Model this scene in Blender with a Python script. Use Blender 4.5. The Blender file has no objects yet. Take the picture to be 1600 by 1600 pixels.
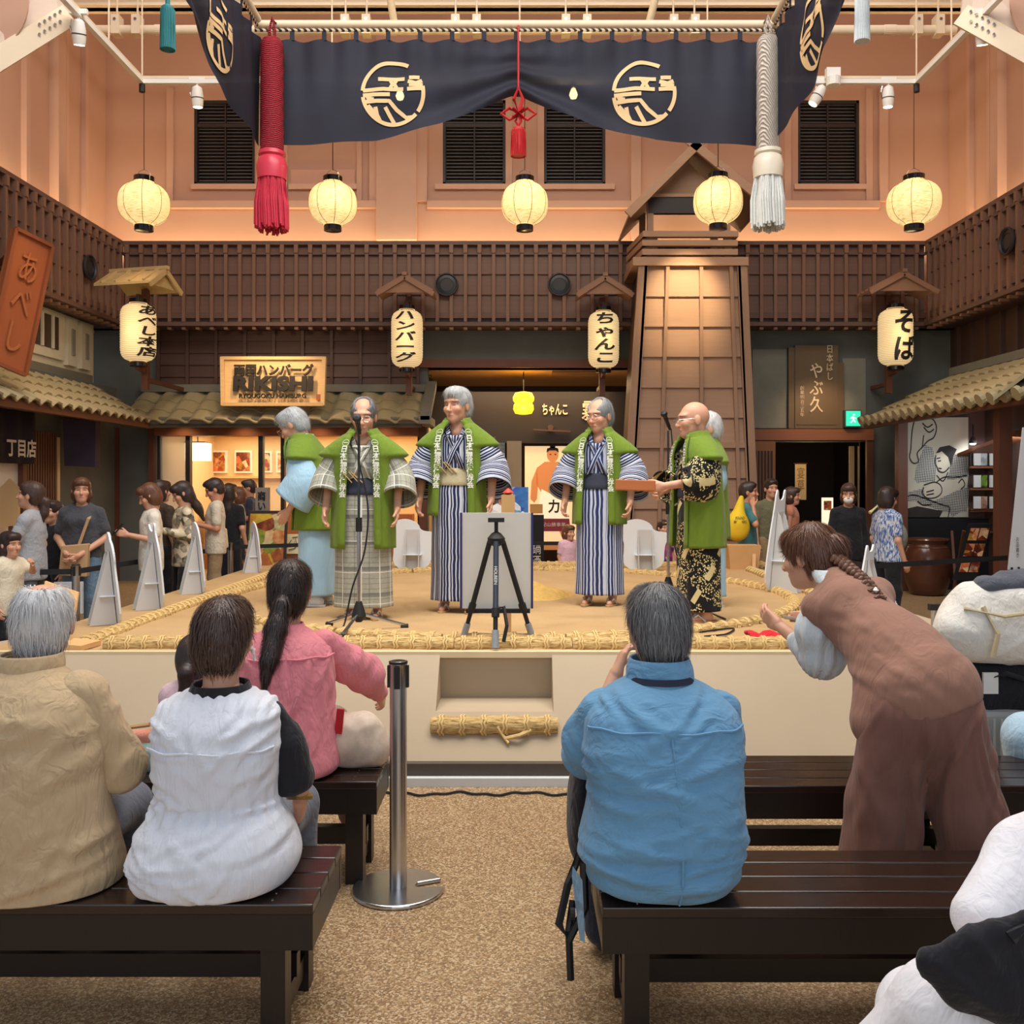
import bpy, bmesh, math, random
import numpy as np
from mathutils import Vector, Matrix
random.seed(7); np.random.seed(7)
SC = bpy.context.scene
COL = SC.collection
PI = math.pi
# ---------------------------------------------------------------- camera
FPX, CX, CY, EYE = 1480.0, 812.0, 755.0, 1.75
cd = bpy.data.cameras.new('camera'); cam = bpy.data.objects.new('camera', cd); COL.objects.link(cam)
cd.sensor_fit = 'HORIZONTAL'; cd.sensor_width = 36.0; cd.lens = 36.0 * FPX / 1600.0
cd.shift_x = -(CX - 800) / 1600.0; cd.shift_y = -(800 - CY) / 1600.0
cam.location = (0, 0, EYE); cam.rotation_euler = (PI / 2, 0, 0); cd.clip_end = 200
SC.camera = cam
FL = 0.15   # floor level
# ---------------------------------------------------------------- view, world, big lights
vs = SC.view_settings; vs.view_transform = 'Standard'; vs.look = 'None'; vs.gamma = 1.0; vs.use_curve_mapping = False
vs.exposure = 0.0
W = bpy.data.worlds.new('daylight'); SC.world = W; W.use_nodes = True
bgn = W.node_tree.nodes['Background']; bgn.inputs[0].default_value = (0.80, 0.88, 1.0, 1); bgn.inputs[1].default_value = 0.42
def area(name, loc, rot, sx, sy, power, col, spread=PI):
    l = bpy.data.lights.new(name, 'AREA'); l.shape = 'RECTANGLE'; l.size = sx; l.size_y = sy; l.energy = power; l.color = col; l.spread = spread
    o = bpy.data.objects.new(name, l); o.location = loc; o.rotation_euler = rot; COL.objects.link(o); return o
def aim(o, target):
    o.rotation_euler = (Vector(target) - Vector(o.location)).to_track_quat('-Z', 'Y').to_euler()
def spot(name, loc, target, power, col, deg, blend=0.6, r=0.05):
    l = bpy.data.lights.new(name, 'SPOT'); l.energy = power; l.color = col; l.spot_size = math.radians(deg); l.spot_blend = blend; l.shadow_soft_size = r
    o = bpy.data.objects.new(name, l); o.location = loc; COL.objects.link(o); aim(o, target); return o
def point(name, loc, power, col, r=0.1):
    l = bpy.data.lights.new(name, 'POINT'); l.energy = power; l.color = col; l.shadow_soft_size = r
    o = bpy.data.objects.new(name, l); o.location = loc; COL.objects.link(o); return o
WARM = (1.0, 0.66, 0.36); SOFT = (1.0, 0.86, 0.68); COOL = (0.88, 0.94, 1.0)
area('ceiling_daylight', (0, 5.4, 9.4), (0, 0, 0), 8, 6, 980, (1.0, 0.95, 0.88))
a_ = area('entrance_daylight', (0, -4.5, 4.2), (0, 0, 0), 9, 4, 150, COOL); aim(a_, (0, 5, 1.0))
for sx in (-2.3, 0.2, 2.4):
    spot('stage_spot', (sx, 4.6, 6.6), (sx * 0.55, 7.4, 1.2), 260, (1.0, 0.93, 0.82), 58, 0.8, 0.12)
# cove strips hidden on top of the timber frieze wash the plaster wall from below
area('cove_light', (0, 15.62, 5.42), (PI, 0, 0), 13.2, 0.16, 120, (1.0, 0.70, 0.36))
area('cove_light', (-6.80, 11.8, 5.42), (PI, 0, 0), 0.12, 7.0, 62, (1.0, 0.70, 0.36))
area('cove_light', (7.0, 11.8, 5.42), (PI, 0, 0), 0.12, 7.0, 62, (1.0, 0.70, 0.36))
a_ = area('upper_wall_fill', (0, 11.7, 9.0), (0, 0, 0), 11, 1.0, 55, (1.0, 0.90, 0.80)); aim(a_, (0, 16, 5.6))  # added out-of-view fill that brightens the upper back wall
for sx in (-1, 1):
    a_ = area('side_wall_fill', (sx * 3.6, 9.5, 9.0), (0, 0, 0), 1.0, 5, 22, (1.0, 0.90, 0.80)); aim(a_, (sx * 7, 11.5, 5.8))  # same kind of added fill for the upper side walls
# ---------------------------------------------------------------- helpers
def at(px, py, Y):
    return Vector(((px - CX) / FPX * Y, Y, EYE - (py - CY) / FPX * Y))
def tag(o, label=None, cat=None, group=None, kind=None):
    if label: o['label'] = label
    if cat: o['category'] = cat
    if group: o['group'] = group
    if kind: o['kind'] = kind
    return o
def empty(name, loc=(0, 0, 0), rz=0.0):
    o = bpy.data.objects.new(name, None); o.location = loc; o.rotation_euler = (0, 0, rz); o.empty_display_size = 0.1
    COL.objects.link(o); return o
def thing(name, label, cat, group=None, loc=(0, 0, 0), rz=0.0):
    return tag(empty(name, loc, rz), label, cat, group)
def mobj(name, V, F, mat=None, parent=None, smooth=False, pat=None, col=None, mi=None):
    me = bpy.data.meshes.new(name)
    V = np.asarray(V, dtype=np.float32)
    if isinstance(F, np.ndarray) and F.ndim == 2:
        n, k = F.shape
        me.vertices.add(len(V)); me.vertices.foreach_set('co', V.ravel())
        me.loops.add(n * k); me.loops.foreach_set('vertex_index', F.ravel().astype(np.int32))
        me.polygons.add(n); me.polygons.foreach_set('loop_start', np.arange(0, n * k, k, dtype=np.int32))
        me.update(calc_edges=True); me.validate()
    else:
        me.from_pydata([tuple(map(float, v)) for v in V], [], [tuple(map(int, f)) for f in F]); me.update()
    for m in (mat if isinstance(mat, (list, tuple)) else [mat]):
        if m: me.materials.append(m)
    if smooth: me.polygons.foreach_set('use_smooth', np.ones(len(me.polygons), dtype=bool))
    if mi is not None: me.polygons.foreach_set('material_index', np.asarray(mi, dtype=np.int32))
    if pat is not None:
        a = me.attributes.new('pat', 'FLOAT_VECTOR', 'POINT'); a.data.foreach_set('vector', np.asarray(pat, dtype=np.float32).ravel())
    if col is not None:
        a = me.attributes.new('tint', 'FLOAT_COLOR', 'POINT'); a.data.foreach_set('color', np.asarray(col, dtype=np.float32).ravel())
    me.update()
    o = bpy.data.objects.new(name, me); COL.objects.link(o)
    if parent is not None: o.parent = parent
    return o
def clone(o, loc=None, parent=None, rot=None):
    c = o.copy(); COL.objects.link(c)
    if parent is not None: c.parent = parent
    if loc is not None: c.location = loc
    if rot is not None: c.rotation_euler = rot
    return c
def clone_tree(o, loc, rz=0.0, label=None):
    c = o.copy(); COL.objects.link(c); c.location = loc; c.rotation_euler = (0, 0, rz)
    if label: c['label'] = label
    for ch in list(o.children):
        d = ch.copy(); COL.objects.link(d); d.parent = c
        for g in list(ch.children):
            e = g.copy(); COL.objects.link(e); e.parent = d
    return c
def solid(o, t, off=0):
    m = o.modifiers.new('thick', 'SOLIDIFY'); m.thickness = t; m.offset = off; return o
def bevel(o, w, seg=2):
    m = o.modifiers.new('bevel', 'BEVEL'); m.width = w; m.segments = seg; m.limit_method = 'ANGLE'; return o
def subd(o, n=1):
    m = o.modifiers.new('sub', 'SUBSURF'); m.levels = n; m.render_levels = n; return o
def frame_of(d, up=(0, 0, 1)):
    d = Vector(d).normalized(); u = Vector(up)
    if abs(d.dot(u)) > 0.98: u = Vector((0, 1, 0))
    a = d.cross(u).normalized(); b = a.cross(d).normalized(); return a, b, d
class MB:
    def __init__(s): s.v = []; s.f = []; s.m = []; s.cm = 0
    def add(s, V, F):
        n = len(s.v); s.v += [tuple(map(float, p)) for p in V]; s.f += [tuple(i + n for i in f) for f in F]; s.m += [s.cm] * len(F); return s
    def box(s, x0, x1, y0, y1, z0, z1):
        V = [(x0, y0, z0), (x1, y0, z0), (x1, y1, z0), (x0, y1, z0), (x0, y0, z1), (x1, y0, z1), (x1, y1, z1), (x0, y1, z1)]
        return s.add(V, [(0, 3, 2, 1), (4, 5, 6, 7), (0, 1, 5, 4), (1, 2, 6, 5), (2, 3, 7, 6), (3, 0, 4, 7)])
    def hexa(s, P8):
        return s.add(P8, [(0, 3, 2, 1), (4, 5, 6, 7), (0, 1, 5, 4), (1, 2, 6, 5), (2, 3, 7, 6), (3, 0, 4, 7)])
    def obox(s, c, size, M):
        c = Vector(c); V = []
        for z in (-.5, .5):
            for x, y in ((-.5, -.5), (.5, -.5), (.5, .5), (-.5, .5)): V.append(c + M @ Vector((x * size[0], y * size[1], z * size[2])))
        return s.hexa(V)
    def bar(s, a, b, w, h, up=(0, 0, 1)):
        a = Vector(a); b = Vector(b); u, v, d = frame_of(b - a, up); V = []
        for p in (a, b):
            for x, y in ((-1, -1), (1, -1), (1, 1), (-1, 1)): V.append(p + u * x * w / 2 + v * y * h / 2)
        return s.hexa(V)
    def cyl(s, a, b, ra, rb=None, n=12, cap=True):
        rb = ra if rb is None else rb
        a = Vector(a); b = Vector(b); u, v, d = frame_of(b - a); V = []
        for p, r in ((a, ra), (b, rb)):
            for i in range(n): t = 2 * PI * i / n; V.append(p + u * math.cos(t) * r + v * math.sin(t) * r)
        F = [(i, (i + 1) % n, n + (i + 1) % n, n + i) for i in range(n)]
        if cap: F += [tuple(range(n - 1, -1, -1)), tuple(range(n, 2 * n))]
        return s.add(V, F)
    def tube(s, path, r, n=8, closed=False):
        P = [Vector(p) for p in path]; R = r if isinstance(r, (list, tuple)) else [r] * len(P); V = []; m = len(P)
        u = None
        for i, p in enumerate(P):
            d = (P[(i + 1) % m] - P[i - 1]) if (closed or 0 < i < m - 1) else (P[1] - P[0] if i == 0 else P[-1] - P[-2])
            d = d.normalized() if d.length > 1e-9 else Vector((0, 0, 1))
            if u is None: u, v, _ = frame_of(d)
            else:
                u = (u - d * u.dot(d)); u = u.normalized() if u.length > 1e-6 else frame_of(d)[0]
                v = d.cross(u).normalized()
            for k in range(n): t = 2 * PI * k / n; V.append(p + u * math.cos(t) * R[i] + v * math.sin(t) * R[i])
        F = []
        for i in range(m if closed else m - 1):
            j = (i + 1) % m
            for k in range(n): F.append((i * n + k, i * n + (k + 1) % n, j * n + (k + 1) % n, j * n + k))
        if not closed: F += [tuple(range(n - 1, -1, -1)), tuple(range((m - 1) * n, m * n))]
        return s.add(V, F)
    def lathe(s, prof, n=24, c=(0, 0, 0), ax=None):
        c = Vector(c); V = []
        if ax is None: u, v, d = Vector((1, 0, 0)), Vector((0, 1, 0)), Vector((0, 0, 1))
        else: u, v, d = frame_of(ax)
        for r, z in prof:
            for i in range(n): t = 2 * PI * i / n; V.append(c + u * math.cos(t) * r + v * math.sin(t) * r + d * z)
        F = []
        for j in range(len(prof) - 1):
            for i in range(n): F.append((j * n + i, j * n + (i + 1) % n, (j + 1) * n + (i + 1) % n, (j + 1) * n + i))
        F += [tuple(range(n - 1, -1, -1)), tuple(range((len(prof) - 1) * n, len(prof) * n))]
        return s.add(V, F)
    def prism(s, poly, o, u, v, t):
        o = Vector(o); u = Vector(u); v = Vector(v); w = u.cross(v).normalized() * t; n = len(poly)
        V = [o + u * x + v * y for x, y in poly] + [o + u * x + v * y + w for x, y in poly]
        return s.add(V, [tuple(range(n - 1, -1, -1)), tuple(range(n, 2 * n))] + [(i, (i + 1) % n, n + (i + 1) % n, n + i) for i in range(n)])
    def build(s, name, mat=None, parent=None, smooth=False, bev=0):
        o = mobj(name, s.v, s.f, mat, parent, smooth, mi=s.m if isinstance(mat, (list, tuple)) else None)
        if smooth and smooth != 'all':
            try: o.data.set_sharp_from_angle(angle=math.radians(40))
            except Exception: pass
        if bev: bevel(o, bev)
        return o
def box(name, x0, x1, y0, y1, z0, z1, mat, parent=None, bev=0): return MB().box(x0, x1, y0, y1, z0, z1).build(name, mat, parent, bev=bev)
# ---------------------------------------------------------------- materials
MATS = {}
class NT:
    def __init__(s, name):
        s.m = bpy.data.materials.new(name); s.m.use_nodes = True; s.t = s.m.node_tree; s.n = s.t.nodes; s.b = s.n['Principled BSDF']
    def new(s, t, **kw):
        n = s.n.new(t)
        for k, v in kw.items(): setattr(n, k, v)
        return n
    def link(s, a, b): s.t.links.new(a, b)
    def math(s, op, a, b=None, c=None):
        n = s.new('ShaderNodeMath', operation=op)
        for i, x in enumerate((a, b, c)):
            if x is None: continue
            if isinstance(x, (int, float)): n.inputs[i].default_value = x
            else: s.link(x, n.inputs[i])
        return n.outputs[0]
    def mix(s, f, a, b):
        n = s.new('ShaderNodeMix', data_type='RGBA')
        for x, k in ((f, 0), (a, 6), (b, 7)):
            if isinstance(x, (int, float)): n.inputs[k].default_value = x
            elif isinstance(x, tuple): n.inputs[k].default_value = (*x[:3], 1)
            else: s.link(x, n.inputs[k])
        return n.outputs[2]
    def coord(s, stretch=(1, 1, 1), src='Object', rot=(0, 0, 0)):
        if src == 'pat': o = s.new('ShaderNodeAttribute', attribute_name='pat').outputs['Vector']
        else: o = s.new('ShaderNodeTexCoord').outputs[src]
        mp = s.new('ShaderNodeMapping'); mp.inputs['Scale'].default_value = stretch; mp.inputs['Rotation'].default_value = rot; s.link(o, mp.inputs[0]); return mp.outputs[0]
    def noise(s, vec, scale, detail=4, rough=.55, dist=0):
        n = s.new('ShaderNodeTexNoise'); n.inputs['Scale'].default_value = scale; n.inputs['Detail'].default_value = detail
        n.inputs['Roughness'].default_value = rough; n.inputs['Distortion'].default_value = dist
        if vec is not None: s.link(vec, n.inputs['Vector'])
        return n.outputs[0]
    def ramp(s, f, stops):
        r = s.new('ShaderNodeValToRGB'); e = r.color_ramp.elements
        while len(e) < len(stops): e.new(0.5)
        for i, (p, c) in enumerate(stops): e[i].position = p; e[i].color = (*c[:3], 1)
        s.link(f, r.inputs[0]); return r.outputs[0]
    def bump(s, h, st, dist=0.01):
        b = s.new('ShaderNodeBump'); b.inputs['Strength'].default_value = st; b.inputs['Distance'].default_value = dist; s.link(h, b.inputs['Height']); s.link(b.outputs[0], s.b.inputs['Normal'])
    def base(s, c):
        if isinstance(c, tuple): s.b.inputs['Base Color'].default_value = (*c[:3], 1)
        else: s.link(c, s.b.inputs['Base Color'])
def sc8(r, g, b):
    f = lambda x: ((x / 255) / 12.92) if x / 255 <= 0.04045 else (((x / 255) + 0.055) / 1.055) ** 2.4
    return (f(r), f(g), f(b))
def dk(c, k): return tuple(min(1, x * k) for x in c)
def pm(name, c, rough=.6, var=.12, vs=6, bump=0., bs=60, st=(1, 1, 1), metal=0, emit=0, ec=None, spec=None, sheen=0, dist=0.004):
    if name in MATS: return MATS[name]
    N = NT(name); v = N.coord(st)
    if var > 0:
        n = N.noise(v, vs); N.base(N.mix(n, dk(c, 1 - var * 1.6), dk(c, 1 + var * 1.3)))
    else: N.base(c)
    N.b.inputs['Roughness'].default_value = rough; N.b.inputs['Metallic'].default_value = metal
    if spec is not None: N.b.inputs['Specular IOR Level'].default_value = spec
    if sheen: N.b.inputs['Sheen Weight'].default_value = sheen
    if bump: N.bump(N.noise(v, bs, 5), bump, dist)
    if emit: N.b.inputs['Emission Color'].default_value = (*(ec or c), 1); N.b.inputs['Emission Strength'].default_value = emit
    MATS[name] = N.m; return N.m
def wood(name, c, ax='x', rough=.55, var=.35, scale=3.0, spec=None):
    if name in MATS: return MATS[name]
    st = {'x': (.5, 9, 9), 'y': (9, .5, 9), 'z': (9, 9, .5)}[ax]
    N = NT(name); v = N.coord(st); n = N.noise(v, scale, 6, .65, .6); n2 = N.noise(N.coord((.6, .6, .6)), 2.0, 2)
    N.base(N.mix(N.math('MULTIPLY', N.math('ADD', n, n2), .5), dk(c, 1 - var), dk(c, 1 + var)))
    N.b.inputs['Roughness'].default_value = rough
    if spec is not None: N.b.inputs['Specular IOR Level'].default_value = spec
    N.bump(n, .25, .004); MATS[name] = N.m; return N.m
def fabric(name, c, var=.08, wr=.5, wsc=9, st=(1, 1, 1), weave=0, rough=.85, dist=.03):
    """Cloth with soft creases in the bump and a faint weave."""
    if name in MATS: return MATS[name]
    N = NT(name); v = N.coord(st); n = N.noise(v, wsc, 3, .5, 1.2)
    w = N.noise(N.coord((1, 1, 1)), 420, 1)
    n2 = N.noise(N.coord((st[0] * 1.3, st[1] * 1.3, st[2] * .6)), wsc * 2.3, 2, .5, 2.0); h = N.math('ADD', n, N.math('MULTIPLY', n2, .45))
    N.base(N.mix(N.math('ADD', N.math('MULTIPLY', N.noise(N.coord(), 5, 3), .6), N.math('MULTIPLY', w, .4 + weave)), dk(c, 1 - var * 1.5), dk(c, 1 + var)))
    N.b.inputs['Roughness'].default_value = rough; N.b.inputs['Specular IOR Level'].default_value = .25; N.b.inputs['Sheen Weight'].default_value = .15
    N.bump(h, wr, dist); MATS[name] = N.m; return N.m
def emis(name, c, s):
    if name in MATS: return MATS[name]
    N = NT(name); N.base(dk(c, .8)); N.b.inputs['Emission Color'].default_value = (*c, 1); N.b.inputs['Emission Strength'].default_value = s; MATS[name] = N.m; return N.m
def glassm(name, c=(.9, .95, 1), alpha=.12, rough=.03):
    if name in MATS: return MATS[name]
    N = NT(name); N.base(c); N.b.inputs['Roughness'].default_value = rough; N.b.inputs['Alpha'].default_value = alpha; N.b.inputs['Specular IOR Level'].default_value = .8
    MATS[name] = N.m; return N.m
# ---------------------------------------------------------------- text (the lettering in the photograph), as flat meshes
_tc = {}
def glyph(s, bold=0.0):
    k = (s, bold)
    if k in _tc: return _tc[k]
    c = bpy.data.curves.new('glyph', 'FONT'); c.body = s; c.resolution_u = 3; c.offset = bold; c.align_x = 'CENTER'; c.size = 1.0
    o = bpy.data.objects.new('glyph', c); COL.objects.link(o)
    me = bpy.data.meshes.new_from_object(o.evaluated_get(bpy.context.evaluated_depsgraph_get()))
    V = np.array([v.co[:2] for v in me.vertices]); F = [tuple(p.vertices) for p in me.polygons]
    if len(V) == 0: V = np.zeros((0, 2))
    bpy.data.objects.remove(o); bpy.data.curves.remove(c); bpy.data.meshes.remove(me); _tc[k] = (V, F); return V, F
def text_flat(lines, vertical=False, step=1.0, bold=0.0, sx=1.0, slant=0.0):
    """returns V (n,2) centred and F; vertical stacks characters"""
    VV = []; FF = []; n = 0
    items = []
    if vertical:
        for i, ch in enumerate(lines): items.append((ch, 0, -i * step))
    else:
        for i, ln in enumerate(lines if isinstance(lines, (list, tuple)) else [lines]): items.append((ln, 0, -i * step))
    for s, ox, oy in items:
        V, F = glyph(s, bold)
        if len(V) == 0: continue
        V = V.copy(); V[:, 1] -= .36; V[:, 0] *= sx; V[:, 0] += V[:, 1] * slant; V[:, 0] += ox; V[:, 1] += oy
        VV.append(V); FF += [tuple(i + n for i in f) for f in F]; n += len(V)
    V = np.concatenate(VV); V -= (V.max(0) + V.min(0)) / 2
    return V, FF
def text_on(name, lines, size, o, u, v, mat, parent, vertical=False, step=1.0, bold=0.0, sx=1.0, thick=0.0, slant=0.0, fit=None):
    V, F = text_flat(lines, vertical, step, bold, sx, slant)
    if fit:
        e = V.max(0) - V.min(0); V = V * np.array([fit[0] / max(e[0], 1e-6), fit[1] / max(e[1], 1e-6)])
    else: V = V * size
    o = np.array(o, float); u = np.array(u, float); v = np.array(v, float)
    ob = mobj(name, o + V[:, :1] * u + V[:, 1:] * v, F, mat, parent)
    if thick:
        w = np.cross(u, v); w /= np.linalg.norm(w); solid(ob, thick, 1)
    return ob
def cut_x(V, F, step):
    """splits a flat mesh along x so it can be bent"""
    bm = bmesh.new(); vs_ = [bm.verts.new((p[0], p[1], 0)) for p in V]
    for f in F:
        try: bm.faces.new([vs_[i] for i in f])
        except ValueError: pass
    x = V[:, 0].min() + step
    while x < V[:, 0].max():
        bmesh.ops.bisect_plane(bm, geom=bm.verts[:] + bm.edges[:] + bm.faces[:], plane_co=(x, 0, 0), plane_no=(1, 0, 0)); x += step
    bm.verts.index_update(); V2 = np.array([v.co[:2] for v in bm.verts]); F2 = [tuple(v.index for v in f.verts) for f in bm.faces]; bm.free(); return V2, F2
def strokes(paths, w):
    """flat ribbons along 2-D polylines; returns V,F"""
    VV = []; FF = []
    for p in paths:
        ww = w
        if isinstance(p, dict): ww = p['w']; p = p['p']
        P = np.array(p, float); n = len(VV)
        cl = np.allclose(P[0], P[-1]) and len(P) > 3
        for i in range(len(P)):
            a = P[i - 1] if i > 0 else (P[-2] if cl else P[0]); b = P[i + 1] if i < len(P) - 1 else (P[1] if cl else P[-1])
            d = b - a; d = d / (np.linalg.norm(d) + 1e-9); nn = np.array([-d[1], d[0]]) * ww / 2
            VV += [P[i] + nn, P[i] - nn]
        FF += [(n + 2 * i, n + 2 * i + 1, n + 2 * i + 3, n + 2 * i + 2) for i in range(len(P) - 1)]
    return np.array(VV), FF
def arc(cx, cy, rx, ry, a0, a1, n=24):
    return [(cx + rx * math.cos(math.radians(a0 + (a1 - a0) * i / n)), cy + ry * math.sin(math.radians(a0 + (a1 - a0) * i / n))) for i in range(n + 1)]
def flat_on(name, V, F, o, u, v, mat, parent, thick=0):
    o = np.array(o, float); u = np.array(u, float); v = np.array(v, float)
    ob = mobj(name, o + V[:, :1] * u + V[:, 1:2] * v, F, mat, parent)
    if thick: solid(ob, thick, 1)
    return ob
# ---------------------------------------------------------------- setting
M = {}
M['frieze'] = wood('frieze_wood', sc8(116, 86, 72), 'x'); M['frieze_v'] = wood('frieze_batten', sc8(134, 100, 82), 'z')
M['rail'] = wood('rail_wood', sc8(106, 80, 70), 'x')
M['tower'] = wood('tower_board', sc8(178, 142, 114), 'x', var=.28); M['tower_v'] = wood('tower_post', sc8(168, 134, 108), 'z', var=.25)
M['dark'] = wood('dark_board', sc8(84, 60, 52), 'x'); M['darkv'] = wood('dark_post', sc8(104, 62, 44), 'z')
M['beam'] = wood('door_beam', sc8(148, 92, 62), 'x', var=.25)
M['plaster'] = pm('grey_plaster', sc8(104, 108, 106), .9, .22, 1.6, .15, 30)
M['plaster_l'] = pm('pale_grey_plaster', sc8(140, 140, 128), .9, .25, 2.2, .15, 30)
M['kura'] = pm('white_kura_plaster', sc8(220, 215, 196), .85, .06, 3)
M['tile'] = pm('roof_tile', sc8(176, 165, 130), .6, .1, 4, .1, 40); M['tile_edge'] = pm('roof_fascia', sc8(120, 118, 108), .7, .1, 4)
M['black'] = pm('black_paint', sc8(22, 21, 24), .5, .1, 5); M['ink'] = pm('black_ink', sc8(24, 20, 18), .6, 0)
M['white'] = pm('white_paint', sc8(238, 236, 230), .5, .03, 5); M['cream'] = pm('cream_wall', sc8(236, 206, 160), .8, .05, 3)
M['steel'] = pm('brushed_steel', sc8(200, 200, 202), .28, .06, 30, .05, 200, (1, 1, 12), metal=1.0)
M['chrome'] = pm('chrome_tube', sc8(205, 205, 208), .18, 0, metal=1.0)
M['rubber'] = pm('black_rubber', sc8(26, 26, 28), .6, 0)
M['pipe'] = pm('cream_pipe_paint', sc8(232, 214, 186), .5, .05, 3)
# salmon plaster with a faint pilled texture
M['salmon'] = pm('salmon_plaster', sc8(204, 164, 142), .85, .05, 1.2, .08, 40)
M['salmon2'] = pm('salmon_trim_plaster', sc8(210, 172, 151), .85, .05, 2.2, .06, 40)
# pebble-wash floor
N = NT('pebble_wash_floor'); v = N.coord(); vo = N.new('ShaderNodeTexVoronoi'); vo.inputs['Scale'].default_value = 160; N.link(v, vo.inputs['Vector'])
sc_ = N.new('ShaderNodeSeparateColor'); N.link(vo.outputs['Color'], sc_.inputs[0]); sp = N.ramp(sc_.outputs[0], [(.0, sc8(46, 32, 20)), (.3, sc8(128, 92, 54)), (.62, sc8(186, 150, 102)), (.95, sc8(244, 222, 184))])
N.base(N.mix(.5, sp, N.mix(N.noise(v, .8, 3), sc8(118, 80, 42), sc8(190, 164, 126)))); N.b.inputs['Roughness'].default_value = .42
N.bump(vo.outputs['Distance'], .5, .004); M['floor'] = N.m
N = NT('sand_clay'); v = N.coord(); a = N.noise(v, 1.6, 5, .6); b = N.noise(v, 60, 3)
N.base(N.mix(N.math('ADD', N.math('MULTIPLY', a, .75), N.math('MULTIPLY', b, .25)), sc8(160, 124, 78), sc8(216, 184, 136))); N.b.inputs['Roughness'].default_value = .95; N.bump(b, .4, .006); M['sand'] = N.m
M['clay'] = pm('clay_wall', sc8(184, 166, 140), .9, .07, 1.5, .12, 45)
N = NT('straw'); v = N.coord((1.0, 7, 7)); n = N.noise(v, 16, 4, .7); N.base(N.ramp(n, [(.32, sc8(122, 88, 42)), (.48, sc8(206, 170, 106)), (.7, sc8(240, 216, 160))])); N.b.inputs['Roughness'].default_value = .8; N.bump(n, .8, .012); M['straw'] = N.m
M['strawrope'] = pm('straw_rope', sc8(226, 194, 132), .85, .2, 40, .6, 90)

fl = box('floor', -13, 13, -7, 22, FL - .1, FL, M['floor']); tag(fl, 'speckled brown pebble-wash floor', None, kind='structure')
cl = box('ceiling', -13, 13, 3.0, 22, 11.2, 11.4, M['salmon']); tag(cl, 'pinkish plaster ceiling above the steel trusses', kind='structure')
# --- upper plaster walls with trims and windows
UY, UL, UR = 15.9, -6.95, 7.2
def ux(px): return (px - CX) / FPX * UY
def uz(py): return EYE + (CY - py) / FPX * UY
wins = [(303, 398), (692, 790), (850, 946), (1247, 1343)]
mb = MB(); xs = [UL - .6] + [ux(p) for w in wins for p in w] + [UR + .6]; zb, zt = uz(288), uz(156)
mb.box(UL - .6, UR + .6, UY, UY + .3, 4.2, zb); mb.box(UL - .6, UR + .6, UY, UY + .3, zt, 11.2)
for i in range(0, len(xs), 2): mb.box(xs[i], xs[i + 1], UY, UY + .3, zb, zt)
wb = tag(mb.build('wall_back', M['salmon']), 'salmon plaster upper wall glowing above the timber frieze', kind='structure')
wl = tag(box('wall_left', UL - .3, UL, 5.0, UY, 4.2, 11.2, M['salmon']), 'salmon plaster upper wall along the left shops', kind='structure')
wr = tag(box('wall_right', UR, UR + .3, 5.0, UY, 4.2, 11.2, M['salmon']), 'salmon plaster upper wall along the right shops', kind='structure')
def trimbox(px0, px1, py0, py1, d, par=wb, nm='plaster_band'):
    return box(nm, ux(px0), ux(px1), UY - d, UY + .01, uz(py1), uz(py0), M['salmon2'], par)
# ledges under the windows, pilasters and panel frames
for a, b in ((262, 412), (445, 590), (668, 985), (1120, 1225), (1225, 1372)):
    trimbox(a, b, 316, 327, .10)
for a, b in ((300, 402), (452, 558), (680, 960), (1240, 1352)):
    trimbox(a, b, 289, 297, .07)
for a, b, d in ((590, 652, .16), (578, 590, .08), (652, 668, .08), (985, 1000, .12), (1092, 1104, .1), (262, 272, .06), (402, 412, .06), (1372, 1385, .08), (1225, 1235, .05), (1352, 1362, .05), (558, 566, .05), (442, 450, .05), (790, 800, .04), (840, 850, .04)):
    trimbox(a, b, 60 if d > .1 else 140, 378 if d > .1 else 316, d, nm='pilaster')
box('panel_recess_board', ux(455), ux(555), UY - .03, UY, uz(289), uz(266), pm('panel_shade_plaster', sc8(216, 170, 148), .85, .05), wb)
for y in (13.2, 14.0, 14.35, 15.0):
    box('pilaster', UL - .01, UL + (.14 if y == 14.0 else .08), y, y + (.22 if y == 14.0 else .1), 4.2, 11.2, M['salmon2'], wl)
for y in (12.6, 13.3, 14.0, 14.35, 15.0):
    box('pilaster', UR - (.14 if y == 14.0 else .08), UR + .01, y, y + (.22 if y == 14.0 else .1), 4.2, 11.2, M['salmon2'], wr)
M['slat'] = pm('dark_blind', sc8(98, 94, 94), .5, .1, 8); M['wframe'] = pm('dark_window_frame', sc8(48, 38, 36), .5, .1, 5)
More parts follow.
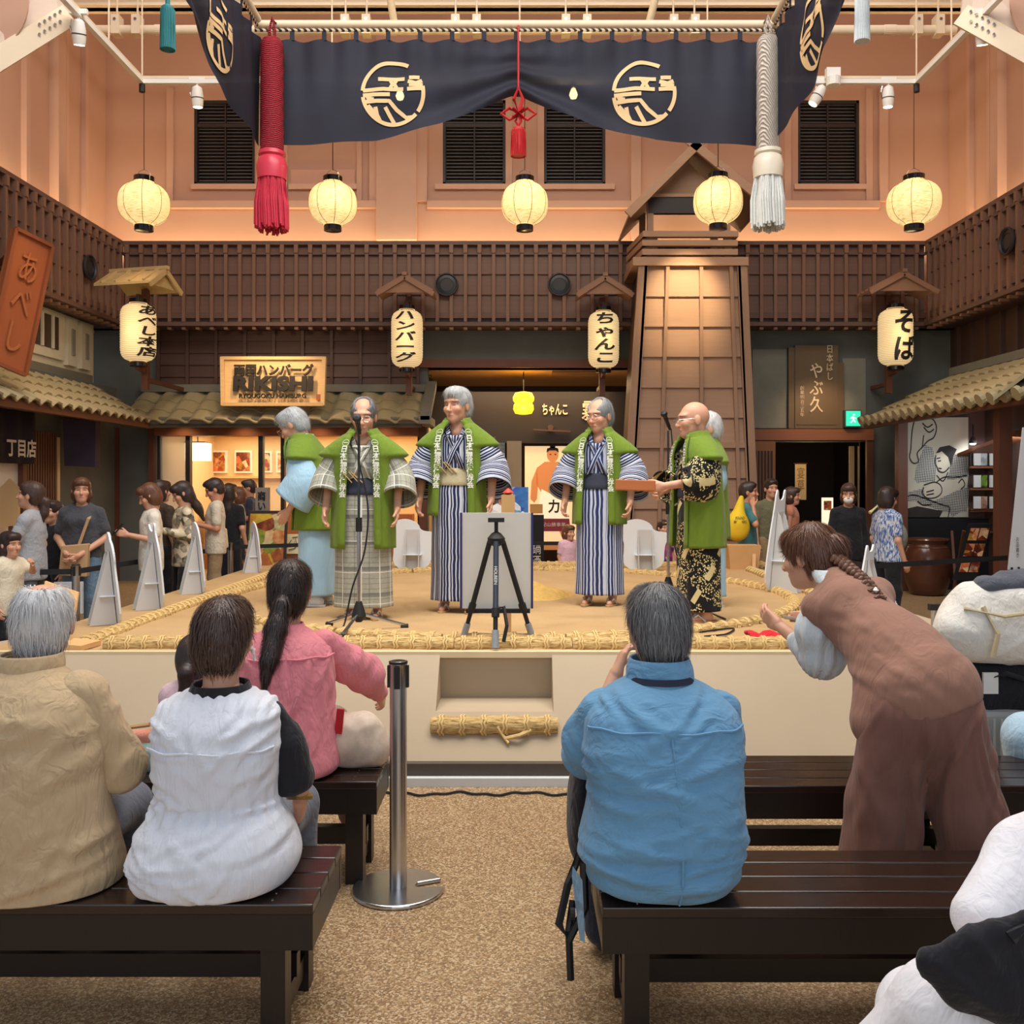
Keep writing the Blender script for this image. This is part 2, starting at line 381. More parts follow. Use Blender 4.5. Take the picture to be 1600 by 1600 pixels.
for k, (a, b) in enumerate(wins):
    x0, x1 = ux(a), ux(b)
    w = tag(MB().box(x0, x1, UY + .16, UY + .2, zb, zt).build('window_%d' % (k + 1), pm('dark_pane', sc8(58, 54, 54), .25, .1, 3)), 'dark shuttered window %s' % ['above the leftmost store', 'behind the curtain left of the red knot', 'behind the curtain right of the red knot', 'at the upper right'][k], kind='structure')
    m = MB(); t = .045
    m.box(x0, x1, UY + .02, UY + .12, zb, zb + t).box(x0, x1, UY + .02, UY + .12, zt - t, zt).box(x0, x0 + t, UY + .02, UY + .12, zb, zt).box(x1 - t, x1, UY + .02, UY + .12, zb, zt)
    m.box((x0 + x1) / 2 - .012, (x0 + x1) / 2 + .012, UY + .05, UY + .10, zb, zt).box(x0, x1, UY + .04, UY + .1, zt - .44, zt - .38)
    m.build('window_frame', M['wframe'], w)
    m = MB(); z = zb + .08
    while z < zt - .06:
        m.hexa([(x0 + .05, UY + .09, z), (x1 - .05, UY + .09, z), (x1 - .05, UY + .14, z + .028), (x0 + .05, UY + .14, z + .028), (x0 + .05, UY + .09, z + .012), (x1 - .05, UY + .09, z + .012), (x1 - .05, UY + .14, z + .04), (x0 + .05, UY + .14, z + .04)]); z += .058
    tag(m.build('blind_slats', M['slat'], w), kind='stuff')
# --- timber frieze (local x along the wall, face towards -y)
FZ0, FZ1 = 4.28, 5.57
def rows(scale=98.67): return lambda py: EYE + (CY - py) / scale
Rz = rows()
def unitbox(name, sx, sy, sz, mat): return box(name, -sx / 2, sx / 2, -sy / 2, sy / 2, -sz / 2, sz / 2, mat)
def frieze(name, L, loc, rz, label, gaps=(), dark=False):
    p = tag(MB().box(0, L, .08, .35, FZ0, FZ1).build(name, M['rail']), label, kind='structure'); p.location = loc; p.rotation_euler = (0, 0, rz)
    box('top_rail', 0, L, -.03, .36, Rz(383), FZ1 + .01, M['rail'], p); box('middle_rail', 0, L, -.005, .1, Rz(398), Rz(394), M['rail'], p)
    box('lower_rail', 0, L, .005, .1, Rz(497), Rz(488), M['rail'], p); box('ledge_rail', 0, L, -.06, .3, Rz(510), Rz(504), M['rail'], p)
    n = int(L / .223); first = None; pk = {}
    for i in range(n + 1):
        x = .09 + i * .223
        if x > L - .03: break
        if first is None:
            first = box('batten', -.026, .026, -.025, .07, Rz(503), Rz(383), M['frieze_v'], p); first.location = (x, 0, 0)
            fc = box('batten_cap', -.032, .032, -.045, .02, Rz(396), Rz(383), M['frieze_v'], p); fc.location = (x, 0, 0)
            fr = box('rafter_end', -.03, .03, -.02, .1, Rz(515), Rz(511), M['frieze_v'], p); fr.location = (x, 0, 0)
        else: clone(first, (x, 0, 0), p); clone(fc, (x, 0, 0), p); clone(fr, (x, 0, 0), p)
        for r, (a, b) in enumerate(((394, 383), (428, 397), (460, 428), (489, 460))):
            z0, z1 = Rz(a), Rz(b); w = min(.223, L - x)
            if w < .2: continue
            if r not in pk:
                pk[r] = MB().hexa([(0, .02, z0), (.223, .02, z0), (.223, .08, z0), (0, .08, z0), (0, .055, z1), (.223, .055, z1), (.223, .08, z1), (0, .08, z1)]).build('plank', M['frieze'], p); pk[r].location = (x, 0, 0)
            else: clone(pk[r], (x, 0, 0), p)
    return p
frieze('trim_1', 12.74, (-6.3, 15.0, 0), 0, 'brown timber frieze of boards and battens along the back wall')
frieze('trim_2', 6.4, (-6.3, 8.6, 0), PI / 2, 'brown timber frieze receding along the left side')
frieze('trim_3', 6.4, (6.44, 15.0, 0), -PI / 2, 'brown timber frieze receding along the right side')
for x0, x1, y0, y1 in ((-7.2, 7.5, 15.0, 15.95), (-7.2, -6.3, 5, 15.9), (6.44, 7.5, 5, 15.9)):
    tag(box('ceiling', x0, x1, y0 + .32 if y0 == 15.0 else y0, y1, FZ0 - .03, FZ0 + .02, M['dark']), 'dark boarded soffit under the timber frieze', kind='structure')
# --- lower back wall with three shop openings
BY = 15.5
def bx(px): return (px - CX) / FPX * BY
def bz(py): return EYE + (CY - py) / FPX * BY
mb = MB()
mb.box(-7.2, bx(245), BY, BY + .25, 0, FZ0)
mb.box(bx(245), bx(655), BY, BY + .25, bz(668), FZ0)
mb.box(bx(655), bx(668), BY, BY + .25, 0, FZ0)
mb.box(bx(668), bx(990), BY, BY + .25, bz(575), FZ0)
mb.box(bx(990), bx(1172), BY, BY + .25, 0, FZ0)
mb.box(bx(1172), bx(1352), BY, BY + .25, bz(690), FZ0)
mb.box(bx(1352), 9.5, BY, BY + .25, 0, FZ0)
wlow = tag(mb.build('wall_back', M['plaster']), 'grey plaster shop wall under the frieze at the back', kind='structure')
# boards above the left shop
for r in range(5):
    for c in range(9):
        x0 = bx(250) + c * .47; z1 = bz(515) - r * .195
        MB().hexa([(x0, BY - .05, z1 - .195), (x0 + .47, BY - .05, z1 - .195), (x0 + .47, BY + .01, z1 - .195), (x0, BY + .01, z1 - .195), (x0, BY - .02, z1), (x0 + .47, BY - .02, z1), (x0 + .47, BY + .01, z1), (x0, BY + .01, z1)]).build('plank', M['dark'], wlow)
for c in range(10):
    x0 = bx(250) + c * .47; box('batten', x0 - .025, x0 + .025, BY - .08, BY, bz(610), bz(513), M['dark'], wlow)
box('beam', bx(655), bx(990), BY - .08, BY + .3, bz(575), bz(562), M['darkv'], wlow)
box('beam', bx(1165), bx(1362), BY - .1, BY + .3, bz(688), bz(671), M['beam'], wlow)
box('beam', bx(240), bx(665), BY - .06, BY + .3, bz(681), bz(667), M['beam'], wlow)
for a, b in ((176, 187), (234, 243), (655, 667), (1352, 1362)):
    box('post', bx(a), bx(b), BY - .07, BY + .28, 0, bz(668), M['darkv'], wlow)
box('plaster_panel', bx(1175), bx(1228), BY - .03, BY, bz(669), bz(546), M['plaster_l'], wlow)
box('plaster_panel', bx(1316), bx(1352), BY - .02, BY, bz(669), bz(560), M['plaster_l'], wlow)
# --- tiled roofs
def tile_mesh(w, L, amp):
    n = 10; mb = MB(); V = []; T = .022
    f = lambda t: amp * (math.sin(2 * PI * t - .6) * .75 + .25 * math.sin(4 * PI * t))
    for y, dz in ((0, .03), (L, 0)):
        for k in (0, 1):
            for i in range(n + 1): V.append((w * 1.04 * i / n, y, f(i / n) + dz - k * T))
    r = n + 1; F = []
    for i in range(n):
        F += [(i, i + 1, 2 * r + i + 1, 2 * r + i), (r + i + 1, r + i, 3 * r + i, 3 * r + i + 1), (r + i, r + i + 1, i + 1, i), (2 * r + i, 2 * r + i + 1, 3 * r + i + 1, 3 * r + i)]
    F += [(0, 2 * r, 3 * r, r), (n, r + n, 3 * r + n, 2 * r + n)]
    return V, F
def tiled_roof(name, label, eave_o, along, up, ncol, nrow, pitch, rowlen, amp, round_caps=False):
    along = Vector(along).normalized(); up = Vector(up); L = up.length; upn = up.normalized(); nrm = along.cross(upn).normalized()
    Mx = Matrix((along, upn, nrm)).transposed(); eul = Mx.to_euler(); o = Vector(eave_o)
    W_ = ncol * pitch
    r = tag(MB().obox(o + along * W_ / 2 + up / 2 - nrm * .09, (W_, L, .06), Mx).build(name, M['tile_edge']), label, kind='structure')
    MB().obox(o + along * W_ / 2 - nrm * .05 + upn * .03, (W_, .06, .15), Mx).build('fascia', M['tile_edge'], r)
    t0 = None
    for j in range(nrow):
        for i in range(ncol):
            p = o + along * i * pitch + upn * (j * rowlen - .05) + nrm * (.012 * 0)
            if t0 is None:
                V, F = tile_mesh(pitch, rowlen * 1.12, amp); t0 = mobj('tile', V, F, M['tile'], r, True); t0.data.set_sharp_from_angle(angle=math.radians(50)); t0.location = p; t0.rotation_euler = eul
            else: clone(t0, p, r, eul)
    c0 = None
    if round_caps:
        for i in range(ncol):
            p = o + along * (i + .52) * pitch - upn * .06 + nrm * .02
            if c0 is None:
                c0 = MB().cyl((0, -.03, 0), (0, .02, 0), pitch * .3, n=12).build('tile_cap', M['tile'], r); c0.location = p; c0.rotation_euler = eul
            else: clone(c0, p, r, eul)
    MB().bar(o + up + nrm * .05, o + up + along * W_ + nrm * .05, .16, .12).build('ridge_board', M['tile_edge'], r)
    return r
tiled_roof('tiled_roof', 'grey wave-tiled eave roof above the hamburger shop', (-6.15, 14.55, 2.72), (1, 0, 0), (0, .92, .53), 13, 3, .357, .353, .045)
tiled_roof('tiled_roof', 'grey tiled eave roof below the white plaster storehouse wall', (-5.7, 9.35, 2.72), (0, 1, 0), (-1.05, 0, .6), 20, 4, .27, .30, .04)
tiled_roof('tiled_roof', 'grey tiled eave roof with round caps above the picture panel', (5.36, 14.8, 2.72), (0, -1, 0), (1.45, 0, .72), 20, 4, .27, .40, .04, True)
# end of the hamburger roof: curled ridge end tile
MB().box(-1.55, -1.38, 14.5, 15.45, 2.66, 2.78).build('fascia', M['tile_edge'], wlow)
MB().hexa([(-1.52, 14.5, 2.72), (-1.36, 14.5, 2.72), (-1.36, 15.5, 3.3), (-1.52, 15.5, 3.3), (-1.52, 14.5, 2.86), (-1.36, 14.5, 2.86), (-1.36, 15.5, 3.42), (-1.52, 15.5, 3.42)]).build('roof_end_tile', M['tile_edge'], wlow)
# --- left side: white storehouse wall, lower wall, fittings
wk = tag(box('wall_left', -7.2, -6.75, 9.0, 15.0, 3.2, FZ0, M['kura']), 'white plaster storehouse wall above the left tiled roof', kind='structure')
box('window_board', -6.76, -6.70, 12.55, 13.95, 3.55, 4.2, M['kura'], wk); box('window_grid', -6.72, -6.69, 12.75, 13.75, 3.68, 4.15, pm('brown_grid_window', sc8(78, 62, 54), .6, .1), wk)
for y in (12.95, 13.25, 13.55): box('window_bar', -6.69, -6.66, y - .02, y + .02, 3.68, 4.15, M['kura'], wk)
for y in (14.15, 14.6):
    box('slit_panel', -6.76, -6.68, y - .14, y + .16, 3.5, 4.2, M['kura'], wk); box('slit', -6.69, -6.66, y - .04, y + .06, 3.66, 4.05, pm('grey_slit', sc8(150, 148, 140), .8, .05), wk)
ws = tag(box('wall_left', -7.2, -6.6, 6.0, BY, 0, 3.3, M['plaster']), 'grey plaster wall of the left shop below the tiled roof', kind='structure')
for i in range(12): box('slat', -6.6, -6.52, 12.55 + i * .068, 12.59 + i * .068, 0, 2.45, M['darkv'], ws)
box('door_frame', -6.6, -6.5, 12.4, 12.5, 0, 2.6, M['darkv'], ws)
box('doorway_board', -6.6, -6.55, 13.42, 13.5, 0, 2.4, M['cream'], ws)
box('lit_interior', -6.6, -6.57, 11.3, 12.4, 0, 2.2, M['white'], ws)
# --- right side: lower front, posts
w3 = tag(box('wall_right', 7.05, 7.5, 6.0, BY, 0, FZ0, M['dark']), 'dark board wall above the right tiled roof', kind='structure')
for i in range(15): box('batten', 6.99, 7.06, 8.7 + i * .46, 8.75 + i * .46, 3.4, FZ0, M['dark'], w3)
for X, Y, w in ((5.66, 11.1, .15), (5.68, 14.1, .14)):
    tag(box('post', X - w / 2, X + w / 2, Y - w / 2, Y + w / 2, 0, 2.8 if Y < 12 else 2.75, M['darkv']), 'reddish brown timber post %s' % ('carrying the right tiled eave beside the product cards' if Y < 12 else 'between the grey corner wall and the picture panel'), kind='structure')
tag(MB().box(5.36, 5.46, 9.4, 14.75, 2.6, 2.72).build('beam', M['darkv']), 'brown eave beam under the right tiled roof', kind='structure')
tag(MB().box(-5.80, -5.7, 9.4, 14.75, 2.6, 2.72).build('beam', M['darkv']), 'brown eave beam under the left tiled roof', kind='structure')
# ---------------------------------------------------------------- shop interiors
room = tag(MB().box(bx(240), -1.6, 18.6, 18.8, 0, 2.75).box(bx(240) - .15, bx(240), BY + .25, 18.8, 0, 2.75).box(-1.7, -1.55, BY + .25, 18.8, 0, 2.75).box(bx(240) - .1, -1.55, BY + .25, 18.8, 2.7, 2.8).build('wall_back', M['cream']), 'cream interior of the hamburger shop', kind='structure')
area('shop_ceiling_light', (-3.8, 17.2, 2.66), (0, 0, 0), 3.8, 2.2, 110, (1.0, .80, .50))
for i in range(6):
    l = tag(MB().cyl((-5.4 + i * .62, 17.6, 2.66), (-5.4 + i * .62, 17.6, 2.70), .05, n=12).build('downlight', emis('downlight_glow', (1, .85, .6), 6)), '%s recessed downlight counting from the paper lamp in the hamburger shop' % ['first', 'second', 'third', 'fourth', 'fifth', 'sixth'][i], 'downlight', 'downlights in the hamburger shop')
IY = 18.55
def ipt(px, py, Y): p = at(px, py, Y); return p.x, p.z
def picmat(name, cols, scale, seed=0):
    if name in MATS: return MATS[name]
    N = NT(name); v = N.coord(); mp = N.new('ShaderNodeMapping'); mp.inputs['Location'].default_value = (seed * 3.1, seed, seed * 1.7); N.link(v, mp.inputs[0])
    vo = N.new('ShaderNodeTexVoronoi'); vo.inputs['Scale'].default_value = scale; N.link(mp.outputs[0], vo.inputs['Vector'])
    n = N.noise(mp.outputs[0], scale * 1.6, 3); sep = N.new('ShaderNodeSeparateColor'); N.link(vo.outputs['Color'], sep.inputs[0])
    f = N.math('ADD', N.math('MULTIPLY', sep.outputs[0], .7), N.math('MULTIPLY', n, .3))
    k = len(cols); N.base(N.ramp(f, [(.12 + .76 * i / (k - 1), c) for i, c in enumerate(cols)])); N.b.inputs['Roughness'].default_value = .4; MATS[name] = N.m; return N.m
FOOD = [sc8(60, 26, 18), sc8(160, 62, 34), sc8(216, 120, 66), sc8(236, 206, 160), sc8(120, 40, 26), sc8(206, 160, 70)]
for k, (a, b, c, d) in enumerate(((296, 319, 718, 739), (329, 355, 704, 739), (367, 394, 704, 739), (410, 425, 705, 738), (432, 447, 705, 738), (456, 472, 705, 738))):
    x0, z1 = ipt(a, c, IY); x1, z0 = ipt(b, d, IY)
    names = ['behind the hanging paper lamp', 'first clear of the paper lamp', 'just left of the window post', 'between the two window posts', 'right of the narrow window post', 'half behind the bowing man']
    t = thing('food_picture', 'white-framed food picture lit on the shop wall, %s' % names[k], 'picture', 'food pictures in the hamburger shop')
    box('frame', x0, x1, IY - .03, IY + .05, z0, z1, M['white'], t); box('print', x0 + .035, x1 - .035, IY - .04, IY - .029, z0 + .035, z1 - .035, picmat('food_print_%d' % k, FOOD, 9, k), t)
x0, z = ipt(290, 744, IY)
tag(box('picture_shelf', x0, -1.7, IY - .1, IY + .05, z - .04, z, pm('pale_wood', sc8(222, 184, 132), .6, .1, 8)), 'pale wooden picture ledge in the hamburger shop', 'shelf')
tag(box('shop_counter', -5.85, -2.0, 17.6, 18.0, FL, 1.17, M['beam']), 'brown service counter at the back of the hamburger shop', 'counter')
# paper box lamp
t = thing('paper_lamp', 'square white paper lamp hanging inside the hamburger shop window', 'lamp')
p = at(309, 706, 16.2); box('shade', p.x - .17, p.x + .17, 16.05, 16.4, p.z - .15, p.z + .15, emis('paper_glow', (1, .86, .55), 2.2), t); box('top_frame', p.x - .18, p.x + .18, 16.04, 16.41, p.z + .15, p.z + .17, M['beam'], t)
MB().cyl((p.x, 16.2, p.z + .17), (p.x, 16.2, 2.7), .01, n=6).build('cord', M['ink'], t)
# glazed front of the hamburger shop
gf = thing('shop_window', 'dark-framed glazed front of the hamburger shop', 'shop window')
for a, b in ((289, 296), (403, 410), (438, 444), (245, 249)):
    box('post', bx(a), bx(b), BY + .02, BY + .14, 0, bz(681), M['wframe'], gf)
MB().box(bx(249), bx(289), BY + .06, BY + .08, .05, bz(681)).build('pane', glassm('shop_glass', (.6, .66, .7), .45), gf)
MB().box(bx(410), bx(438), BY + .06, BY + .08, .05, bz(681)).build('pane', glassm('clear_shop_glass'), gf)
for px in (291, 385, 500, 600):
    spot('eave_downlight', (bx(px), BY - .35, bz(655)), (bx(px), BY - .1, 1.0), 14, WARM, 120, .9, .04)
# chanko shop interior
tag(MB().box(bx(655) - .02, 2.6, 18.4, 18.6, 0, 3.7).box(bx(655) - .05, bx(660), BY + .25, 18.6, 0, 3.7).box(2.4, 2.6, BY + .25, 18.6, 0, 3.7).build('wall_back', pm('dark_shop_wall', sc8(70, 50, 40), .7, .1)), 'dark interior of the stew shop', kind='structure')
tag(box('ceiling', bx(655), 2.6, BY + .2, 18.6, bz(575), bz(575) + .1, pm('shop_soffit', sc8(206, 170, 130), .7, .05)), 'beige ceiling of the stew shop', kind='structure')
area('stew_shop_light', (.2, 16.1, 3.5), (0, 0, 0), 2.6, .5, 60, WARM)
x0, z1 = ipt(668, 612, 16.6); x1, z0 = ipt(990, 692, 16.6)
sb = thing('shop_sign', 'black sign band of the stew shop with pale brush lettering', 'sign')
box('band', x0, x1, 16.6, 16.75, z0, z1, wood('black_sign_wood', sc8(40, 34, 32), 'x'), sb)
gold = pm('pale_gold_letter', sc8(236, 214, 180), .5, .1, 20)
o, z = ipt(867, 640, 16.58); text_on('lettering', 'ちゃんこ', .2, (o, 16.585, z), (1, 0, 0), (0, 0, 1), gold, sb, bold=.02, fit=(.44, .2), thick=.02)
o, z = ipt(925, 642, 16.58); text_on('lettering', '霧', .4, (o, 16.585, z), (1, 0, 0), (0, 0, 1), gold, sb, bold=.01, fit=(.36, .34), thick=.02)
o, z = ipt(860, 670, 16.58)
MB().cyl((o, 16.5, z + .02), (o, 16.6, z + .02), .05, n=10).bar((o - .3, 16.52, z - .02), (o + .35, 16.52, z - .05), .06, .03).build('ornament', M['dark'], sb)
# sumo wrestler poster, a lit flat print
t = thing('wrestler_poster', 'backlit poster of a sumo wrestler in a white apron', 'poster')
x0, z1 = ipt(820, 697, 16.7); x1, z0 = ipt(907, 850, 16.7); PX = (x0 + x1) / 2; PW = x1 - x0; PH = z1 - z0
box('light_panel', x0, x1, 16.7, 16.8, z0, z1, emis('poster_ground', (1.0, .72, .40), .62), t)
def pshape(name, polys, mat, k):
    V = []; F = []
    for poly in polys:
        n = len(V); V += [(x, y) for x, y in poly]; F.append(tuple(range(n, n + len(poly))))
    return flat_on(name, np.array(V), F, (x0, 16.699 - .0015 * k, z0), (PW, 0, 0), (0, 0, PH), mat, t)
skin_p = emis('poster_skin', (.72, .26, .08), .5); E_ = lambda cx, cy, rx, ry, n=20: arc(cx, cy, rx, ry, 0, 360, n)[:-1]
pshape('print_body', [[(.22, .78), (.36, .84), (.62, .84), (.78, .78), (.82, .62), (.70, .48), (.34, .48), (.2, .62)], [(.22, .78), (.12, .64), (.1, .46), (.17, .42), (.22, .46), (.24, .62)], [(.78, .78), (.9, .62), (.9, .46), (.84, .44), (.79, .5), (.76, .62)]], skin_p, 1)
pshape('print_head', [E_(.5, .91, .105, .075)], skin_p, 2)
pshape('print_hair', [[(.39, .93), (.40, .975), (.5, .995), (.6, .975), (.61, .93), (.56, .955), (.44, .955)], E_(.5, .995, .05, .02), E_(.46, .915, .018, .006, 8), E_(.55, .915, .018, .006, 8)], M['ink'], 3)
pshape('print_apron', [[(.3, .56), (.5, .5), (.72, .56), (.8, .24), (.22, .24)]], emis('poster_apron', (1, .82, .58), .7), 3)
pshape('print_fringe', [[(.23, .26), (.8, .26), (.82, .13), (.22, .13)]], emis('poster_fringe', (.18, .02, .03), .5), 4)
pshape('print_feet', [[(.62, .13), (.72, .13), (.78, .07), (.9, .03), (.9, .01), (.7, .02)]], skin_p, 1)
pshape('print_base', [[(0, 0), (1, 0), (1, -.06), (0, -.06)]], emis('poster_base', (.5, .2, .06), .5), 1)
text_on('lettering', '力', .3, (x0 + .52 * PW, 16.69, z0 + .385 * PH), (1, 0, 0), (0, 0, 1), M['ink'], t, bold=.03, fit=(.2, .24))
text_on('lettering', '記山勝事業', .1, (x0 + .52 * PW, 16.69, z0 + .20 * PH), (1, 0, 0), (0, 0, 1), M['white'], t, fit=(.42, .07))
# yellow double-bulge pendant
t = thing('pendant_lamp', 'yellow double-bulged paper pendant in the stew shop', 'lamp'); p = at(818, 630, 16.0)
MB().lathe([(.06, -.19), (.14, -.175), (.175, -.1), (.165, -.03), (.145, 0), (.175, .04), (.18, .1), (.14, .175), (.06, .19)], 24, p).build('shade', emis('yellow_paper', (1.0, .60, .02), 1.9), t, True)
MB().cyl(p + Vector((0, 0, .2)), p + Vector((0, 0, .62)), .008, n=6).build('cord', M['ink'], t)
point('pendant_glow', p + Vector((0, -.3, -.1)), 8, (1, .6, .2))
tag(MB().lathe([(.001, -.06), (.04, -.05), (.06, 0), (.07, .02), (.07, .04)], 16, at(668, 590, 15.9)).build('security_camera', pm('dark_dome', sc8(30, 26, 26), .2, 0), None, True), 'small dark dome camera above the stew shop entrance', 'camera')
tag(box('air_vent', *[at(862, 605, 16.2).x, at(935, 605, 16.2).x], 15.85, 16.3, bz(575) - .03, bz(575), pm('vent_brown', sc8(150, 116, 84), .6, .1)), 'ceiling air outlet in the stew shop soffit', 'vent')
# narrow posters and boards beside the wrestler
t = thing('stew_banner', 'tall narrow banner with red stew lettering beside the striped kimono man', 'banner'); p = at(782, 725, 15.2)
box('cloth', p.x - .07, p.x + .07, 15.2, 15.215, .45, 2.4, picmat('banner_print', [sc8(30, 40, 50), sc8(200, 205, 200), sc8(80, 120, 140), sc8(230, 230, 220)], 6), t)
text_on('lettering', 'ちゃんこ', .2, (p.x + .01, 15.19, 1.75), (1, 0, 0), (0, 0, 1), pm('red_letter', sc8(200, 40, 36), .5, 0), t, vertical=True, bold=.03, fit=(.13, .62))
MB().cyl((p.x - .09, 15.22, FL), (p.x - .09, 15.22, 2.5), .012, n=8).build('pole', M['steel'], t)
tag(box('door_panel', at(792, 0, 15.7).x, at(815, 0, 15.7).x, 15.7, 15.74, FL, 2.45, pm('beige_door', sc8(190, 170, 140), .6, .05)), 'beige sliding door leaf beside the wrestler poster', 'door')
t = thing('price_board', 'black chalk board with white scrawl below the wrestler poster', 'board'); p = at(838, 855, 15.0)
box('panel', p.x - .12, p.x + .12, 15.0, 15.04, FL, 1.25, M['black'], t); box('paper_tag', p.x - .1, p.x + .1, 14.98, 15.0, 1.27, 1.42, pm('orange_tag', sc8(226, 168, 96), .7, .05), t)
text_on('lettering', ['鍋', '酒'], .12, (p.x, 14.99, .62), (1, 0, 0), (0, 0, 1), M['white'], t, bold=0, fit=(.14, .4))
# soba shop interior
tag(MB().box(3.6, 6.4, 19.0, 19.2, 0, 3).box(3.5, 3.65, BY + .25, 19.2, 0, 3).box(6.3, 6.45, BY + .25, 19.2, 0, 3).box(3.5, 6.45, BY + .25, 19.2, 2.6, 2.7).build('wall_back', pm('dark_soba_wall', sc8(52, 44, 42), .7, .1)), 'dark interior of the soba shop', kind='structure')
lat = tag(box('wooden_lattice', bx(1173), bx(1208), BY - .14, BY - .09, FL, bz(690), pm('lattice_board', sc8(150, 98, 62), .6, .1, 6)), 'wooden lattice screen at the soba shop entrance', 'screen')
for i in range(6): box('slat', bx(1176 + i * 5), bx(1178.2 + i * 5), BY - .16, BY - .14, .8, bz(705), M['wframe'], lat)
t = thing('hanging_scroll', 'tall pale hanging scroll with brush calligraphy in the soba shop', 'scroll'); p = at(1251, 753, 17.0)
box('paper', p.x - .1, p.x + .1, 17.0, 17.01, p.z - .32, p.z + .32, pm('scroll_paper', sc8(232, 210, 160), .8, .05), t); text_on('lettering', '宴草', .2, (p.x, 16.99, p.z + .05), (1, 0, 0), (0, 0, 1), pm('brown_ink', sc8(150, 110, 60), .7, 0), t, vertical=True, fit=(.13, .42))
MB().cyl((p.x - .12, 17, p.z + .33), (p.x + .12, 17, p.z + .33), .012, n=8).build('roller', M['darkv'], t)
for k, px in enumerate((1332, 1346)): tag(box('paper_screen', at(px - 5, 0, 16.6).x, at(px + 3, 0, 16.6).x, 16.6, 16.63, .9 - k * .3, 2.4, pm('shoji_paper', sc8(206, 190, 160), .8, .05)), 'narrow paper screen panel %s in the soba shop' % ('nearer the scroll' if k == 0 else 'nearer the door post'), 'screen')
t = thing('menu_table', 'slanted menu table glowing at the soba shop entrance', 'table'); p = at(1272, 830, 14.6)
MB().hexa([(p.x - .25, 14.35, .95), (p.x + .25, 14.35, .95), (p.x + .25, 14.85, 1.05), (p.x - .25, 14.85, 1.05), (p.x - .25, 14.35, .98), (p.x + .25, 14.35, .98), (p.x + .25, 14.85, 1.08), (p.x - .25, 14.85, 1.08)]).build('top', M['beam'], t)
MB().hexa([(p.x - .2, 14.4, .985), (p.x + .2, 14.4, .985), (p.x + .2, 14.8, 1.075), (p.x - .2, 14.8, 1.075), (p.x - .2, 14.4, .992), (p.x + .2, 14.4, .992), (p.x + .2, 14.8, 1.082), (p.x - .2, 14.8, 1.082)]).build('menu_sheet', picmat('menu_sheet', [sc8(250, 235, 205), sc8(220, 150, 90), sc8(250, 240, 220)], 12), t)
for dx in (-.22, .22):
    for y in (14.4, 14.8): box('leg', p.x + dx - .025, p.x + dx + .025, y - .025, y + .025, FL, .98, M['darkv'], t)
t = thing('menu_stand', 'upright lit menu card with a dish photo behind the masked woman', 'menu'); p = at(1293, 795, 15.1)
box('card', p.x - .09, p.x + .09, 15.1, 15.12, 1.0, 1.52, emis('menu_glow', (1, .85, .6), .9), t); box('photo', p.x - .06, p.x + .06, 15.09, 15.1, 1.32, 1.47, picmat('menu_dish', FOOD, 16, 9), t); box('foot', p.x - .08, p.x + .08, 15.02, 15.2, .98, 1.0, M['darkv'], t)
box('pole', p.x - .015, p.x + .015, 15.12, 15.15, FL, 1.0, M['darkv'], t)
point('soba_glow', (4.9, 16.2, 2.2), 14, WARM, .2)
# --- signs on the back wall
t = thing('shop_sign', 'wooden framed sign board with bold black hamburger lettering', 'sign')
pA = [at(346, 558, 14.62), at(509, 556, 14.62), at(509, 634, 14.5), at(352, 634, 14.5)]
x0, x1, z0, z1 = pA[0].x, pA[1].x, pA[3].z, pA[0].z
signw = pm('pale_sign_wood', sc8(232, 196, 140), .55, .12, 7, st=(.6, 5, 5))
MB().hexa([(x0 + .05, 14.5, z0), (x1, 14.5, z0), (x1, 14.6, z0), (x0 + .05, 14.6, z0), (x0, 14.62, z1), (x1, 14.62, z1), (x1, 14.72, z1), (x0, 14.72, z1)]).build('board', signw, t)
fr = MB(); e = .05
fr.bar((x0 + .02, 14.6, z1 - .02), (x1 - .01, 14.6, z1 - .02), .06, e).bar((x0 + .07, 14.48, z0 + .02), (x1 - .01, 14.48, z0 + .02), .06, e).bar((x0 + .02, 14.6, z1), (x0 + .07, 14.48, z0), e, .06, (1, 0, 0)).bar((x1 - .02, 14.6, z1), (x1 - .02, 14.48, z0), e, .06, (1, 0, 0)); fr.build('frame', signw, t)
vv = Vector((0, .12, z1 - z0)).normalized(); cxs = (x0 + x1) / 2 + .03
def sline(s, f, fit, bold, off=0, sx=0): text_on('lettering', s, .2, (cxs + sx, 14.44 + .12 * f, z0 + (z1 - z0) * f), (1, 0, 0), vv, M['ink'], t, bold=bold, fit=fit, thick=.03)
sline('両国ハンバーグ', .72, (1.22, .19), .03); sline('RIKISHI', .44, (1.22, .24), .05); sline('RYOUGOKU HAMBURG', .19, (1.02, .07), .02)
MB().bar((x1 - .12, 14.49, z0 + .13), (x1 - .03, 14.49, z0 + .13), .01, .09).build('seal', pm('seal_red', sc8(190, 110, 70), .6, 0), t)
spot('sign_light', (cxs, 13.7, z1 + .7), (cxs, 14.6, z0 + .2), 75, WARM, 75, .7)
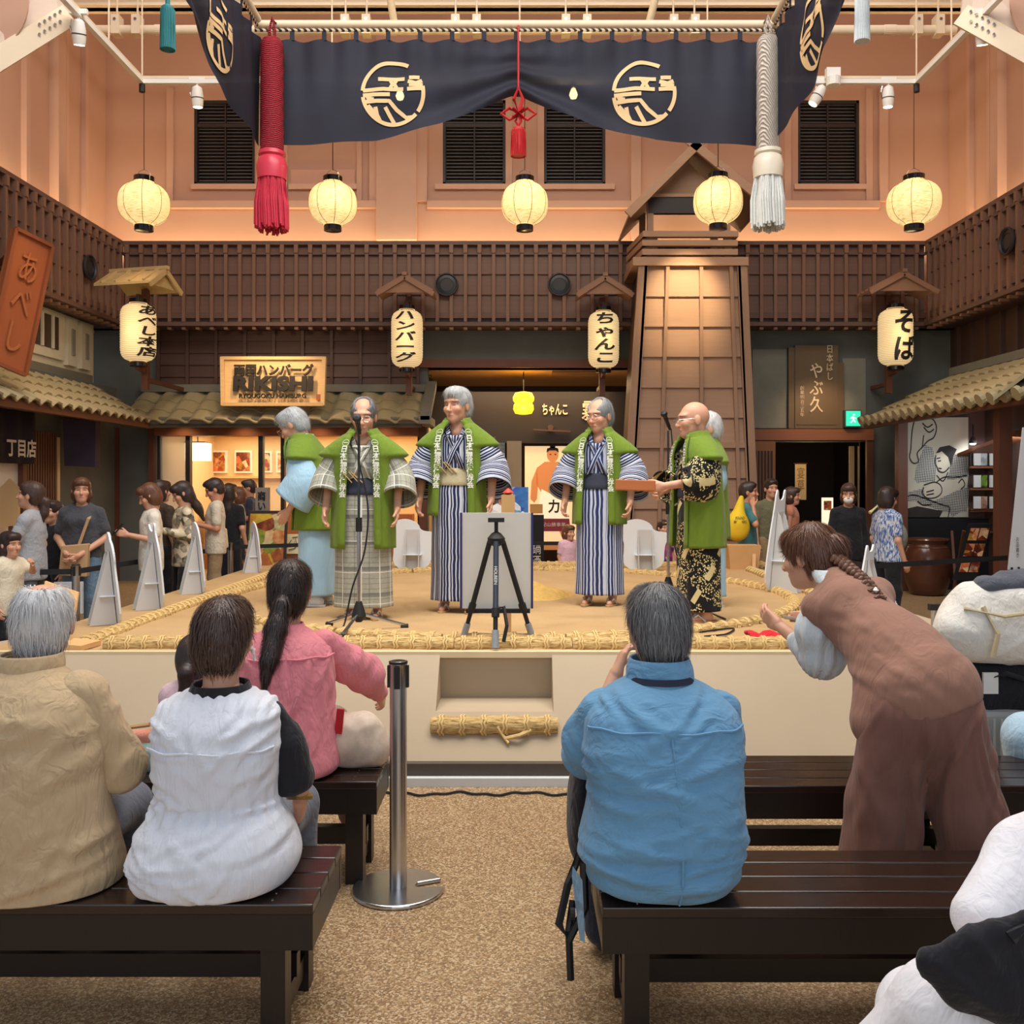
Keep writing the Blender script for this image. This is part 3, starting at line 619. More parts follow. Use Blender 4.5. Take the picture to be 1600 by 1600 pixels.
# soba signboard
t = thing('shop_sign', 'tall dark wooden signboard with gold brush lettering above the soba shop', 'sign')
x0, x1, z0, z1 = bx(1230), bx(1316), bz(670), bz(541)
bw = wood('signboard_wood', sc8(112, 92, 66), 'z', var=.2)
box('board', x0 + .1, x1 - .1, BY - .1, BY, z0, z1, bw, t); box('side_leaf', x0, x0 + .1, BY - .08, BY, z0, z1 - .03, bw, t); box('side_leaf', x1 - .1, x1, BY - .08, BY, z0, z1 - .28, bw, t)
text_on('lettering', '日本ばし', .12, (bx(1293), BY - .105, bz(568)), (1, 0, 0), (0, 0, 1), gold, t, vertical=True, fit=(.11, .56), thick=.015)
text_on('lettering', 'やぶ久', .2, (bx(1272), BY - .105, bz(607)), (1, 0, 0), (0, 0, 1), gold, t, vertical=True, fit=(.22, .8), bold=.01, thick=.015)
text_on('lettering', '創業明治三五年', .1, (bx(1250), BY - .105, bz(628)), (1, 0, 0), (0, 0, 1), gold, t, vertical=True, fit=(.07, .5), thick=.01)
box('moulding', x0 + .13, x1 - .13, BY - .115, BY - .1, z0 + .06, z0 + .075, bw, t)
spot('sign_light', (bx(1275), 14.6, bz(610)), (bx(1275), BY, bz(665)), 20, WARM, 100, .8)
# green exit sign
t = thing('exit_sign', 'green lit emergency exit sign with running figure', 'sign'); p = at(1333, 654, 15.3)
box('housing', p.x - .13, p.x + .13, 15.3, 15.48, p.z - .14, p.z + .14, pm('sign_housing', sc8(70, 90, 84), .5, 0), t); box('face', p.x - .115, p.x + .115, 15.285, 15.3, p.z - .12, p.z + .12, emis('exit_green', (.03, .66, .38), 1.2), t)
V, F = strokes([[(-.02, .02), (.0, -.02), (.03, -.06)], [(0, -.02), (-.05, -.07)], [(-.05, .0), (-.02, .025), (.04, .0)]], .018); n = len(V); h_ = np.array(arc(.005, .06, .016, .016, 0, 330, 10)); V = np.concatenate([V, h_]); F = F + [tuple(range(n, n + len(h_)))]
flat_on('running_figure', V, F, (p.x, 15.28, p.z), (1, 0, 0), (0, 0, 1), emis('exit_white', (.8, 1, .92), 1.4), t)
# --- slanted brown board on the left
c = [at(23, 357, 10.6), at(80, 385, 11.05), at(38, 586, 10.85), at(-22, 560, 10.4)]
nrm = (c[1] - c[0]).cross(c[3] - c[0]).normalized()
if nrm.y > 0: nrm = -nrm
t = thing('slanted_sign', 'tilted reddish brown signboard with carved lettering on the left', 'sign')
MB().hexa([q for q in (c[3], c[2], c[2] - nrm * .07, c[3] - nrm * .07, c[0], c[1], c[1] - nrm * .07, c[0] - nrm * .07)]).build('board', wood('orange_board', sc8(172, 96, 58), 'z', var=.15), t)
uu = (c[1] - c[0]).normalized(); vv = (c[0] - c[3]).normalized(); mid = sum(c, Vector()) / 4
fm = MB()
for a, b in ((0, 1), (1, 2), (2, 3), (3, 0)): fm.bar(c[a] + nrm * .015, c[b] + nrm * .015, .04, .05, nrm)
fm.build('frame', wood('orange_frame', sc8(150, 84, 52), 'z', var=.15), t)
text_on('lettering', 'あべし', .3, mid + nrm * .012, uu, vv, wood('carved_letter', sc8(186, 112, 66), 'z', var=.1), t, vertical=True, fit=(.24, 1.15), thick=.02)
MB().bar(c[0] * .5 + c[1] * .5 - nrm * .05, Vector((-6.4, 11.6, 4.4)), .06, .06).build('bracket', M['darkv'], t)
spot('board_light', (mid.x + .9, mid.y - .6, mid.z + 1.2), mid, 22, WARM, 60, .8)
# --- left shop hangings
t = thing('shop_curtain', 'dark split doorway curtain with white shop lettering at the left edge', 'curtain')
V = []; F = []
for j in range(2):
    for i in range(13): V.append((-6.42 + .02 * math.sin(i * 1.3), 11.55 + i * .082, 2.68 - j * .68))
F = [(i, i + 1, 14 + i, 13 + i) for i in range(12)]
solid(mobj('cloth', V, F, pm('indigo_noren', sc8(44, 40, 58), .9, .1), t, True), .01)
text_on('lettering', '丁目店', .2, (-6.39, 12.16, 2.2), (0, 1, 0), (0, 0, 1), M['white'], t, bold=.03, fit=(.72, .24))
MB().cyl((-6.42, 11.4, 2.7), (-6.42, 12.7, 2.7), .018, n=8).build('rod', M['darkv'], t)
t = thing('cloth_banner', 'dark purple cloth hung over a box frame beside the slatted door', 'banner'); p = at(109, 693, 13.6); p.x += .17
MB().hexa([(p.x - .2, 13.5, 2.0), (p.x + .19, 13.6, 1.98), (p.x + .19, 13.75, 1.98), (p.x - .17, 13.7, 2.0), (p.x - .2, 13.45, 2.66), (p.x + .2, 13.6, 2.64), (p.x + .2, 13.75, 2.64), (p.x - .2, 13.7, 2.66)]).build('cloth', pm('purple_cloth', sc8(70, 58, 78), .9, .12), t)
MB().cyl((p.x - .24, 13.5, 2.68), (p.x + .22, 13.66, 2.66), .015, n=8).build('rod', M['darkv'], t)
t = thing('house_board', 'house-shaped beige notice board by the left shop', 'board'); p = at(14, 785, 11.9)
MB().prism([(-.12, -.32), (.12, -.28), (.12, .18), (0, .3), (-.12, .18)], (p.x, 11.9, p.z), (1, 0, 0), (0, 0, 1), -.04).build('panel', pm('kraft_board', sc8(214, 176, 128), .8, .06), t)
MB().bar((p.x, 11.94, FL), (p.x, 11.94, p.z), .04, .04).build('post', M['darkv'], t)
# --- round loudspeakers on the frieze
def speaker_round(p, rz, label):
    t = thing('round_speaker', label, 'speaker', 'round speakers on the frieze', p, rz)
    MB().lathe([(.172, 0), (.185, .02), (.18, .05), (.165, .05), (.15, .02)], 28, (0, 0, 0), (0, -1, 0)).build('rim', pm('speaker_rim', sc8(48, 46, 50), .5, 0), t, True)
    MB().lathe([(.16, .0), (.16, .022), (.105, .03), (.1, .015), (.001, .018)], 28, (0, 0, 0), (0, -1, 0)).build('cone', pm('speaker_cone', sc8(20, 24, 28), .35, 0), t, True)
    return t
speaker_round(at(698, 445, 14.98), 0, 'round black speaker set in the frieze beside the katakana lantern')
speaker_round(at(874, 445, 14.98), 0, 'round black speaker set in the frieze above the yellow pendant')
speaker_round((-6.26, 13.75, EYE + (755 - 418) / 1480 * 13.75), PI / 2, 'round dark speaker in the left side frieze')
speaker_round((6.40, 12.4, EYE + (755 - 377) / 1480 * 12.4), -PI / 2, 'round dark speaker in the right side frieze')
# ---------------------------------------------------------------- fire-watch tower
tw = thing('watch_tower', 'tapering wooden watch tower with belfry roof in front of the frieze', 'tower', loc=(0, 0, 0))
TY = 13.9
def tx(px, Y=TY): return (px - CX) / FPX * Y
def tz(py, Y=TY): return EYE + (CY - py) / FPX * Y
bxl, bxr, txl, txr = tx(968), tx(1186), tx(1001), tx(1161)
zb_, zt_ = 0.0, tz(416)
def tf(u, z, y=TY):
    k = (z - zb_) / (zt_ - zb_); return (bxl + (txl - bxl) * k) * (1 - u) + (bxr + (txr - bxr) * k) * u
D_ = 1.1
MB().hexa([(bxl + .02, TY + .03, 0), (bxr - .02, TY + .03, 0), (bxr - .02, TY + D_, 0), (bxl + .02, TY + D_, 0), (txl + .02, TY + .03, zt_), (txr - .02, TY + .03, zt_), (txr - .02, TY + D_, zt_), (txl + .02, TY + D_, zt_)]).build('shaft', M['dark'], tw)
us = [.045, .27, .60, .885, .965]; us = [.05, .26, .585, .875, .95]
zr = [tz(y) for y in (417, 464, 511, 558, 606, 653, 692)] + [tz(y) for y in (700, 747, 795, 842, 890)] + [0.0]
for i in range(len(zr) - 1):
    z1, z0 = zr[i], zr[i + 1]
    if i == 6: continue
    for j in range(4):
        u0, u1 = us[j], us[j + 1]
        MB().hexa([(tf(u0, z0), TY - .035, z0), (tf(u1, z0), TY - .035, z0), (tf(u1, z0), TY + .04, z0), (tf(u0, z0), TY + .04, z0), (tf(u0, z1), TY + .005, z1), (tf(u1, z1), TY + .005, z1), (tf(u1, z1), TY + .04, z1), (tf(u0, z1), TY + .04, z1)]).build('plank', M['tower'], tw)
for k, u in enumerate(us):
    w = .05 if 0 < k < 4 else .045
    MB().bar((tf(u, 0), TY - .045, 0), (tf(u, zt_), TY - .045, zt_), w, .05, (0, 1, 0)).build('batten', M['tower_v'], tw)
for u in (.018, .985): MB().bar((tf(u, 0), TY - .02, 0), (tf(u, zt_), TY - .02, zt_), .13, .1, (0, 1, 0)).build('corner_post', M['tower_v'], tw)
box('cross_rail', tf(.02, tz(696)), tf(.98, tz(696)), TY - .06, TY + .05, tz(700), tz(691), M['tower'], tw)
box('head_beam', tx(988), tx(1167), TY - .1, TY + D_ + .05, tz(417), tz(404), M['tower'], tw)
for y0, y1, a, b in ((401, 392, 1002, 1150), (387, 378, 1002, 1150), (373, 364, 1003, 1151)):
    box('deck_rail', tx(a), tx(b), TY - .12, TY - .02, tz(y0), tz(y1), M['tower'], tw)
    MB().hexa([(tx(a) - .12, TY + .9, tz(y0)), (tx(a), TY + .9, tz(y0)), (tx(a) + .06, TY - .1, tz(y0)), (tx(a), TY - .12, tz(y0)), (tx(a) - .12, TY + .9, tz(y1)), (tx(a), TY + .9, tz(y1)), (tx(a) + .06, TY - .1, tz(y1)), (tx(a), TY - .12, tz(y1))]).build('deck_rail', M['tower'], tw)
    box('deck_rail', tx(b) - .1, tx(b), TY - .02, TY + 1.0, tz(y0), tz(y1), M['tower'], tw)
for px in (1010, 1022, 1116, 1138): box('rail_post', tx(px) - .05, tx(px) + .05, TY - .02, TY + .06, tz(404), tz(364), M['tower_v'], tw)
for px in (1016, 1136):
    for y in (TY + .02, TY + .9): box('belfry_post', tx(px) - .045, tx(px) + .045, y - .045, y + .045, tz(404), tz(300), M['tower_v'], tw)
box('belfry_beam', tx(1012), tx(1142), TY - .03, TY + .06, tz(334), tz(309), M['wframe'], tw); box('belfry_beam', tx(1010), tx(1145), TY - .05, TY + .02, tz(309), tz(304), M['tower'], tw)
MB().prism([(tx(1018), tz(309)), (tx(1135), tz(309)), (tx(1078), tz(252))], (0, TY + .1, 0), (1, 0, 0), (0, 0, 1), .03).build('gable_panel', M['tower'], tw)
ap = Vector((tx(1081), TY, tz(243)))
for s, ex, ez in ((-1, 979, 348), (1, 1186, 330)):
    e = Vector((tx(ex), TY, tz(ez)))
    MB().hexa([e + Vector((0, -.3, 0)), ap + Vector((0, -.3, 0)), ap + Vector((0, 1.2, 0)), e + Vector((0, 1.2, 0)), e + Vector((0, -.3, .05)), ap + Vector((0, -.3, .06)), ap + Vector((0, 1.2, .06)), e + Vector((0, 1.2, .05))]).build('roof_slope', M['dark'], tw)
    d = (ap - e).normalized(); MB().bar(e + Vector((-s * -.02, -.32, .03)), ap + d * .25 + Vector((0, -.32, .02)), .05, .12, (0, 0, 1)).build('barge_board', M['tower'], tw)
spot('tower_light', (tx(1085), 12.5, 5.5), (tx(1068), 13.9, 4.4), 260, (1, .72, .4), 48, .9, .03)
# ---------------------------------------------------------------- sumo ring platform
SZ = 0.75; SX0, SX1, SY0, SY1 = -3.2, 2.8, 5.6, 11.5
ring = thing('sumo_ring', 'raised clay sumo ring platform with straw bale borders', 'platform')
nx0, nx1 = -.47, .19; NZ = .47; SB = 5.08; ZB = .26
def fy(z): return SY0 + (SB - SY0) * (SZ - z) / (SZ - ZB)
c = MB()
# sloped front in three pieces around the step niche, then the other sides
def fr_(x0, x1, z0, z1): c.add([(x0, fy(z0), z0), (x1, fy(z0), z0), (x1, fy(z1), z1), (x0, fy(z1), z1)], [(0, 1, 2, 3)])
fr_(SX0 - .3, nx0, ZB, SZ); fr_(nx1, SX1 + .3, ZB, SZ); fr_(nx0, nx1, ZB, NZ)
yb = fy(SZ) + .0
c.add([(nx0, fy(NZ), NZ), (nx1, fy(NZ), NZ), (nx1, yb + .06, NZ), (nx0, yb + .06, NZ)], [(0, 1, 2, 3)])
c.add([(nx0, yb + .06, NZ), (nx1, yb + .06, NZ), (nx1, yb + .02, SZ), (nx0, yb + .02, SZ)], [(0, 1, 2, 3)])
c.add([(nx0, fy(NZ), NZ), (nx0, yb + .06, NZ), (nx0, yb + .02, SZ), (nx0, fy(SZ), SZ)], [(0, 1, 2, 3)]); c.add([(nx1, fy(NZ), NZ), (nx1, yb + .06, NZ), (nx1, yb + .02, SZ), (nx1, fy(SZ), SZ)], [(3, 2, 1, 0)])
c.add([(SX0 - .3, SB, ZB), (SX0 - .3, SY1, ZB), (SX0, SY1, SZ), (SX0, SY0, SZ), (SX0 - .3, SY0, SZ)], [(0, 1, 2, 3, 4)])
c.add([(SX1 + .3, SB, ZB), (SX1, SY1, ZB), (SX1, SY1, SZ), (SX1, SY0, SZ), (SX1 + .3, SY0, SZ)], [(4, 3, 2, 1, 0)])
c.add([(SX0 - .3, SY1, ZB), (SX1, SY1, ZB), (SX1, SY1, SZ), (SX0, SY1, SZ)], [(0, 1, 2, 3)])
c.build('clay_bank', M['clay'], ring)
top = MB(); g = 40; V = []
for j in range(g + 1):
    for i in range(g + 1):
        x = SX0 + (SX1 - SX0) * i / g; y = SY0 + (SY1 - SY0) * j / g
        V.append((x, y, SZ + (0 if i in (0, g) or j in (0, g) else .006 * math.sin(7.1 * x + 2 * math.sin(3 * y)) * math.cos(6 * y + x))))
top.add(V, [(j * (g + 1) + i, j * (g + 1) + i + 1, (j + 1) * (g + 1) + i + 1, (j + 1) * (g + 1) + i) for j in range(g) for i in range(g)])
top.build('sand_top', M['sand'], ring, 'all')
box('front_lip', SX0 - .3, SX1 + .3, SY0 - .012, SY0 + .03, SZ - .03, SZ + .006, pm('clay_lip', sc8(236, 214, 172), .9, .05), ring)
box('plinth', SX0 - .3, SX1 + .3, SB - .05, SB + 1, FL + .045, ZB, pm('plinth_dark', sc8(84, 74, 66), .6, .15, 20), ring)
box('base_strip', SX0 - .32, SX1 + .32, SB - .09, SB + 1, FL, FL + .045, pm('white_base_strip', sc8(226, 232, 232), .4, .03), ring)
# straw bales
def bale(L, r, bend=0.0, n=14, ties=6, sg=18):
    mb = MB(); V = []
    def pos(s): # along arc of radius bend
        if bend: a = s / bend; return Vector((bend * math.sin(a), bend * (math.cos(a) - 1), 0)), Vector((math.sin(a), math.cos(a), 0)), Vector((math.cos(a), -math.sin(a), 0))
        return Vector((s, 0, 0)), Vector((0, 1, 0)), Vector((1, 0, 0))
    rnd = random.Random(3)
    for i in range(sg + 1):
        s = -L / 2 + L * i / sg; p, u, d = pos(s); k = 1 - .16 * math.exp(-min(i, sg - i) * 1.3)
        for q in range(n):
            t = 2 * PI * q / n; rr = r * k * (1 + .07 * rnd.uniform(-1, 1)); V.append(p + u * math.cos(t) * rr + Vector((0, 0, 1)) * math.sin(t) * rr)
    F = [(i * n + q, i * n + (q + 1) % n, (i + 1) * n + (q + 1) % n, (i + 1) * n + q) for i in range(sg) for q in range(n)] + [tuple(range(n)), tuple(range(sg * n, sg * n + n))]
    mb.add(V, F); mb.cm = 1
    for i in range(ties):
        for dd in (-.008, .008):
            s = -L / 2 + L * (i + .5) / ties + dd; p, u, d = pos(s)
            mb.tube([p + u * math.cos(2 * PI * q / n) * r * 1.06 + Vector((0, 0, 1)) * math.sin(2 * PI * q / n) * r * 1.06 + d * .006 * math.sin(3 * q) for q in range(n)], .0075, 5, True)
    return mb
b0 = None
def place(proto, loc, rz):
    if proto.get('used') is None: proto['used'] = 1; proto.location = loc; proto.rotation_euler = (0, 0, rz); return proto
    return clone(proto, loc, ring, (0, 0, rz))
pf = bale(.70, .05, ties=7).build('straw_bale', [M['straw'], M['strawrope']], ring, True)
for i in range(7): place(pf, (-2.17 + i * .71, 5.76, SZ + .016), 0)
for i in range(7): place(pf, (2.62, 6.2 + i * .71, SZ + .0), PI / 2); place(pf, (-2.95 + .25, 6.2 + i * .71, SZ - .005), PI / 2)
for i in range(8): place(pf, (-2.4 + i * .71, 11.25, SZ + .02), 0)
R_ = 2.45; nb = 20; RC = Vector((-.1, 8.45, SZ + .004))
pr = bale(2 * PI * R_ / nb * .97, .045, R_, ties=6).build('ring_bale', [M['straw'], M['strawrope']], ring, True)
for i in range(nb):
    a = 2 * PI * i / nb; place(pr, RC + Vector((R_ * math.sin(a), R_ * math.cos(a), 0)), -a)
sbale = bale(.70, .05, ties=6).build('step_bale', [M['straw'], M['strawrope']], ring, True); sbale.location = (-.14, fy(NZ - .06) - .02, NZ - .055)
MB().tube([(-.12, fy(.4) - .05, .42), (-.08, fy(.38) - .05, .36), (.0, fy(.36) - .04, .38), (.06, fy(.38) - .03, .40)], .012, 6).tube([(-.2, fy(.4) - .045, .46), (-.1, fy(.4) - .05, .38), (-.06, fy(.36) - .05, .34)], .008, 6).build('rope_knot', M['strawrope'], ring)
# sand heap
V = []; F = []; n = 24
for j in range(7):
    for i in range(n):
        t = 2 * PI * i / n; r = .3 * (1 - j / 6.0) * (1 + .12 * math.sin(3 * t + j)); V.append((.12 + r * math.cos(t) * 1.2, 8.35 + r * math.sin(t), SZ + .14 * (j / 6.0) ** .8))
F = [(j * n + i, j * n + (i + 1) % n, (j + 1) * n + (i + 1) % n, (j + 1) * n + i) for j in range(6) for i in range(n)]
tag(mobj('sand_heap', V, F, pm('heap_sand', sc8(226, 186, 106), .95, .2, 30, .8, 60), None, True), 'small heap of loose sand beside the easel board', 'sand')
# ---------------------------------------------------------------- benches
bw1 = wood('bench_lacquer', sc8(42, 27, 22), 'x', rough=.22, var=.25, spec=.6); bw2 = wood('bench_lacquer_end', sc8(27, 19, 17), 'z', rough=.35, var=.2)
def bench(label, x0, x1, y0, y1, legs):
    t = thing('bench', label, 'bench', 'dark lacquered spectator benches'); z1 = FL + .42; z0 = z1 - .03; np_ = 4; w = (y1 - y0) / np_
    for i in range(np_): box('seat_plank', x0, x1, y0 + i * w + .003, y0 + (i + 1) * w - .003, z0, z1, bw1, t, bev=.004)
    box('apron', x0, x1, y0 + .005, y0 + .035, z0 - .1, z0, bw2, t); box('apron', x0, x1, y1 - .035, y1 - .005, z0 - .1, z0, bw2, t); box('end_board', x0 + .001, x0 + .03, y0 + .036, y1 - .036, z0 - .1, z0, bw2, t); box('end_board', x1 - .03, x1 - .001, y0 + .036, y1 - .036, z0 - .1, z0, bw2, t)
    for lx in legs:
        for y in (y0 + .036, y1 - .106): box('leg', lx - .035, lx + .035, y, y + .07, FL, z0, bw2, t)
        box('cross_rail', lx - .022, lx + .022, y0 + .106, y1 - .106, FL + .05, FL + .115, bw2, t)
    box('stretcher', min(legs) - .03, max(legs) + .03, (y0 + y1) / 2 - .022, (y0 + y1) / 2 + .022, FL + .115, FL + .185, bw2, t)
    for lx in legs:
        for i in range(np_):
            for k in (.3, .7): MB().cyl((lx, y0 + (i + k) * w, z1), (lx, y0 + (i + k) * w, z1 + .0015), .004, n=6).build('screw', M['chrome'], t)
    return t
bench('dark lacquered bench carrying the beige shirt and the white smock', -3.1, -.58, 2.65, 3.09, (-2.9, -.70))
bench('dark lacquered bench carrying the person in the denim shirt', .23, 2.7, 2.63, 3.05, (.33, 1.6, 2.5))
bench('dark lacquered bench carrying the woman in the pink blouse', -2.9, -.565, 3.74, 4.10, (-2.6, -.66))
bench('dark lacquered bench beyond the woman in the brown vest', .25, 3.0, 3.69, 4.11, (.4, 1.7, 2.85))
# ---------------------------------------------------------------- steel stanchion with the slotted base
def stanchion(label, loc, h, r, slot=True, belts=()):
    t = thing('stanchion', label, 'stanchion', 'belt barrier posts', loc)
    n = 48; V = []; F = []
    a0, a1 = (.02, .42) if slot else (0, 0)
    poly = []
    if slot:
        for i in range(n + 1): a = a1 + (2 * PI + a0 - a1) * i / n; poly.append((r * math.cos(a), r * math.sin(a)))
        poly += [(r * .40, .0), (r * .36, r * .1), (r * .42, r * .2)]
    else: poly = [(r * math.cos(2 * PI * i / n), r * math.sin(2 * PI * i / n)) for i in range(n)]
    bs = MB().prism(poly, (0, 0, 0), (1, 0, 0), (0, 1, 0), .018).build('base', M['steel'], t); bevel(bs, .006)
    MB().lathe([(.034, .01), (.034, h - .1)], 24).build('post', M['steel'], t, True)
    hd = MB().lathe([(.0345, h - .1), (.0345, h - .01), (.036, h - .008), (.036, h), (.03, h + .006)], 24).build('head', M['steel'], t, True)
    MB().lathe([(.037, h - .004), (.037, h + .004), (.02, h + .008)], 24).build('cap', M['rubber'], t, True)
    for a in (0, PI / 2, PI, -PI / 2):
        m = Matrix.Rotation(a, 3, 'Z'); MB().obox(m @ Vector((.036, 0, h - .055)), (.012, .022, .085), m).build('belt_slot', M['rubber'], t)
    return t
stanchion('steel belt post with a slotted round base in the aisle', (-.477, 3.72, FL), .897, .18)
belt_m = pm('belt_black', sc8(34, 34, 38), .8, .05)
def belt(name, pts, label, z=None):
    t = MB()
    for a, b in zip(pts[:-1], pts[1:]): t.bar(a, b, .004, .05)
    return tag(t.build(name, belt_m), label, 'belt', 'black barrier belts')
BL = [(-4.02, 8.58), (-3.62, 11.85), (-2.75, 12.3), (-.2, 12.6), (1.9, 12.6)]
for k, (x, y) in enumerate(BL[:4]): stanchion(['thin steel belt post beside the grey-blouse woman', 'steel belt post near the food menu stand', 'steel belt post half behind the bowing man', 'steel belt post behind the easel board'][k], (x, y, FL), .86, .16, False)
for k in range(len(BL) - 1):
    a, b = BL[k], BL[k + 1]; d = (Vector(b) - Vector(a)).normalized() * .045
    belt('barrier_belt', [(a[0] + d.x, a[1] + d.y, FL + .80), (b[0] - d.x, b[1] - d.y, FL + .80)], ['black barrier belt behind the tall white cutouts', 'black barrier belt in front of the food menu stand', 'black barrier belt behind the plaid kimono man', 'black barrier belt in front of the wrestler poster'][k])
belt('barrier_belt', [(-6.0, 8.2, FL + .8), (-4.06, 8.57, FL + .8)], 'black barrier belt leading to the left edge')
stanchion('steel belt post beside the striped-blouse visitor', (3.30, 8.9, FL), .9, .16, False)
belt('barrier_belt', [(3.34, 8.92, FL + .82), (5.1, 9.9, FL + .82)], 'black barrier belt in front of the big brown jar')
belt('barrier_belt', [(3.05, 11.2, FL + .82), (3.28, 8.94, FL + .82)], 'black barrier belt behind the braided woman')
# cable and tape on the floor
pts = []
for i in range(60):
    x = -.75 + 1.15 * i / 59; pts.append((x, 4.86 + .02 * math.sin(i * .35) + .012 * math.sin(i * .9), FL + .008))
tag(MB().tube(pts, .006, 6).build('floor_cable', M['rubber']), 'black cable running along the foot of the ring platform', 'cable')
tag(box('floor_tape', .98, 1.03, 3.3, 3.62, FL, FL + .001, pm('pink_tape', sc8(240, 150, 150), .6, 0)), 'short strip of pink tape on the floor between the benches', 'tape')
# ---------------------------------------------------------------- hanging ring curtain
N = NT('navy_curtain'); v = N.coord((1, 1, 1)); n = N.noise(v, 1.5, 3); N.base(N.mix(n, sc8(16, 19, 34), sc8(27, 33, 55))); N.b.inputs['Roughness'].default_value = .75
tr = N.new('ShaderNodeBsdfTransparent'); mx = N.new('ShaderNodeMixShader'); mx.inputs[0].default_value = .012; out = N.n['Material Output']
N.link(N.b.outputs[0], mx.inputs[1]); N.link(tr.outputs[0], mx.inputs[2]); N.link(mx.outputs[0], out.inputs[0]); M['navy'] = N.m
M['gilt'] = pm('emblem_gold', sc8(232, 200, 150), .7, .04, 6)
CW = 2.85; CYB = 10.55; CZT = 6.70
def curtain_fn(side):
    """s in [-1,1] across a panel, f in [0,1] from top to bottom -> local (x, out, z)"""
    cs = [(-1.02, 5.50), (-.8, 5.52), (-.55, 5.58), (-.3, 5.74), (-.12, 5.93), (-.02, 6.07), (.02, 6.07), (.12, 5.93), (.3, 5.72), (.55, 5.58), (.8, 5.52), (1.02, 5.50)]
    xs_ = [c_[0] for c_ in cs]; zs_ = [c_[1] for c_ in cs]
    def f_(s, f):
        zb2 = float(np.interp(s, xs_, zs_)); k = (s * 8.0) % 1.0; sc_ = .035 * (1 - (2 * k - 1) ** 2)
        zt2 = CZT - sc_; z = zt2 + (zb2 - zt2) * f
        d = abs(s); fold = .05 * f * math.sin(9 * f * (1 - d) * 2.2 + 14 * d * (1 - .3 * f)) * (1 - d) ** .6 + .03 * math.sin(s * 8 * 2 * PI) * (1 - f) ** 2 + .02 * f * math.sin(s * 21)
        return s * CW, fold, z
    return f_
def panel(name, label, M3):
    f_ = curtain_fn(0); nu, nv = 120, 28; V = []
    for j in range(nv + 1):
        for i in range(nu + 1): V.append(M3(*f_(-1 + 2 * i / nu, j / nv)))
    F = [(j * (nu + 1) + i, j * (nu + 1) + i + 1, (j + 1) * (nu + 1) + i + 1, (j + 1) * (nu + 1) + i) for j in range(nv) for i in range(nu)]
    t = thing(name, label, 'curtain', 'ring curtain panels'); mobj('cloth', V, F, M['navy'], t, True)
    # round crest: ring, cloud bars, waves (as printed)
    P = [arc(0, 0, .94, .94, 60, 176, 30), arc(0, 0, .94, .94, 188, 318, 34), arc(0, 0, .94, .94, -36, 12, 14)]
    P += [[(-.93, .07), (-.3, .12), (.32, .10)], [(-.46, .42), (.36, .42)], [(-.1, .42), (-.02, .28), (-.1, .12)], [(.12, .42), (.04, .28), (.12, .12)]]
    P += [[(.5, .46), (.82, .46)], [(.46, .34), (.72, .28), (.9, .36)], [(.5, .24), (.92, .22)], [(.44, .1), (.92, .12)]]
    P += [[(-.93, -.08), (-.6, -.05), (-.1, -.04)], [(-.9, -.28), (-.5, -.24), (-.12, -.24), (.1, -.5), (.4, -.74), (.62, -.72)], [(-.6, -.2), (-.78, -.16), (-.8, -.1)]]
    P += [[(-.55, -.42), (-.5, -.66), (-.42, -.82)], [(-.25, -.42), (-.12, -.66), (.02, -.9)], [(-.78, -.38), (-.56, -.62), (-.5, -.8)]]
    def dens(p): # subdivide
        q = []
        for a, b in zip(p[:-1], p[1:]):
            m = max(1, int(math.dist(a, b) / .12))
            q += [(a[0] + (b[0] - a[0]) * i / m, a[1] + (b[1] - a[1]) * i / m) for i in range(m)]
        return q + [p[-1]]
    SV, SF = strokes([dens(p) for p in P], .118)
    for s0 in (-.48, .50):
        V = []
        for x, y in SV:
            s = s0 + x * .36 / CW; zc = 6.09 + y * .36; zt2 = CZT; zb2 = 5.6; f = (zt2 - zc) / (zt2 - float(np.interp(s, [-1.02, -.8, -.55, -.3, 0, .3, .55, .8, 1.02], [5.5, 5.52, 5.58, 5.74, 6.07, 5.74, 5.58, 5.52, 5.5])))
            a, o_, z = f_(s, min(1, max(0, f))); V.append(M3(a, o_ - .012, zc))
        mobj('crest', V, SF, M['gilt'], t)
    # loops along the rod
    for i in range(17):
        s = -1 + 2 * i / 16; a, o_, z = f_(s, 0); p = [M3(a - .025, 0, z - .02), M3(a + .025, 0, z - .02), M3(a + .025, 0, CZT + .09), M3(a - .025, 0, CZT + .09)]
        if i in (0, 16): continue
        solid(mobj('loop', p, [(0, 1, 2, 3)], M['navy'], t), .01)
    return t
CX0 = -.04
panel('ring_curtain', 'navy curtain with gold crests hanging at the back of the ring', lambda x, o, z: (x + CX0, CYB + o, z))
panel('ring_curtain', 'navy curtain side panel sweeping up to the left', lambda x, o, z: (-CW + CX0 - o, CYB - CW + x, z))
panel('ring_curtain', 'navy curtain side panel sweeping up to the right', lambda x, o, z: (CW + CX0 + o, CYB - CW - x, z))
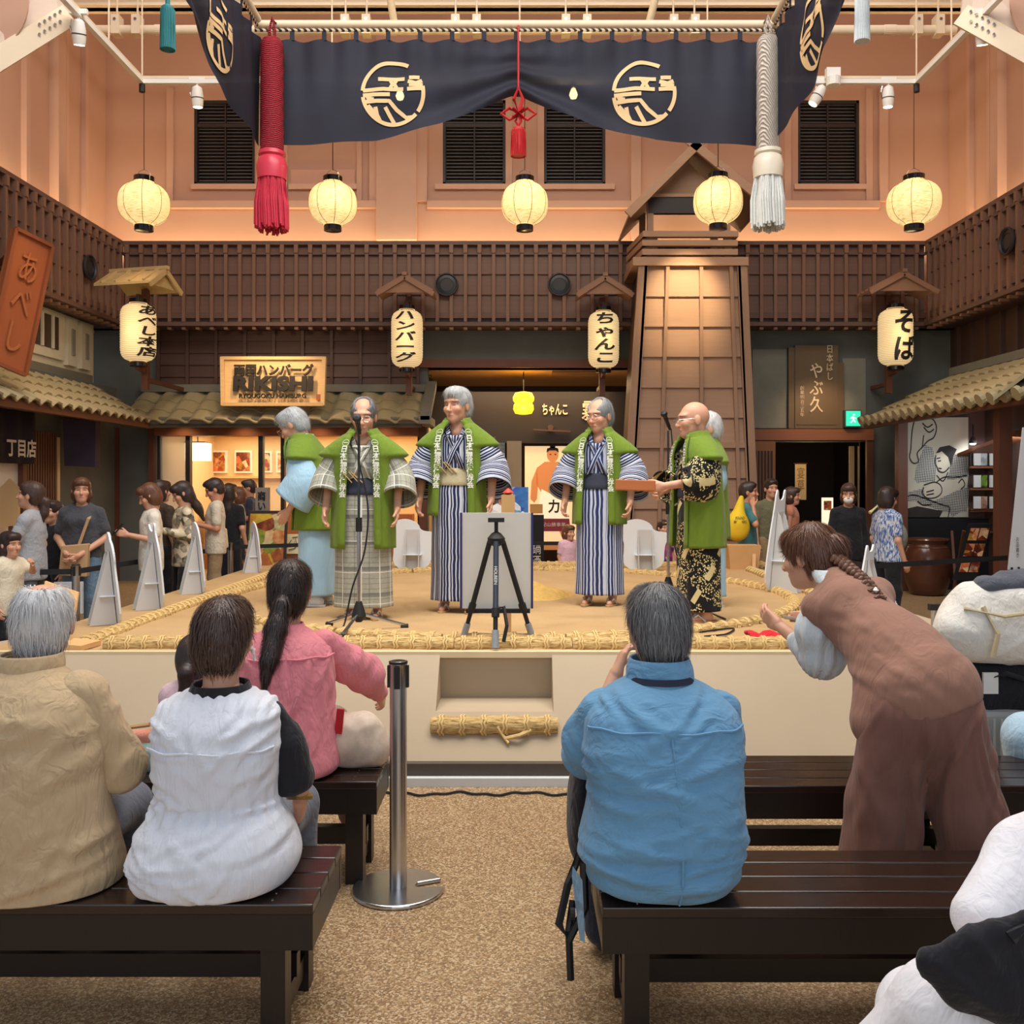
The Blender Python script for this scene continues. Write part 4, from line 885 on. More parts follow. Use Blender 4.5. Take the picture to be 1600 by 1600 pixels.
# rods and twisted rope
N = NT('twisted_rope'); v = N.coord(); w = N.new('ShaderNodeTexWave'); w.inputs['Scale'].default_value = 9; w.bands_direction = 'DIAGONAL'; N.link(v, w.inputs['Vector']); N.base(N.ramp(w.outputs['Fac'], [(.45, sc8(30, 28, 34)), (.55, sc8(226, 206, 180))])); M['twist'] = N.m
zr_ = CZT + .12
for nm, a, b, lb in (('curtain_rod', (-CW - .1, CYB), (CW + .02, CYB), 'cream curtain rod with twisted rope at the back'), ('curtain_rod', (-CW - .04, CYB - 2 * CW), (-CW - .04, CYB - .12), 'cream curtain rod with twisted rope on the left'), ('curtain_rod', (CW - .04, CYB - 2 * CW), (CW - .04, CYB - .12), 'cream curtain rod with twisted rope on the right')):
    t = thing(nm, lb, 'rod', 'curtain rods'); MB().cyl((a[0], a[1], zr_ + .04), (b[0], b[1], zr_ + .04), .045, n=12).build('pole', M['pipe'], t, True); MB().cyl((a[0], a[1], zr_ - .025), (b[0], b[1], zr_ - .025), .018, n=8).build('rope', M['twist'], t, True)
# big corner tassels
def tassel(name, label, top, bottom_z, r, cloth, fringe, cord=None, seed=1):
    x, y, z = top; t = thing(name, label, 'tassel', 'corner tassels'); H = z - bottom_z; rnd = random.Random(seed)
    zc = z - H * .60; zk = zc - H * .13
    V = []; F = []; n = 28; sg = 64
    for j in range(sg + 1):
        zz = z - (z - zc) * j / sg; k = math.sin(min(1, j / 4) * PI / 2) * .25 + .75
        for i in range(n):
            a = 2 * PI * i / n; rr = r * .80 * k * (1 + .02 * math.sin(a * 7 + j * .75)) ; V.append((x + rr * math.cos(a), y + rr * math.sin(a), zz))
    F = [(j * n + i, j * n + (i + 1) % n, (j + 1) * n + (i + 1) % n, (j + 1) * n + i) for j in range(sg) for i in range(n)] + [tuple(range(n))]
    mobj('braided_body', V, F, cloth, t, True)
    MB().lathe([(r * .72, zc + .02 - z), (r * .92, zc + .03 - z), (r * .95, zc - z - .01), (r * .82, zc - .03 - z), (r * .95, zc - .05 - z), (r * 1.08, (zc + zk) / 2 - z), (r * 1.0, zk - z)], 28, (x, y, z)).build('knob', pm(name + '_satin_%d' % seed, fringe[0], .35, .05), t, True)
    m = MB()
    for i in range(170):
        a = rnd.uniform(0, 2 * PI); q = math.sqrt(rnd.uniform(.35, 1)) * r; q2 = q * rnd.uniform(1.02, 1.25); zb3 = bottom_z + rnd.uniform(0, .07)
        m.tube([(x + q * .9 * math.cos(a), y + q * .9 * math.sin(a), zk + .02), (x + q2 * .98 * math.cos(a), y + q2 * .98 * math.sin(a), (zk + zb3) / 2), (x + q2 * math.cos(a + .08), y + q2 * math.sin(a + .08), zb3)], r * .075, 4)
    tag(m.build('fringe', fringe[1], t), kind='stuff')
    MB().tube([(x - .02, y, z - .05), (x - .03, y, z + .1), (x, y, z + .24), (x + .03, y, z + .1), (x + .02, y, z - .05)], .018, 6).tube([(x, y, z + .22), (x, CYB, CZT + .16)], .014, 6).build('loop', cloth, t)
    return t
N = NT('red_braid'); v = N.coord((1, 1, .5)); w = N.new('ShaderNodeTexWave'); w.inputs['Scale'].default_value = 30; w.bands_direction = 'Z'; w.inputs['Distortion'].default_value = 3; N.link(v, w.inputs['Vector']); N.base(N.mix(w.outputs['Fac'], sc8(120, 18, 34), sc8(186, 36, 56))); N.bump(w.outputs['Fac'], .8, .02); N.b.inputs['Roughness'].default_value = .7; M['redbraid'] = N.m
N = NT('grey_braid'); v = N.coord((1, 1, .5)); w = N.new('ShaderNodeTexWave'); w.inputs['Scale'].default_value = 26; w.bands_direction = 'DIAGONAL'; w.inputs['Distortion'].default_value = 2; N.link(v, w.inputs['Vector']); N.base(N.mix(w.outputs['Fac'], sc8(168, 156, 146), sc8(226, 216, 206))); N.bump(w.outputs['Fac'], .8, .02); N.b.inputs['Roughness'].default_value = .7; M['greybraid'] = N.m
p1 = at(425, 62, 10.35); p2 = at(425, 362, 10.35); tassel('corner_tassel', 'large red braided tassel at the left curtain corner', p1, p2.z, .155, M['redbraid'], (sc8(214, 60, 84), pm('red_fringe', sc8(208, 52, 78), .6, .15, 30)), seed=1)
p1 = at(1200, 58, 10.35); p2 = at(1200, 360, 10.35); tassel('corner_tassel', 'large pale grey braided tassel at the right curtain corner', p1, p2.z, .155, M['greybraid'], (sc8(232, 224, 206), pm('white_fringe', sc8(222, 226, 224), .6, .1, 30)), seed=2)
def small_tassel(label, p, top, bot, r, mat):
    t = thing('small_tassel', label, 'tassel'); x, y = p; m = MB()
    MB().lathe([(r * .5, top), (r * .95, top - .02), (r, top - .05), (r * 1.08, bot + .02), (r * 1.02, bot)], 20, (x, y, 0)).build('skirt', mat, t, True)
    for i in range(26):
        a = 2 * PI * i / 26; m.tube([(x + r * math.cos(a), y + r * math.sin(a), top - .04), (x + r * 1.1 * math.cos(a), y + r * 1.1 * math.sin(a), bot - .01)], r * .12, 4)
    m.build('threads', mat, t); MB().cyl((x, y, top), (x, y, top + .5), .02, n=8).build('cord', mat, t); return t
small_tassel('teal green tassel hanging outside the left curtain panel', at(262, 0, 7.7)[:2], at(262, 8, 7.7).z, at(262, 76, 7.7).z, .052, pm('teal_thread', sc8(18, 116, 122), .6, .15, 40))
small_tassel('pale grey tassel hanging outside the right curtain panel', at(1347, 0, 7.7)[:2], at(1347, -8, 7.7).z, at(1347, 63, 7.7).z, .052, pm('pale_thread', sc8(208, 216, 220), .6, .1, 40))
# red knotted cord in the middle
t = thing('red_knot_tassel', 'red knotted cord with tassel gathering the curtain middle', 'tassel'); red = pm('red_cord', sc8(188, 28, 36), .6, .12, 40); c_ = at(810, 178, 10.42); x, y, z = c_
m = MB().tube([(x, CYB, CZT + .16), (x, y, CZT + .05), (x, y, z + .26)], .012, 6)
m.tube([(x, y, z + .02), (x - .05, y, z + .16), (x, y, z + .29), (x + .05, y, z + .16), (x, y, z + .02)], .02, 6)
for s in (-1, 1): m.tube([(x, y, z), (x + s * .1, y - .01, z + .06), (x + s * .19, y, z), (x + s * .1, y + .01, z - .06), (x, y, z - .01)], .02, 6)
m.tube([(x - .06, y - .03, z + .05), (x + .06, y - .03, z - .05)], .022, 6).tube([(x + .06, y - .03, z + .05), (x - .06, y - .03, z - .05)], .022, 6).tube([(x, y, z), (x - .03, y, z - .08), (x, y, z - .13), (x + .03, y, z - .08), (x, y, z)], .018, 6)
m.build('knot', red, t, True)
z1 = at(0, 198, 10.42).z; z0 = at(0, 243, 10.42).z
MB().lathe([(.03, z1), (.07, z1 - .02), (.075, z1 - .06), (.078, z0 + .03), (.075, z0)], 20, (x, y, 0)).build('tassel_skirt', red, t, True)
m = MB()
for i in range(28): a = 2 * PI * i / 28; m.tube([(x + .073 * math.cos(a), y + .073 * math.sin(a), z1 - .05), (x + .08 * math.cos(a), y + .08 * math.sin(a), z0 - .01)], .008, 4)
m.build('threads', red, t)
# ---------------------------------------------------------------- round paper lanterns
N = NT('paper_lantern'); v = N.coord((1, 1, 1)); n = N.noise(N.coord((5, 5, 60)), 3, 2); f = N.ramp(n, [(.40, (.72, .47, .16)), (.5, (1.0, .78, .36))]); N.base(f)
N.link(f, N.b.inputs['Emission Color']); N.b.inputs['Emission Strength'].default_value = .8; M['lant'] = N.m
lacq = pm('black_lacquer', sc8(26, 22, 24), .15, 0)
def round_lantern(px, py0, py1, label, Y=11.1, w=77):
    zc = at(px, (py0 + py1) / 2, Y); t = thing('round_lantern', label, 'lantern', 'round paper lanterns on the lighting rail', zc); s = Y / FPX; R = w * s / 2; H = (py1 - py0) * s / 2 - .07
    prof = [(R * .40, -H)] + [(R * math.cos(a) ** .75 if False else max(R * .40, R * (1 - abs(math.sin(a)) ** 2.6) ** .5), H * math.sin(a)) for a in np.linspace(-1.45, 1.45, 22)] + [(R * .40, H)]
    MB().lathe(prof, 36).build('paper_shade', M['lant'], t, True)
    m = MB()
    for i in range(8):
        a = 2 * PI * i / 8 + .3; m.tube([(r * 1.004 * math.cos(a), r * 1.004 * math.sin(a), z) for r, z in prof[1:-1]], .0035, 4)
    m.build('ribs', pm('lantern_rib', sc8(190, 150, 80), .7, 0), t)
    MB().lathe([(R * .30, -H - .065), (R * .37, -H - .06), (R * .37, -H + .02), (R * .33, -H + .02)], 24).build('bottom_ring', lacq, t, True)
    MB().lathe([(R * .33, H - .01), (R * .40, H - .01), (R * .40, H + .06), (R * .3, H + .065)], 24).build('top_ring', lacq, t, True)
    MB().tube([(-R * .3, 0, H + .06), (-R * .2, 0, H + .12), (0, 0, H + .15), (R * .2, 0, H + .12), (R * .3, 0, H + .06)], .004, 5).build('handle', M['chrome'], t)
    zt3 = at(0, 128, Y).z - zc.z; MB().cyl((0, 0, H + .14), (0, 0, zt3), .006, n=6).build('cord', M['darkv'], t)
    point('lantern_glow', (zc.x, Y, zc.z), 6, (1, .75, .4), .2)
round_lantern(225, 275, 362, 'round glowing paper lantern hanging nearest the left wall'); round_lantern(520, 275, 362, 'round glowing paper lantern right of the red tassel', w=74); round_lantern(820, 275, 362, 'round glowing paper lantern below the red knot', w=72); round_lantern(1122, 270, 360, 'round glowing paper lantern in front of the tower belfry', w=76); round_lantern(1428, 273, 361, 'round glowing paper lantern hanging nearest the right wall', w=81)
# ---------------------------------------------------------------- shop lanterns with little roofs
N = NT('ribbed_lantern'); v = N.coord(); sx_ = N.new('ShaderNodeSeparateXYZ'); N.link(v, sx_.inputs[0]); sn = N.math('SINE', N.math('MULTIPLY', sx_.outputs[2], 2 * PI / .026)); f = N.mix(N.math('ADD', N.math('MULTIPLY', sn, .5), .5), (.74, .50, .22), (1.0, .80, .46)); N.base(f); N.link(f, N.b.inputs['Emission Color']); N.b.inputs['Emission Strength'].default_value = .55; N.bump(sn, .5, .006); M['riblant'] = N.m
def shop_lantern(px, py0, py1, w, chars, label, roof, rz=0.0, Y=14.5, tr=0.0, side=False, white=False):
    zc = at(px, (py0 + py1) / 2, Y); s = Y / FPX; H = (py1 - py0) * s / 2; R = w * s / 2
    t = thing('shop_lantern', label, 'lantern', 'tall shop lanterns', zc)
    prof = [(R * (1 - abs(k) ** 5 * .42), H * k) for k in np.linspace(-1, 1, 40)]; prof = [(R * .5, -H)] + [(R * min(1, (1 - abs(k) ** 8) ** .5 * 1.0 + .0) if abs(k) > .6 else R, H * k) for k in np.linspace(-.985, .985, 44)] + [(R * .5, H)]
    prof2 = [(r_ * (1 + (.012 if i % 2 else -.012)), z_) for i, (r_, z_) in enumerate(prof)]
    MB().lathe(prof2, 40).build('paper_shade', M['riblant'], t, True)
    n = len(chars); fh = 1.72 * H; V, F = text_flat(chars, True, 1.02, .03, slant=.12); V, F = cut_x(V, F, .08); e = V.max(0) - V.min(0); V = V * np.array([1.36 * R / e[0], fh / e[1]])
    a = tr + V[:, 0] / R; rad = np.interp(np.abs(V[:, 1]) / H, [0, .8, .9, 1], [1.012, 1.012, .96, .85]) * R + .012
    mobj('lettering', np.stack([rad * np.sin(a), -rad * np.cos(a), V[:, 1]], 1), F, M['ink'], t)
    for sg in (-1, 1): MB().lathe([(R * .42, sg * (H - .01)), (R * .5, sg * (H + .01)), (R * .5, sg * (H + .06)), (R * .3, sg * (H + .065))][::sg], 24).build('end_ring', lacq, t, True)
    pz = at(0, py1 + 40, Y).z - zc.z; box('hook_post', -.045, .045, .15 + R * .3, .24 + R * .3, pz, H + .25, M['darkv'], t)
    MB().bar((0, R * .3 + .18, -H - .1), (0, -.05, -H - .08), .05, .06).build('lower_arm', M['darkv'], t); MB().bar((0, R * .3 + .18, H + .12), (0, -.02, H + .10), .05, .06).build('upper_arm', M['darkv'], t); MB().bar((0, R * .3 + .2, pz + .15), (0, 15.45 - Y, pz + .15), .06, .06).build('wall_arm', M['darkv'], t)
    # little roof
    rw, rzp, rh, rd = roof; zt4 = H + .2; rt = M['rail'] if not white else M['tile']
    rm = wood('little_roof', sc8(150, 112, 88), 'y', var=.25) if not side else pm('little_roof_pale', sc8(206, 180, 128), .6, .15, 8)
    Rm = Matrix.Rotation(rz, 3, 'Z')
    for sg in (-1, 1):
        q = [Vector((sg * rw, -rd, zt4)), Vector((0, -rd, zt4 + rh)), Vector((0, rd, zt4 + rh)), Vector((sg * rw, rd, zt4))]; q = [Rm @ a_ for a_ in q]; up_ = Vector((0, 0, .035))
        MB().hexa(q + [a_ + up_ for a_ in q]).build('roof_slope', rm, t)
        for k in range(4):
            yy = -rd + (2 * rd) * (k + .5) / 4; MB().bar(Rm @ Vector((sg * rw, yy, zt4 + .05)), Rm @ Vector((0, yy, zt4 + rh + .05)), .03, .025).build('roof_batten', rm, t)
        MB().bar(Rm @ Vector((sg * rw * 1.03, -rd, zt4 - .02)), Rm @ Vector((0, -rd, zt4 + rh + .0)), .03, .07).build('barge_board', rm, t)
    MB().prism([(-rw * .8, zt4 + .01), (rw * .8, zt4 + .01), (0, zt4 + rh)], Rm @ Vector((0, -rd * .85, 0)), Rm @ Vector((1, 0, 0)), (0, 0, 1), .02).build('gable', rm, t)
    MB().bar(Rm @ Vector((0, -rd - .03, zt4 + rh + .045)), Rm @ Vector((0, rd, zt4 + rh + .045)), .07, .05).build('ridge', rm, t)
    point('lantern_glow', (zc.x, Y - .45, zc.z), 3, (1, .75, .4), .15)
shop_lantern(636, 484, 575, 49, 'ハンバーグ', 'tall paper lantern with katakana hamburger lettering under a little roof', (.42, 0, .24, .3)); shop_lantern(943, 486, 576, 48, 'ちゃんこ', 'tall white lantern with stew lettering beside the tower', (.41, 0, .25, .3), white=False)
shop_lantern(1399, 482, 572, 52, 'そば', 'tall paper lantern with soba lettering near the right corner', (.50, 0, .26, .34), tr=.25)
shop_lantern(216, 474, 566, 53, 'あべし本店', 'tall paper lantern turned sideways near the left corner', (.36, 0, .24, .46), rz=PI / 2 - .25, Y=13.6, tr=.95, side=True)
for px, py, Y, pw in ((215, 455, 13.3, 10), (1398, 455, 13.9, 8)): spot('roof_light', (at(px, py, Y).x, Y - .5, at(px, 385, Y).z), at(px, py + 10, Y), pw, WARM, 70, .8)
# ---------------------------------------------------------------- lighting rails, spotlights, pipes, trusses
RZ = at(0, 128, 11.1).z
def rail(label, a, b):
    t = thing('lighting_rail', label, 'rail', 'white lighting rails'); MB().bar(a, b, .06, .05).build('track', M['white'], t); MB().bar(Vector(a) + Vector((0, 0, .05)), Vector(b) + Vector((0, 0, .05)), .03, .03).build('conduit', M['pipe'], t)
    return t
xl, xr = at(222, 0, 11.1).x, at(1432, 0, 11.1).x
r1 = rail('white lighting rail spanning the room behind the curtain', (xl, 11.1, RZ), (xr, 11.1, RZ)); r2 = rail('white lighting rail running forward on the left', (xl, 11.07, RZ), (xl, 5.5, RZ)); r3 = rail('white lighting rail running forward on the right', (xr, 11.07, RZ), (xr, 5.5, RZ))
for px in (222, 1432): MB().cyl((at(px, 0, 11.1).x, 11.1, RZ - .03), (at(px, 0, 11.1).x, 11.1, RZ - .12), .035, n=12).build('cord_grip', M['rubber'], r1)
for x in (xl, xr, -2.2, 0, 2.2): MB().cyl((x, 11.1, RZ), (x, 11.1, 11.2), .01, n=6).build('hanger_rod', M['pipe'], r1)
for x, rr in ((xl, r2), (xr, r3)):
    for y in (10.2, 8.6): MB().cyl((x, y, RZ), (x, y, 11.2), .01, n=6).build('hanger_rod', M['pipe'], rr)
def track_spot(label, p, d, on=True):
    t = thing('track_spotlight', label, 'spotlight', 'white track spotlights', p); d = Vector(d).normalized()
    MB().box(-.09, .09, -.02, .02, .0, .05).build('adapter', M['white'], t); MB().cyl((0, 0, 0), (0, 0, -.06), .015, n=8).build('stem', M['white'], t)
    o = Vector((0, 0, -.07)); b = o + d * .22; MB().lathe([(.03, -.02), (.055, 0), (.068, .08), (.066, .16), (.058, .22)], 20, o, d).build('barrel', M['white'], t, True); MB().lathe([(.0675, .115), (.0695, .115), (.0695, .125), (.0675, .125)], 20, o, d).build('groove', M['rubber'], t)
    MB().tube([o + Vector((-.07, 0, .02)), o + Vector((-.085, 0, -.05)), o + d * .12 + Vector((-.07, 0, 0))], .008, 6).build('yoke', M['chrome'], t)
    MB().lathe([(.05, .205), (.05, .223), (.001, .224)], 20, o, d).build('lens', emis('spot_lens', (1, .93, .75), 5) if on else M['white'], t)
track_spot('white track spotlight high on the left rail', (xl, at(115, 35, 8.2).y, RZ), (.15, .1, -1)); track_spot('lit white track spotlight halfway along the left rail', (xl, 9.5, RZ), (-.1, .3, -1)); track_spot('white track spotlight near the left window', (at(308, 0, 11.1).x, 11.1, RZ), (0, .1, -1))
track_spot('white track spotlight high on the right rail', (xr, 8.5, RZ), (-.15, .1, -1)); track_spot('lit white track spotlight halfway along the right rail', (xr, 9.5, RZ), (.1, .3, -1)); track_spot('white track spotlight above the right window', (at(1388, 0, 11.1).x, 11.1, RZ), (0, .05, -1)); track_spot('white track spotlight half hidden by the right curtain panel', (at(1285, 0, 11.1).x, 11.1, RZ), (-.6, 0, -1))
t = thing('rail_sensor', 'square white sensor on the rail near the right window', 'sensor'); p = at(1302, 118, 11.0); box('bracket', p.x - .08, p.x + .08, 10.98, 11.06, p.z - .02, p.z + .09, M['white'], t); MB().cyl(p + Vector((0, 0, -.02)), p + Vector((0, 0, -.12)), .08, n=16).build('body', M['white'], t)
for px, py, nm in ((625, 150, 'left'), (896, 148, 'right')):
    p = at(px, py, 11.0); t = thing('bulb_spotlight', 'bright bulb shining through the curtain %s the red knot' % ('left of' if nm == 'left' else 'right of'), 'spotlight'); MB().lathe([(.001, -.05), (.035, -.04), (.05, 0), (.035, .04), (.02, .06)], 16, p).build('bulb', emis('hot_bulb', (1, .78, .3), 160), t, True)
    MB().cyl(p + Vector((0, 0, .06)), p + Vector((0, .1, .2)), .03, n=10).build('stem', M['white'], t)
    point('bulb_glow', p + Vector((0, -.12, 0)), 10, (1, .7, .25), .05)
# big sprinkler pipes, brackets, channels
PZ = at(0, 47, 11.3).z
t = thing('ceiling_pipe', 'thick cream pipe running across above the curtain', 'pipe'); MB().cyl((-5.1, 11.3, PZ), (5.2, 11.3, PZ), .055, n=16).build('tube', M['pipe'], t, True)
for px in (183, 215, 540, 573, 712, 745, 884, 917, 1052, 1085, 1432, 1466):
    x = at(px, 0, 11.3).x; box('strap', x - .05, x + .05, 11.23, 11.37, PZ - .07, PZ + .16, M['pipe'], t); MB().cyl((x, 11.3, PZ + .15), (x, 11.3, 11.2), .012, n=6).build('rod', M['pipe'], t); MB().cyl((x, 11.22, PZ + .1), (x, 11.24, PZ + .1), .018, n=8).build('bolt', M['chrome'], t)
for k, px in enumerate((252, 465, 610, 1000, 1180, 1390)): x = at(px, 0, 11.3).x; MB().cyl((x - .07, 11.3, PZ), (x + .07, 11.3, PZ), .062, n=16).build('coupling', M['pipe'], t)
for k, (y, z, h) in enumerate(((12.6, 8.05, .12), (13.3, 8.5, .12))):
    tag(MB().box(-6.9, 7.1, y - .05, y + .05, z, z + h).box(-6.9, 7.1, y - .12, y + .12, z, z + .03).box(-6.9, 7.1, y - .12, y + .12, z + h, z + h + .03).build('steel_channel', M['pipe']), 'cream steel ceiling channel, %s' % ['lowest above the curtain', 'second from the curtain', 'highest, nearest the back wall', 'just above the thick pipe'][k], 'beam', 'ceiling channels')
for k, (a, b) in enumerate(((604, 612), (1018, 1034))):
    p = at(a if k == 0 else b, 0, 10.9); q = at(617 if k == 0 else 1012, 44, 11.25); tag(MB().cyl(p + Vector((0, .0, .3)), q, .045, n=12).build('brace_pipe', M['pipe'], None, True), 'slanted cream brace pipe above the %s crest' % ('left' if k == 0 else 'right'), 'pipe')
# arched truss brackets in the corners
for sg, lb in ((-1, 'left'), (1, 'right')):
    t = thing('truss_bracket', 'cream riveted steel truss bracket high in the %s corner' % lb, 'bracket')
    pa = at(108 if sg < 0 else 1502, 24, 9.6); pb = at(-60 if sg < 0 else 1690, 128, 9.0)
    MB().bar(pa, pb, .06, .20, (0, 0, 1)).build('chord', M['pipe'], t)
    pc = at(-60 if sg < 0 else 1690, -60, 9.3); pd = at(95 if sg < 0 else 1510, -60, 9.6)
    MB().hexa([pa, pb, pb + Vector((0, .03, 0)), pa + Vector((0, .03, 0)), pd, pc, pc + Vector((0, .03, 0)), pd + Vector((0, .03, 0))]).build('gusset_plate', pm('pale_gusset', sc8(206, 186, 170), .6, .05), t)
    d = (pb - pa); m = MB()
    for k in range(5):
        for r_ in (-1, 1): q = pa + d * (.06 + k * .05) + Vector((0, -.05, r_ * .05)); m.cyl(q, q + Vector((0, -.012, 0)), .014, n=8)
    m.build('rivets', M['chrome'], t)
    q = pa * .35 + pb * .3 + pc * .35 + Vector((sg * .25, -.03, .12)); MB().cyl(q, q + Vector((0, -.02, 0)), .55, n=40).build('round_disc', M['salmon'], t)
spot('roof_wash', (-4.6, 11.0, 4.3), (-6.1, 12.6, 3.0), 60, WARM, 95, .9, .1); spot('roof_wash', (4.2, 11.0, 4.3), (6.0, 12.6, 3.0), 60, WARM, 95, .9, .1); spot('roof_wash', (-4.0, 13.2, 4.2), (-3.8, 15.0, 3.0), 45, WARM, 110, .9, .1)
# ---------------------------------------------------------------- soft-body shapes: smooth unions of tapered capsules and ellipsoids, meshed with surface nets
def A3(v): return np.asarray(v, dtype=np.float32)
class Blob:
    def __init__(s, res=.012): s.ops = []; s.res = res
    def cap(s, a, b, ra, rb=None, k=.03, sq=None, op='u'):
        s.ops.append(('c', A3(a), A3(b), ra, ra if rb is None else rb, sq, k, op)); return s
    def ell(s, c, r, R=None, k=.03, op='u'):
        s.ops.append(('e', A3(c), A3(r), R, None, None, k, op)); return s
    def plane(s, p, n, k=.0):
        s.ops.append(('p', A3(p), A3(n) / np.linalg.norm(n), None, None, None, k, 'i')); return s
    def chain(s, pts, rs, k=.03, sq=None):
        for i in range(len(pts) - 1): s.cap(pts[i], pts[i + 1], rs[i], rs[i + 1], k, sq)
        return s
    def bb(s, o):
        if o[0] == 'c': r = max(o[3], o[4]); return np.minimum(o[1], o[2]) - r, np.maximum(o[1], o[2]) + r
        r = o[2] if o[3] is None else np.full(3, o[2].max()); return o[1] - r, o[1] + r
    def mesh(s, noise=None):
        h = s.res; B = [s.bb(o) for o in s.ops if o[7] == 'u']; lo = np.min([b[0] for b in B], 0) - 3 * h; hi = np.max([b[1] for b in B], 0) + 3 * h
        n = np.ceil((hi - lo) / h).astype(int) + 1; ax = [lo[i] + h * np.arange(n[i], dtype=np.float32) for i in range(3)]
        D = np.full(n, .2, np.float32)
        for o in s.ops:
            k = o[6]
            if o[0] == 'p': i0 = np.zeros(3, int); i1 = n
            else:
                b = s.bb(o); pad = k + 3 * h; i0 = np.clip(((b[0] - pad - lo) / h).astype(int), 0, n - 1); i1 = np.clip(((b[1] + pad - lo) / h).astype(int) + 2, 1, n)
            sl = tuple(slice(i0[i], i1[i]) for i in range(3)); X = ax[0][sl[0], ][:, None, None]; Y = ax[1][sl[1], ][None, :, None]; Z = ax[2][sl[2], ][None, None, :]
            if o[0] == 'p': d = (X - o[1][0]) * o[2][0] + (Y - o[1][1]) * o[2][1] + (Z - o[1][2]) * o[2][2]
            elif o[0] == 'c':
                a, b = o[1].copy(), o[2].copy(); x, y, z = X - a[0], Y - a[1], Z - a[2]; ba = b - a; fs = 1.0
                if o[5] is not None:
                    q, fs = A3(o[5][0]), o[5][1]; t = (x * q[0] + y * q[1] + z * q[2]) * (1 / fs - 1); x, y, z = x + q[0] * t, y + q[1] * t, z + q[2] * t; ba = ba + q * float(np.dot(ba, q)) * (1 / fs - 1)
                L = float(np.dot(ba, ba)) + 1e-9; t = np.clip((x * ba[0] + y * ba[1] + z * ba[2]) / L, 0, 1)
                d = (np.sqrt((x - ba[0] * t) ** 2 + (y - ba[1] * t) ** 2 + (z - ba[2] * t) ** 2) - (o[3] + (o[4] - o[3]) * t)) * min(1, fs)
            else:
                x, y, z = X - o[1][0], Y - o[1][1], Z - o[1][2]
                if o[3] is not None:
                    R = o[3]; x, y, z = x * R[0, 0] + y * R[1, 0] + z * R[2, 0], x * R[0, 1] + y * R[1, 1] + z * R[2, 1], x * R[0, 2] + y * R[1, 2] + z * R[2, 2]
                r = o[2]; k0 = np.sqrt((x / r[0]) ** 2 + (y / r[1]) ** 2 + (z / r[2]) ** 2); k1 = np.sqrt((x / r[0] ** 2) ** 2 + (y / r[1] ** 2) ** 2 + (z / r[2] ** 2) ** 2) + 1e-6; d = k0 * (k0 - 1) / k1
            c = D[sl]
            if o[7] == 'u': e = np.clip(k - np.abs(c - d), 0, None); D[sl] = np.minimum(c, d) - (e * e / (4 * k) if k > 0 else 0)
            else:
                d = -d if o[7] == 's' else d; e = np.clip(k - np.abs(c - d), 0, None); D[sl] = np.maximum(c, d) + (e * e / (4 * k) if k > 0 else 0)
        if noise is not None: D = D + noise(ax[0][:, None, None], ax[1][None, :, None], ax[2][None, None, :]).astype(np.float32)
        return surfnet(D, lo, h)
def surfnet(D, lo, h):
    S = D < 0; cnt = np.zeros(np.array(D.shape) - 1, np.int8)
    for a in (0, 1):
        for b in (0, 1):
            for c in (0, 1): cnt += S[a:D.shape[0] - 1 + a, b:D.shape[1] - 1 + b, c:D.shape[2] - 1 + c]
    act = (cnt > 0) & (cnt < 8); ids = np.argwhere(act); idx = np.full(cnt.shape, -1, np.int32); idx[act] = np.arange(len(ids))
    acc = np.zeros((len(ids), 3), np.float32); w = np.zeros(len(ids), np.float32)
    for axx in range(3):
        o_ = [i for i in range(3) if i != axx]
        for a in (0, 1):
            for b in (0, 1):
                p = np.zeros(3, int); p[o_[0]] = a; p[o_[1]] = b; q = p.copy(); q[axx] = 1
                i0 = ids + p; i1 = ids + q; d0 = D[i0[:, 0], i0[:, 1], i0[:, 2]]; d1 = D[i1[:, 0], i1[:, 1], i1[:, 2]]; m = (d0 < 0) != (d1 < 0)
                t = np.zeros_like(d0); t[m] = d0[m] / (d0[m] - d1[m]); pos = p + t[:, None] * (q - p); acc[m] += pos[m]; w[m] += 1
    V = (ids + acc / np.maximum(w, 1)[:, None]) * h + lo; F = []
    for axx in range(3):
        o_ = [i for i in range(3) if i != axx]; sa = [slice(None)] * 3; sb = [slice(None)] * 3
        sa[axx] = slice(0, -1); sb[axx] = slice(1, None)
        for q in o_: sa[q] = slice(1, -1); sb[q] = slice(1, -1)
        A, B = S[tuple(sa)], S[tuple(sb)]; e = np.argwhere(A != B); fl = A[A != B]
        for q in o_: e[:, q] += 1
        def cell(da, db):
            c = e.copy(); c[:, o_[0]] -= da; c[:, o_[1]] -= db; return idx[c[:, 0], c[:, 1], c[:, 2]]
        q = np.stack([cell(1, 1), cell(0, 1), cell(0, 0), cell(1, 0)], 1)
        if axx == 1: fl = ~fl
        q[~fl] = q[~fl][:, ::-1]; F.append(q)
    return V.astype(np.float32), np.concatenate(F)
def joinm(parts):
    V = []; F = []; n = 0
    for v, f in parts: V.append(v); F.append(f + n); n += len(v)
    return np.concatenate(V), np.concatenate(F)
def rotm(yaw=0, pitch=0, roll=0):
    """local -> body; yaw turns the face to its left (+), pitch bows it down (+), roll tilts"""
    return np.array(Matrix.Rotation(math.radians(yaw), 3, 'Z') @ Matrix.Rotation(math.radians(pitch), 3, 'X') @ Matrix.Rotation(math.radians(roll), 3, 'Y'))
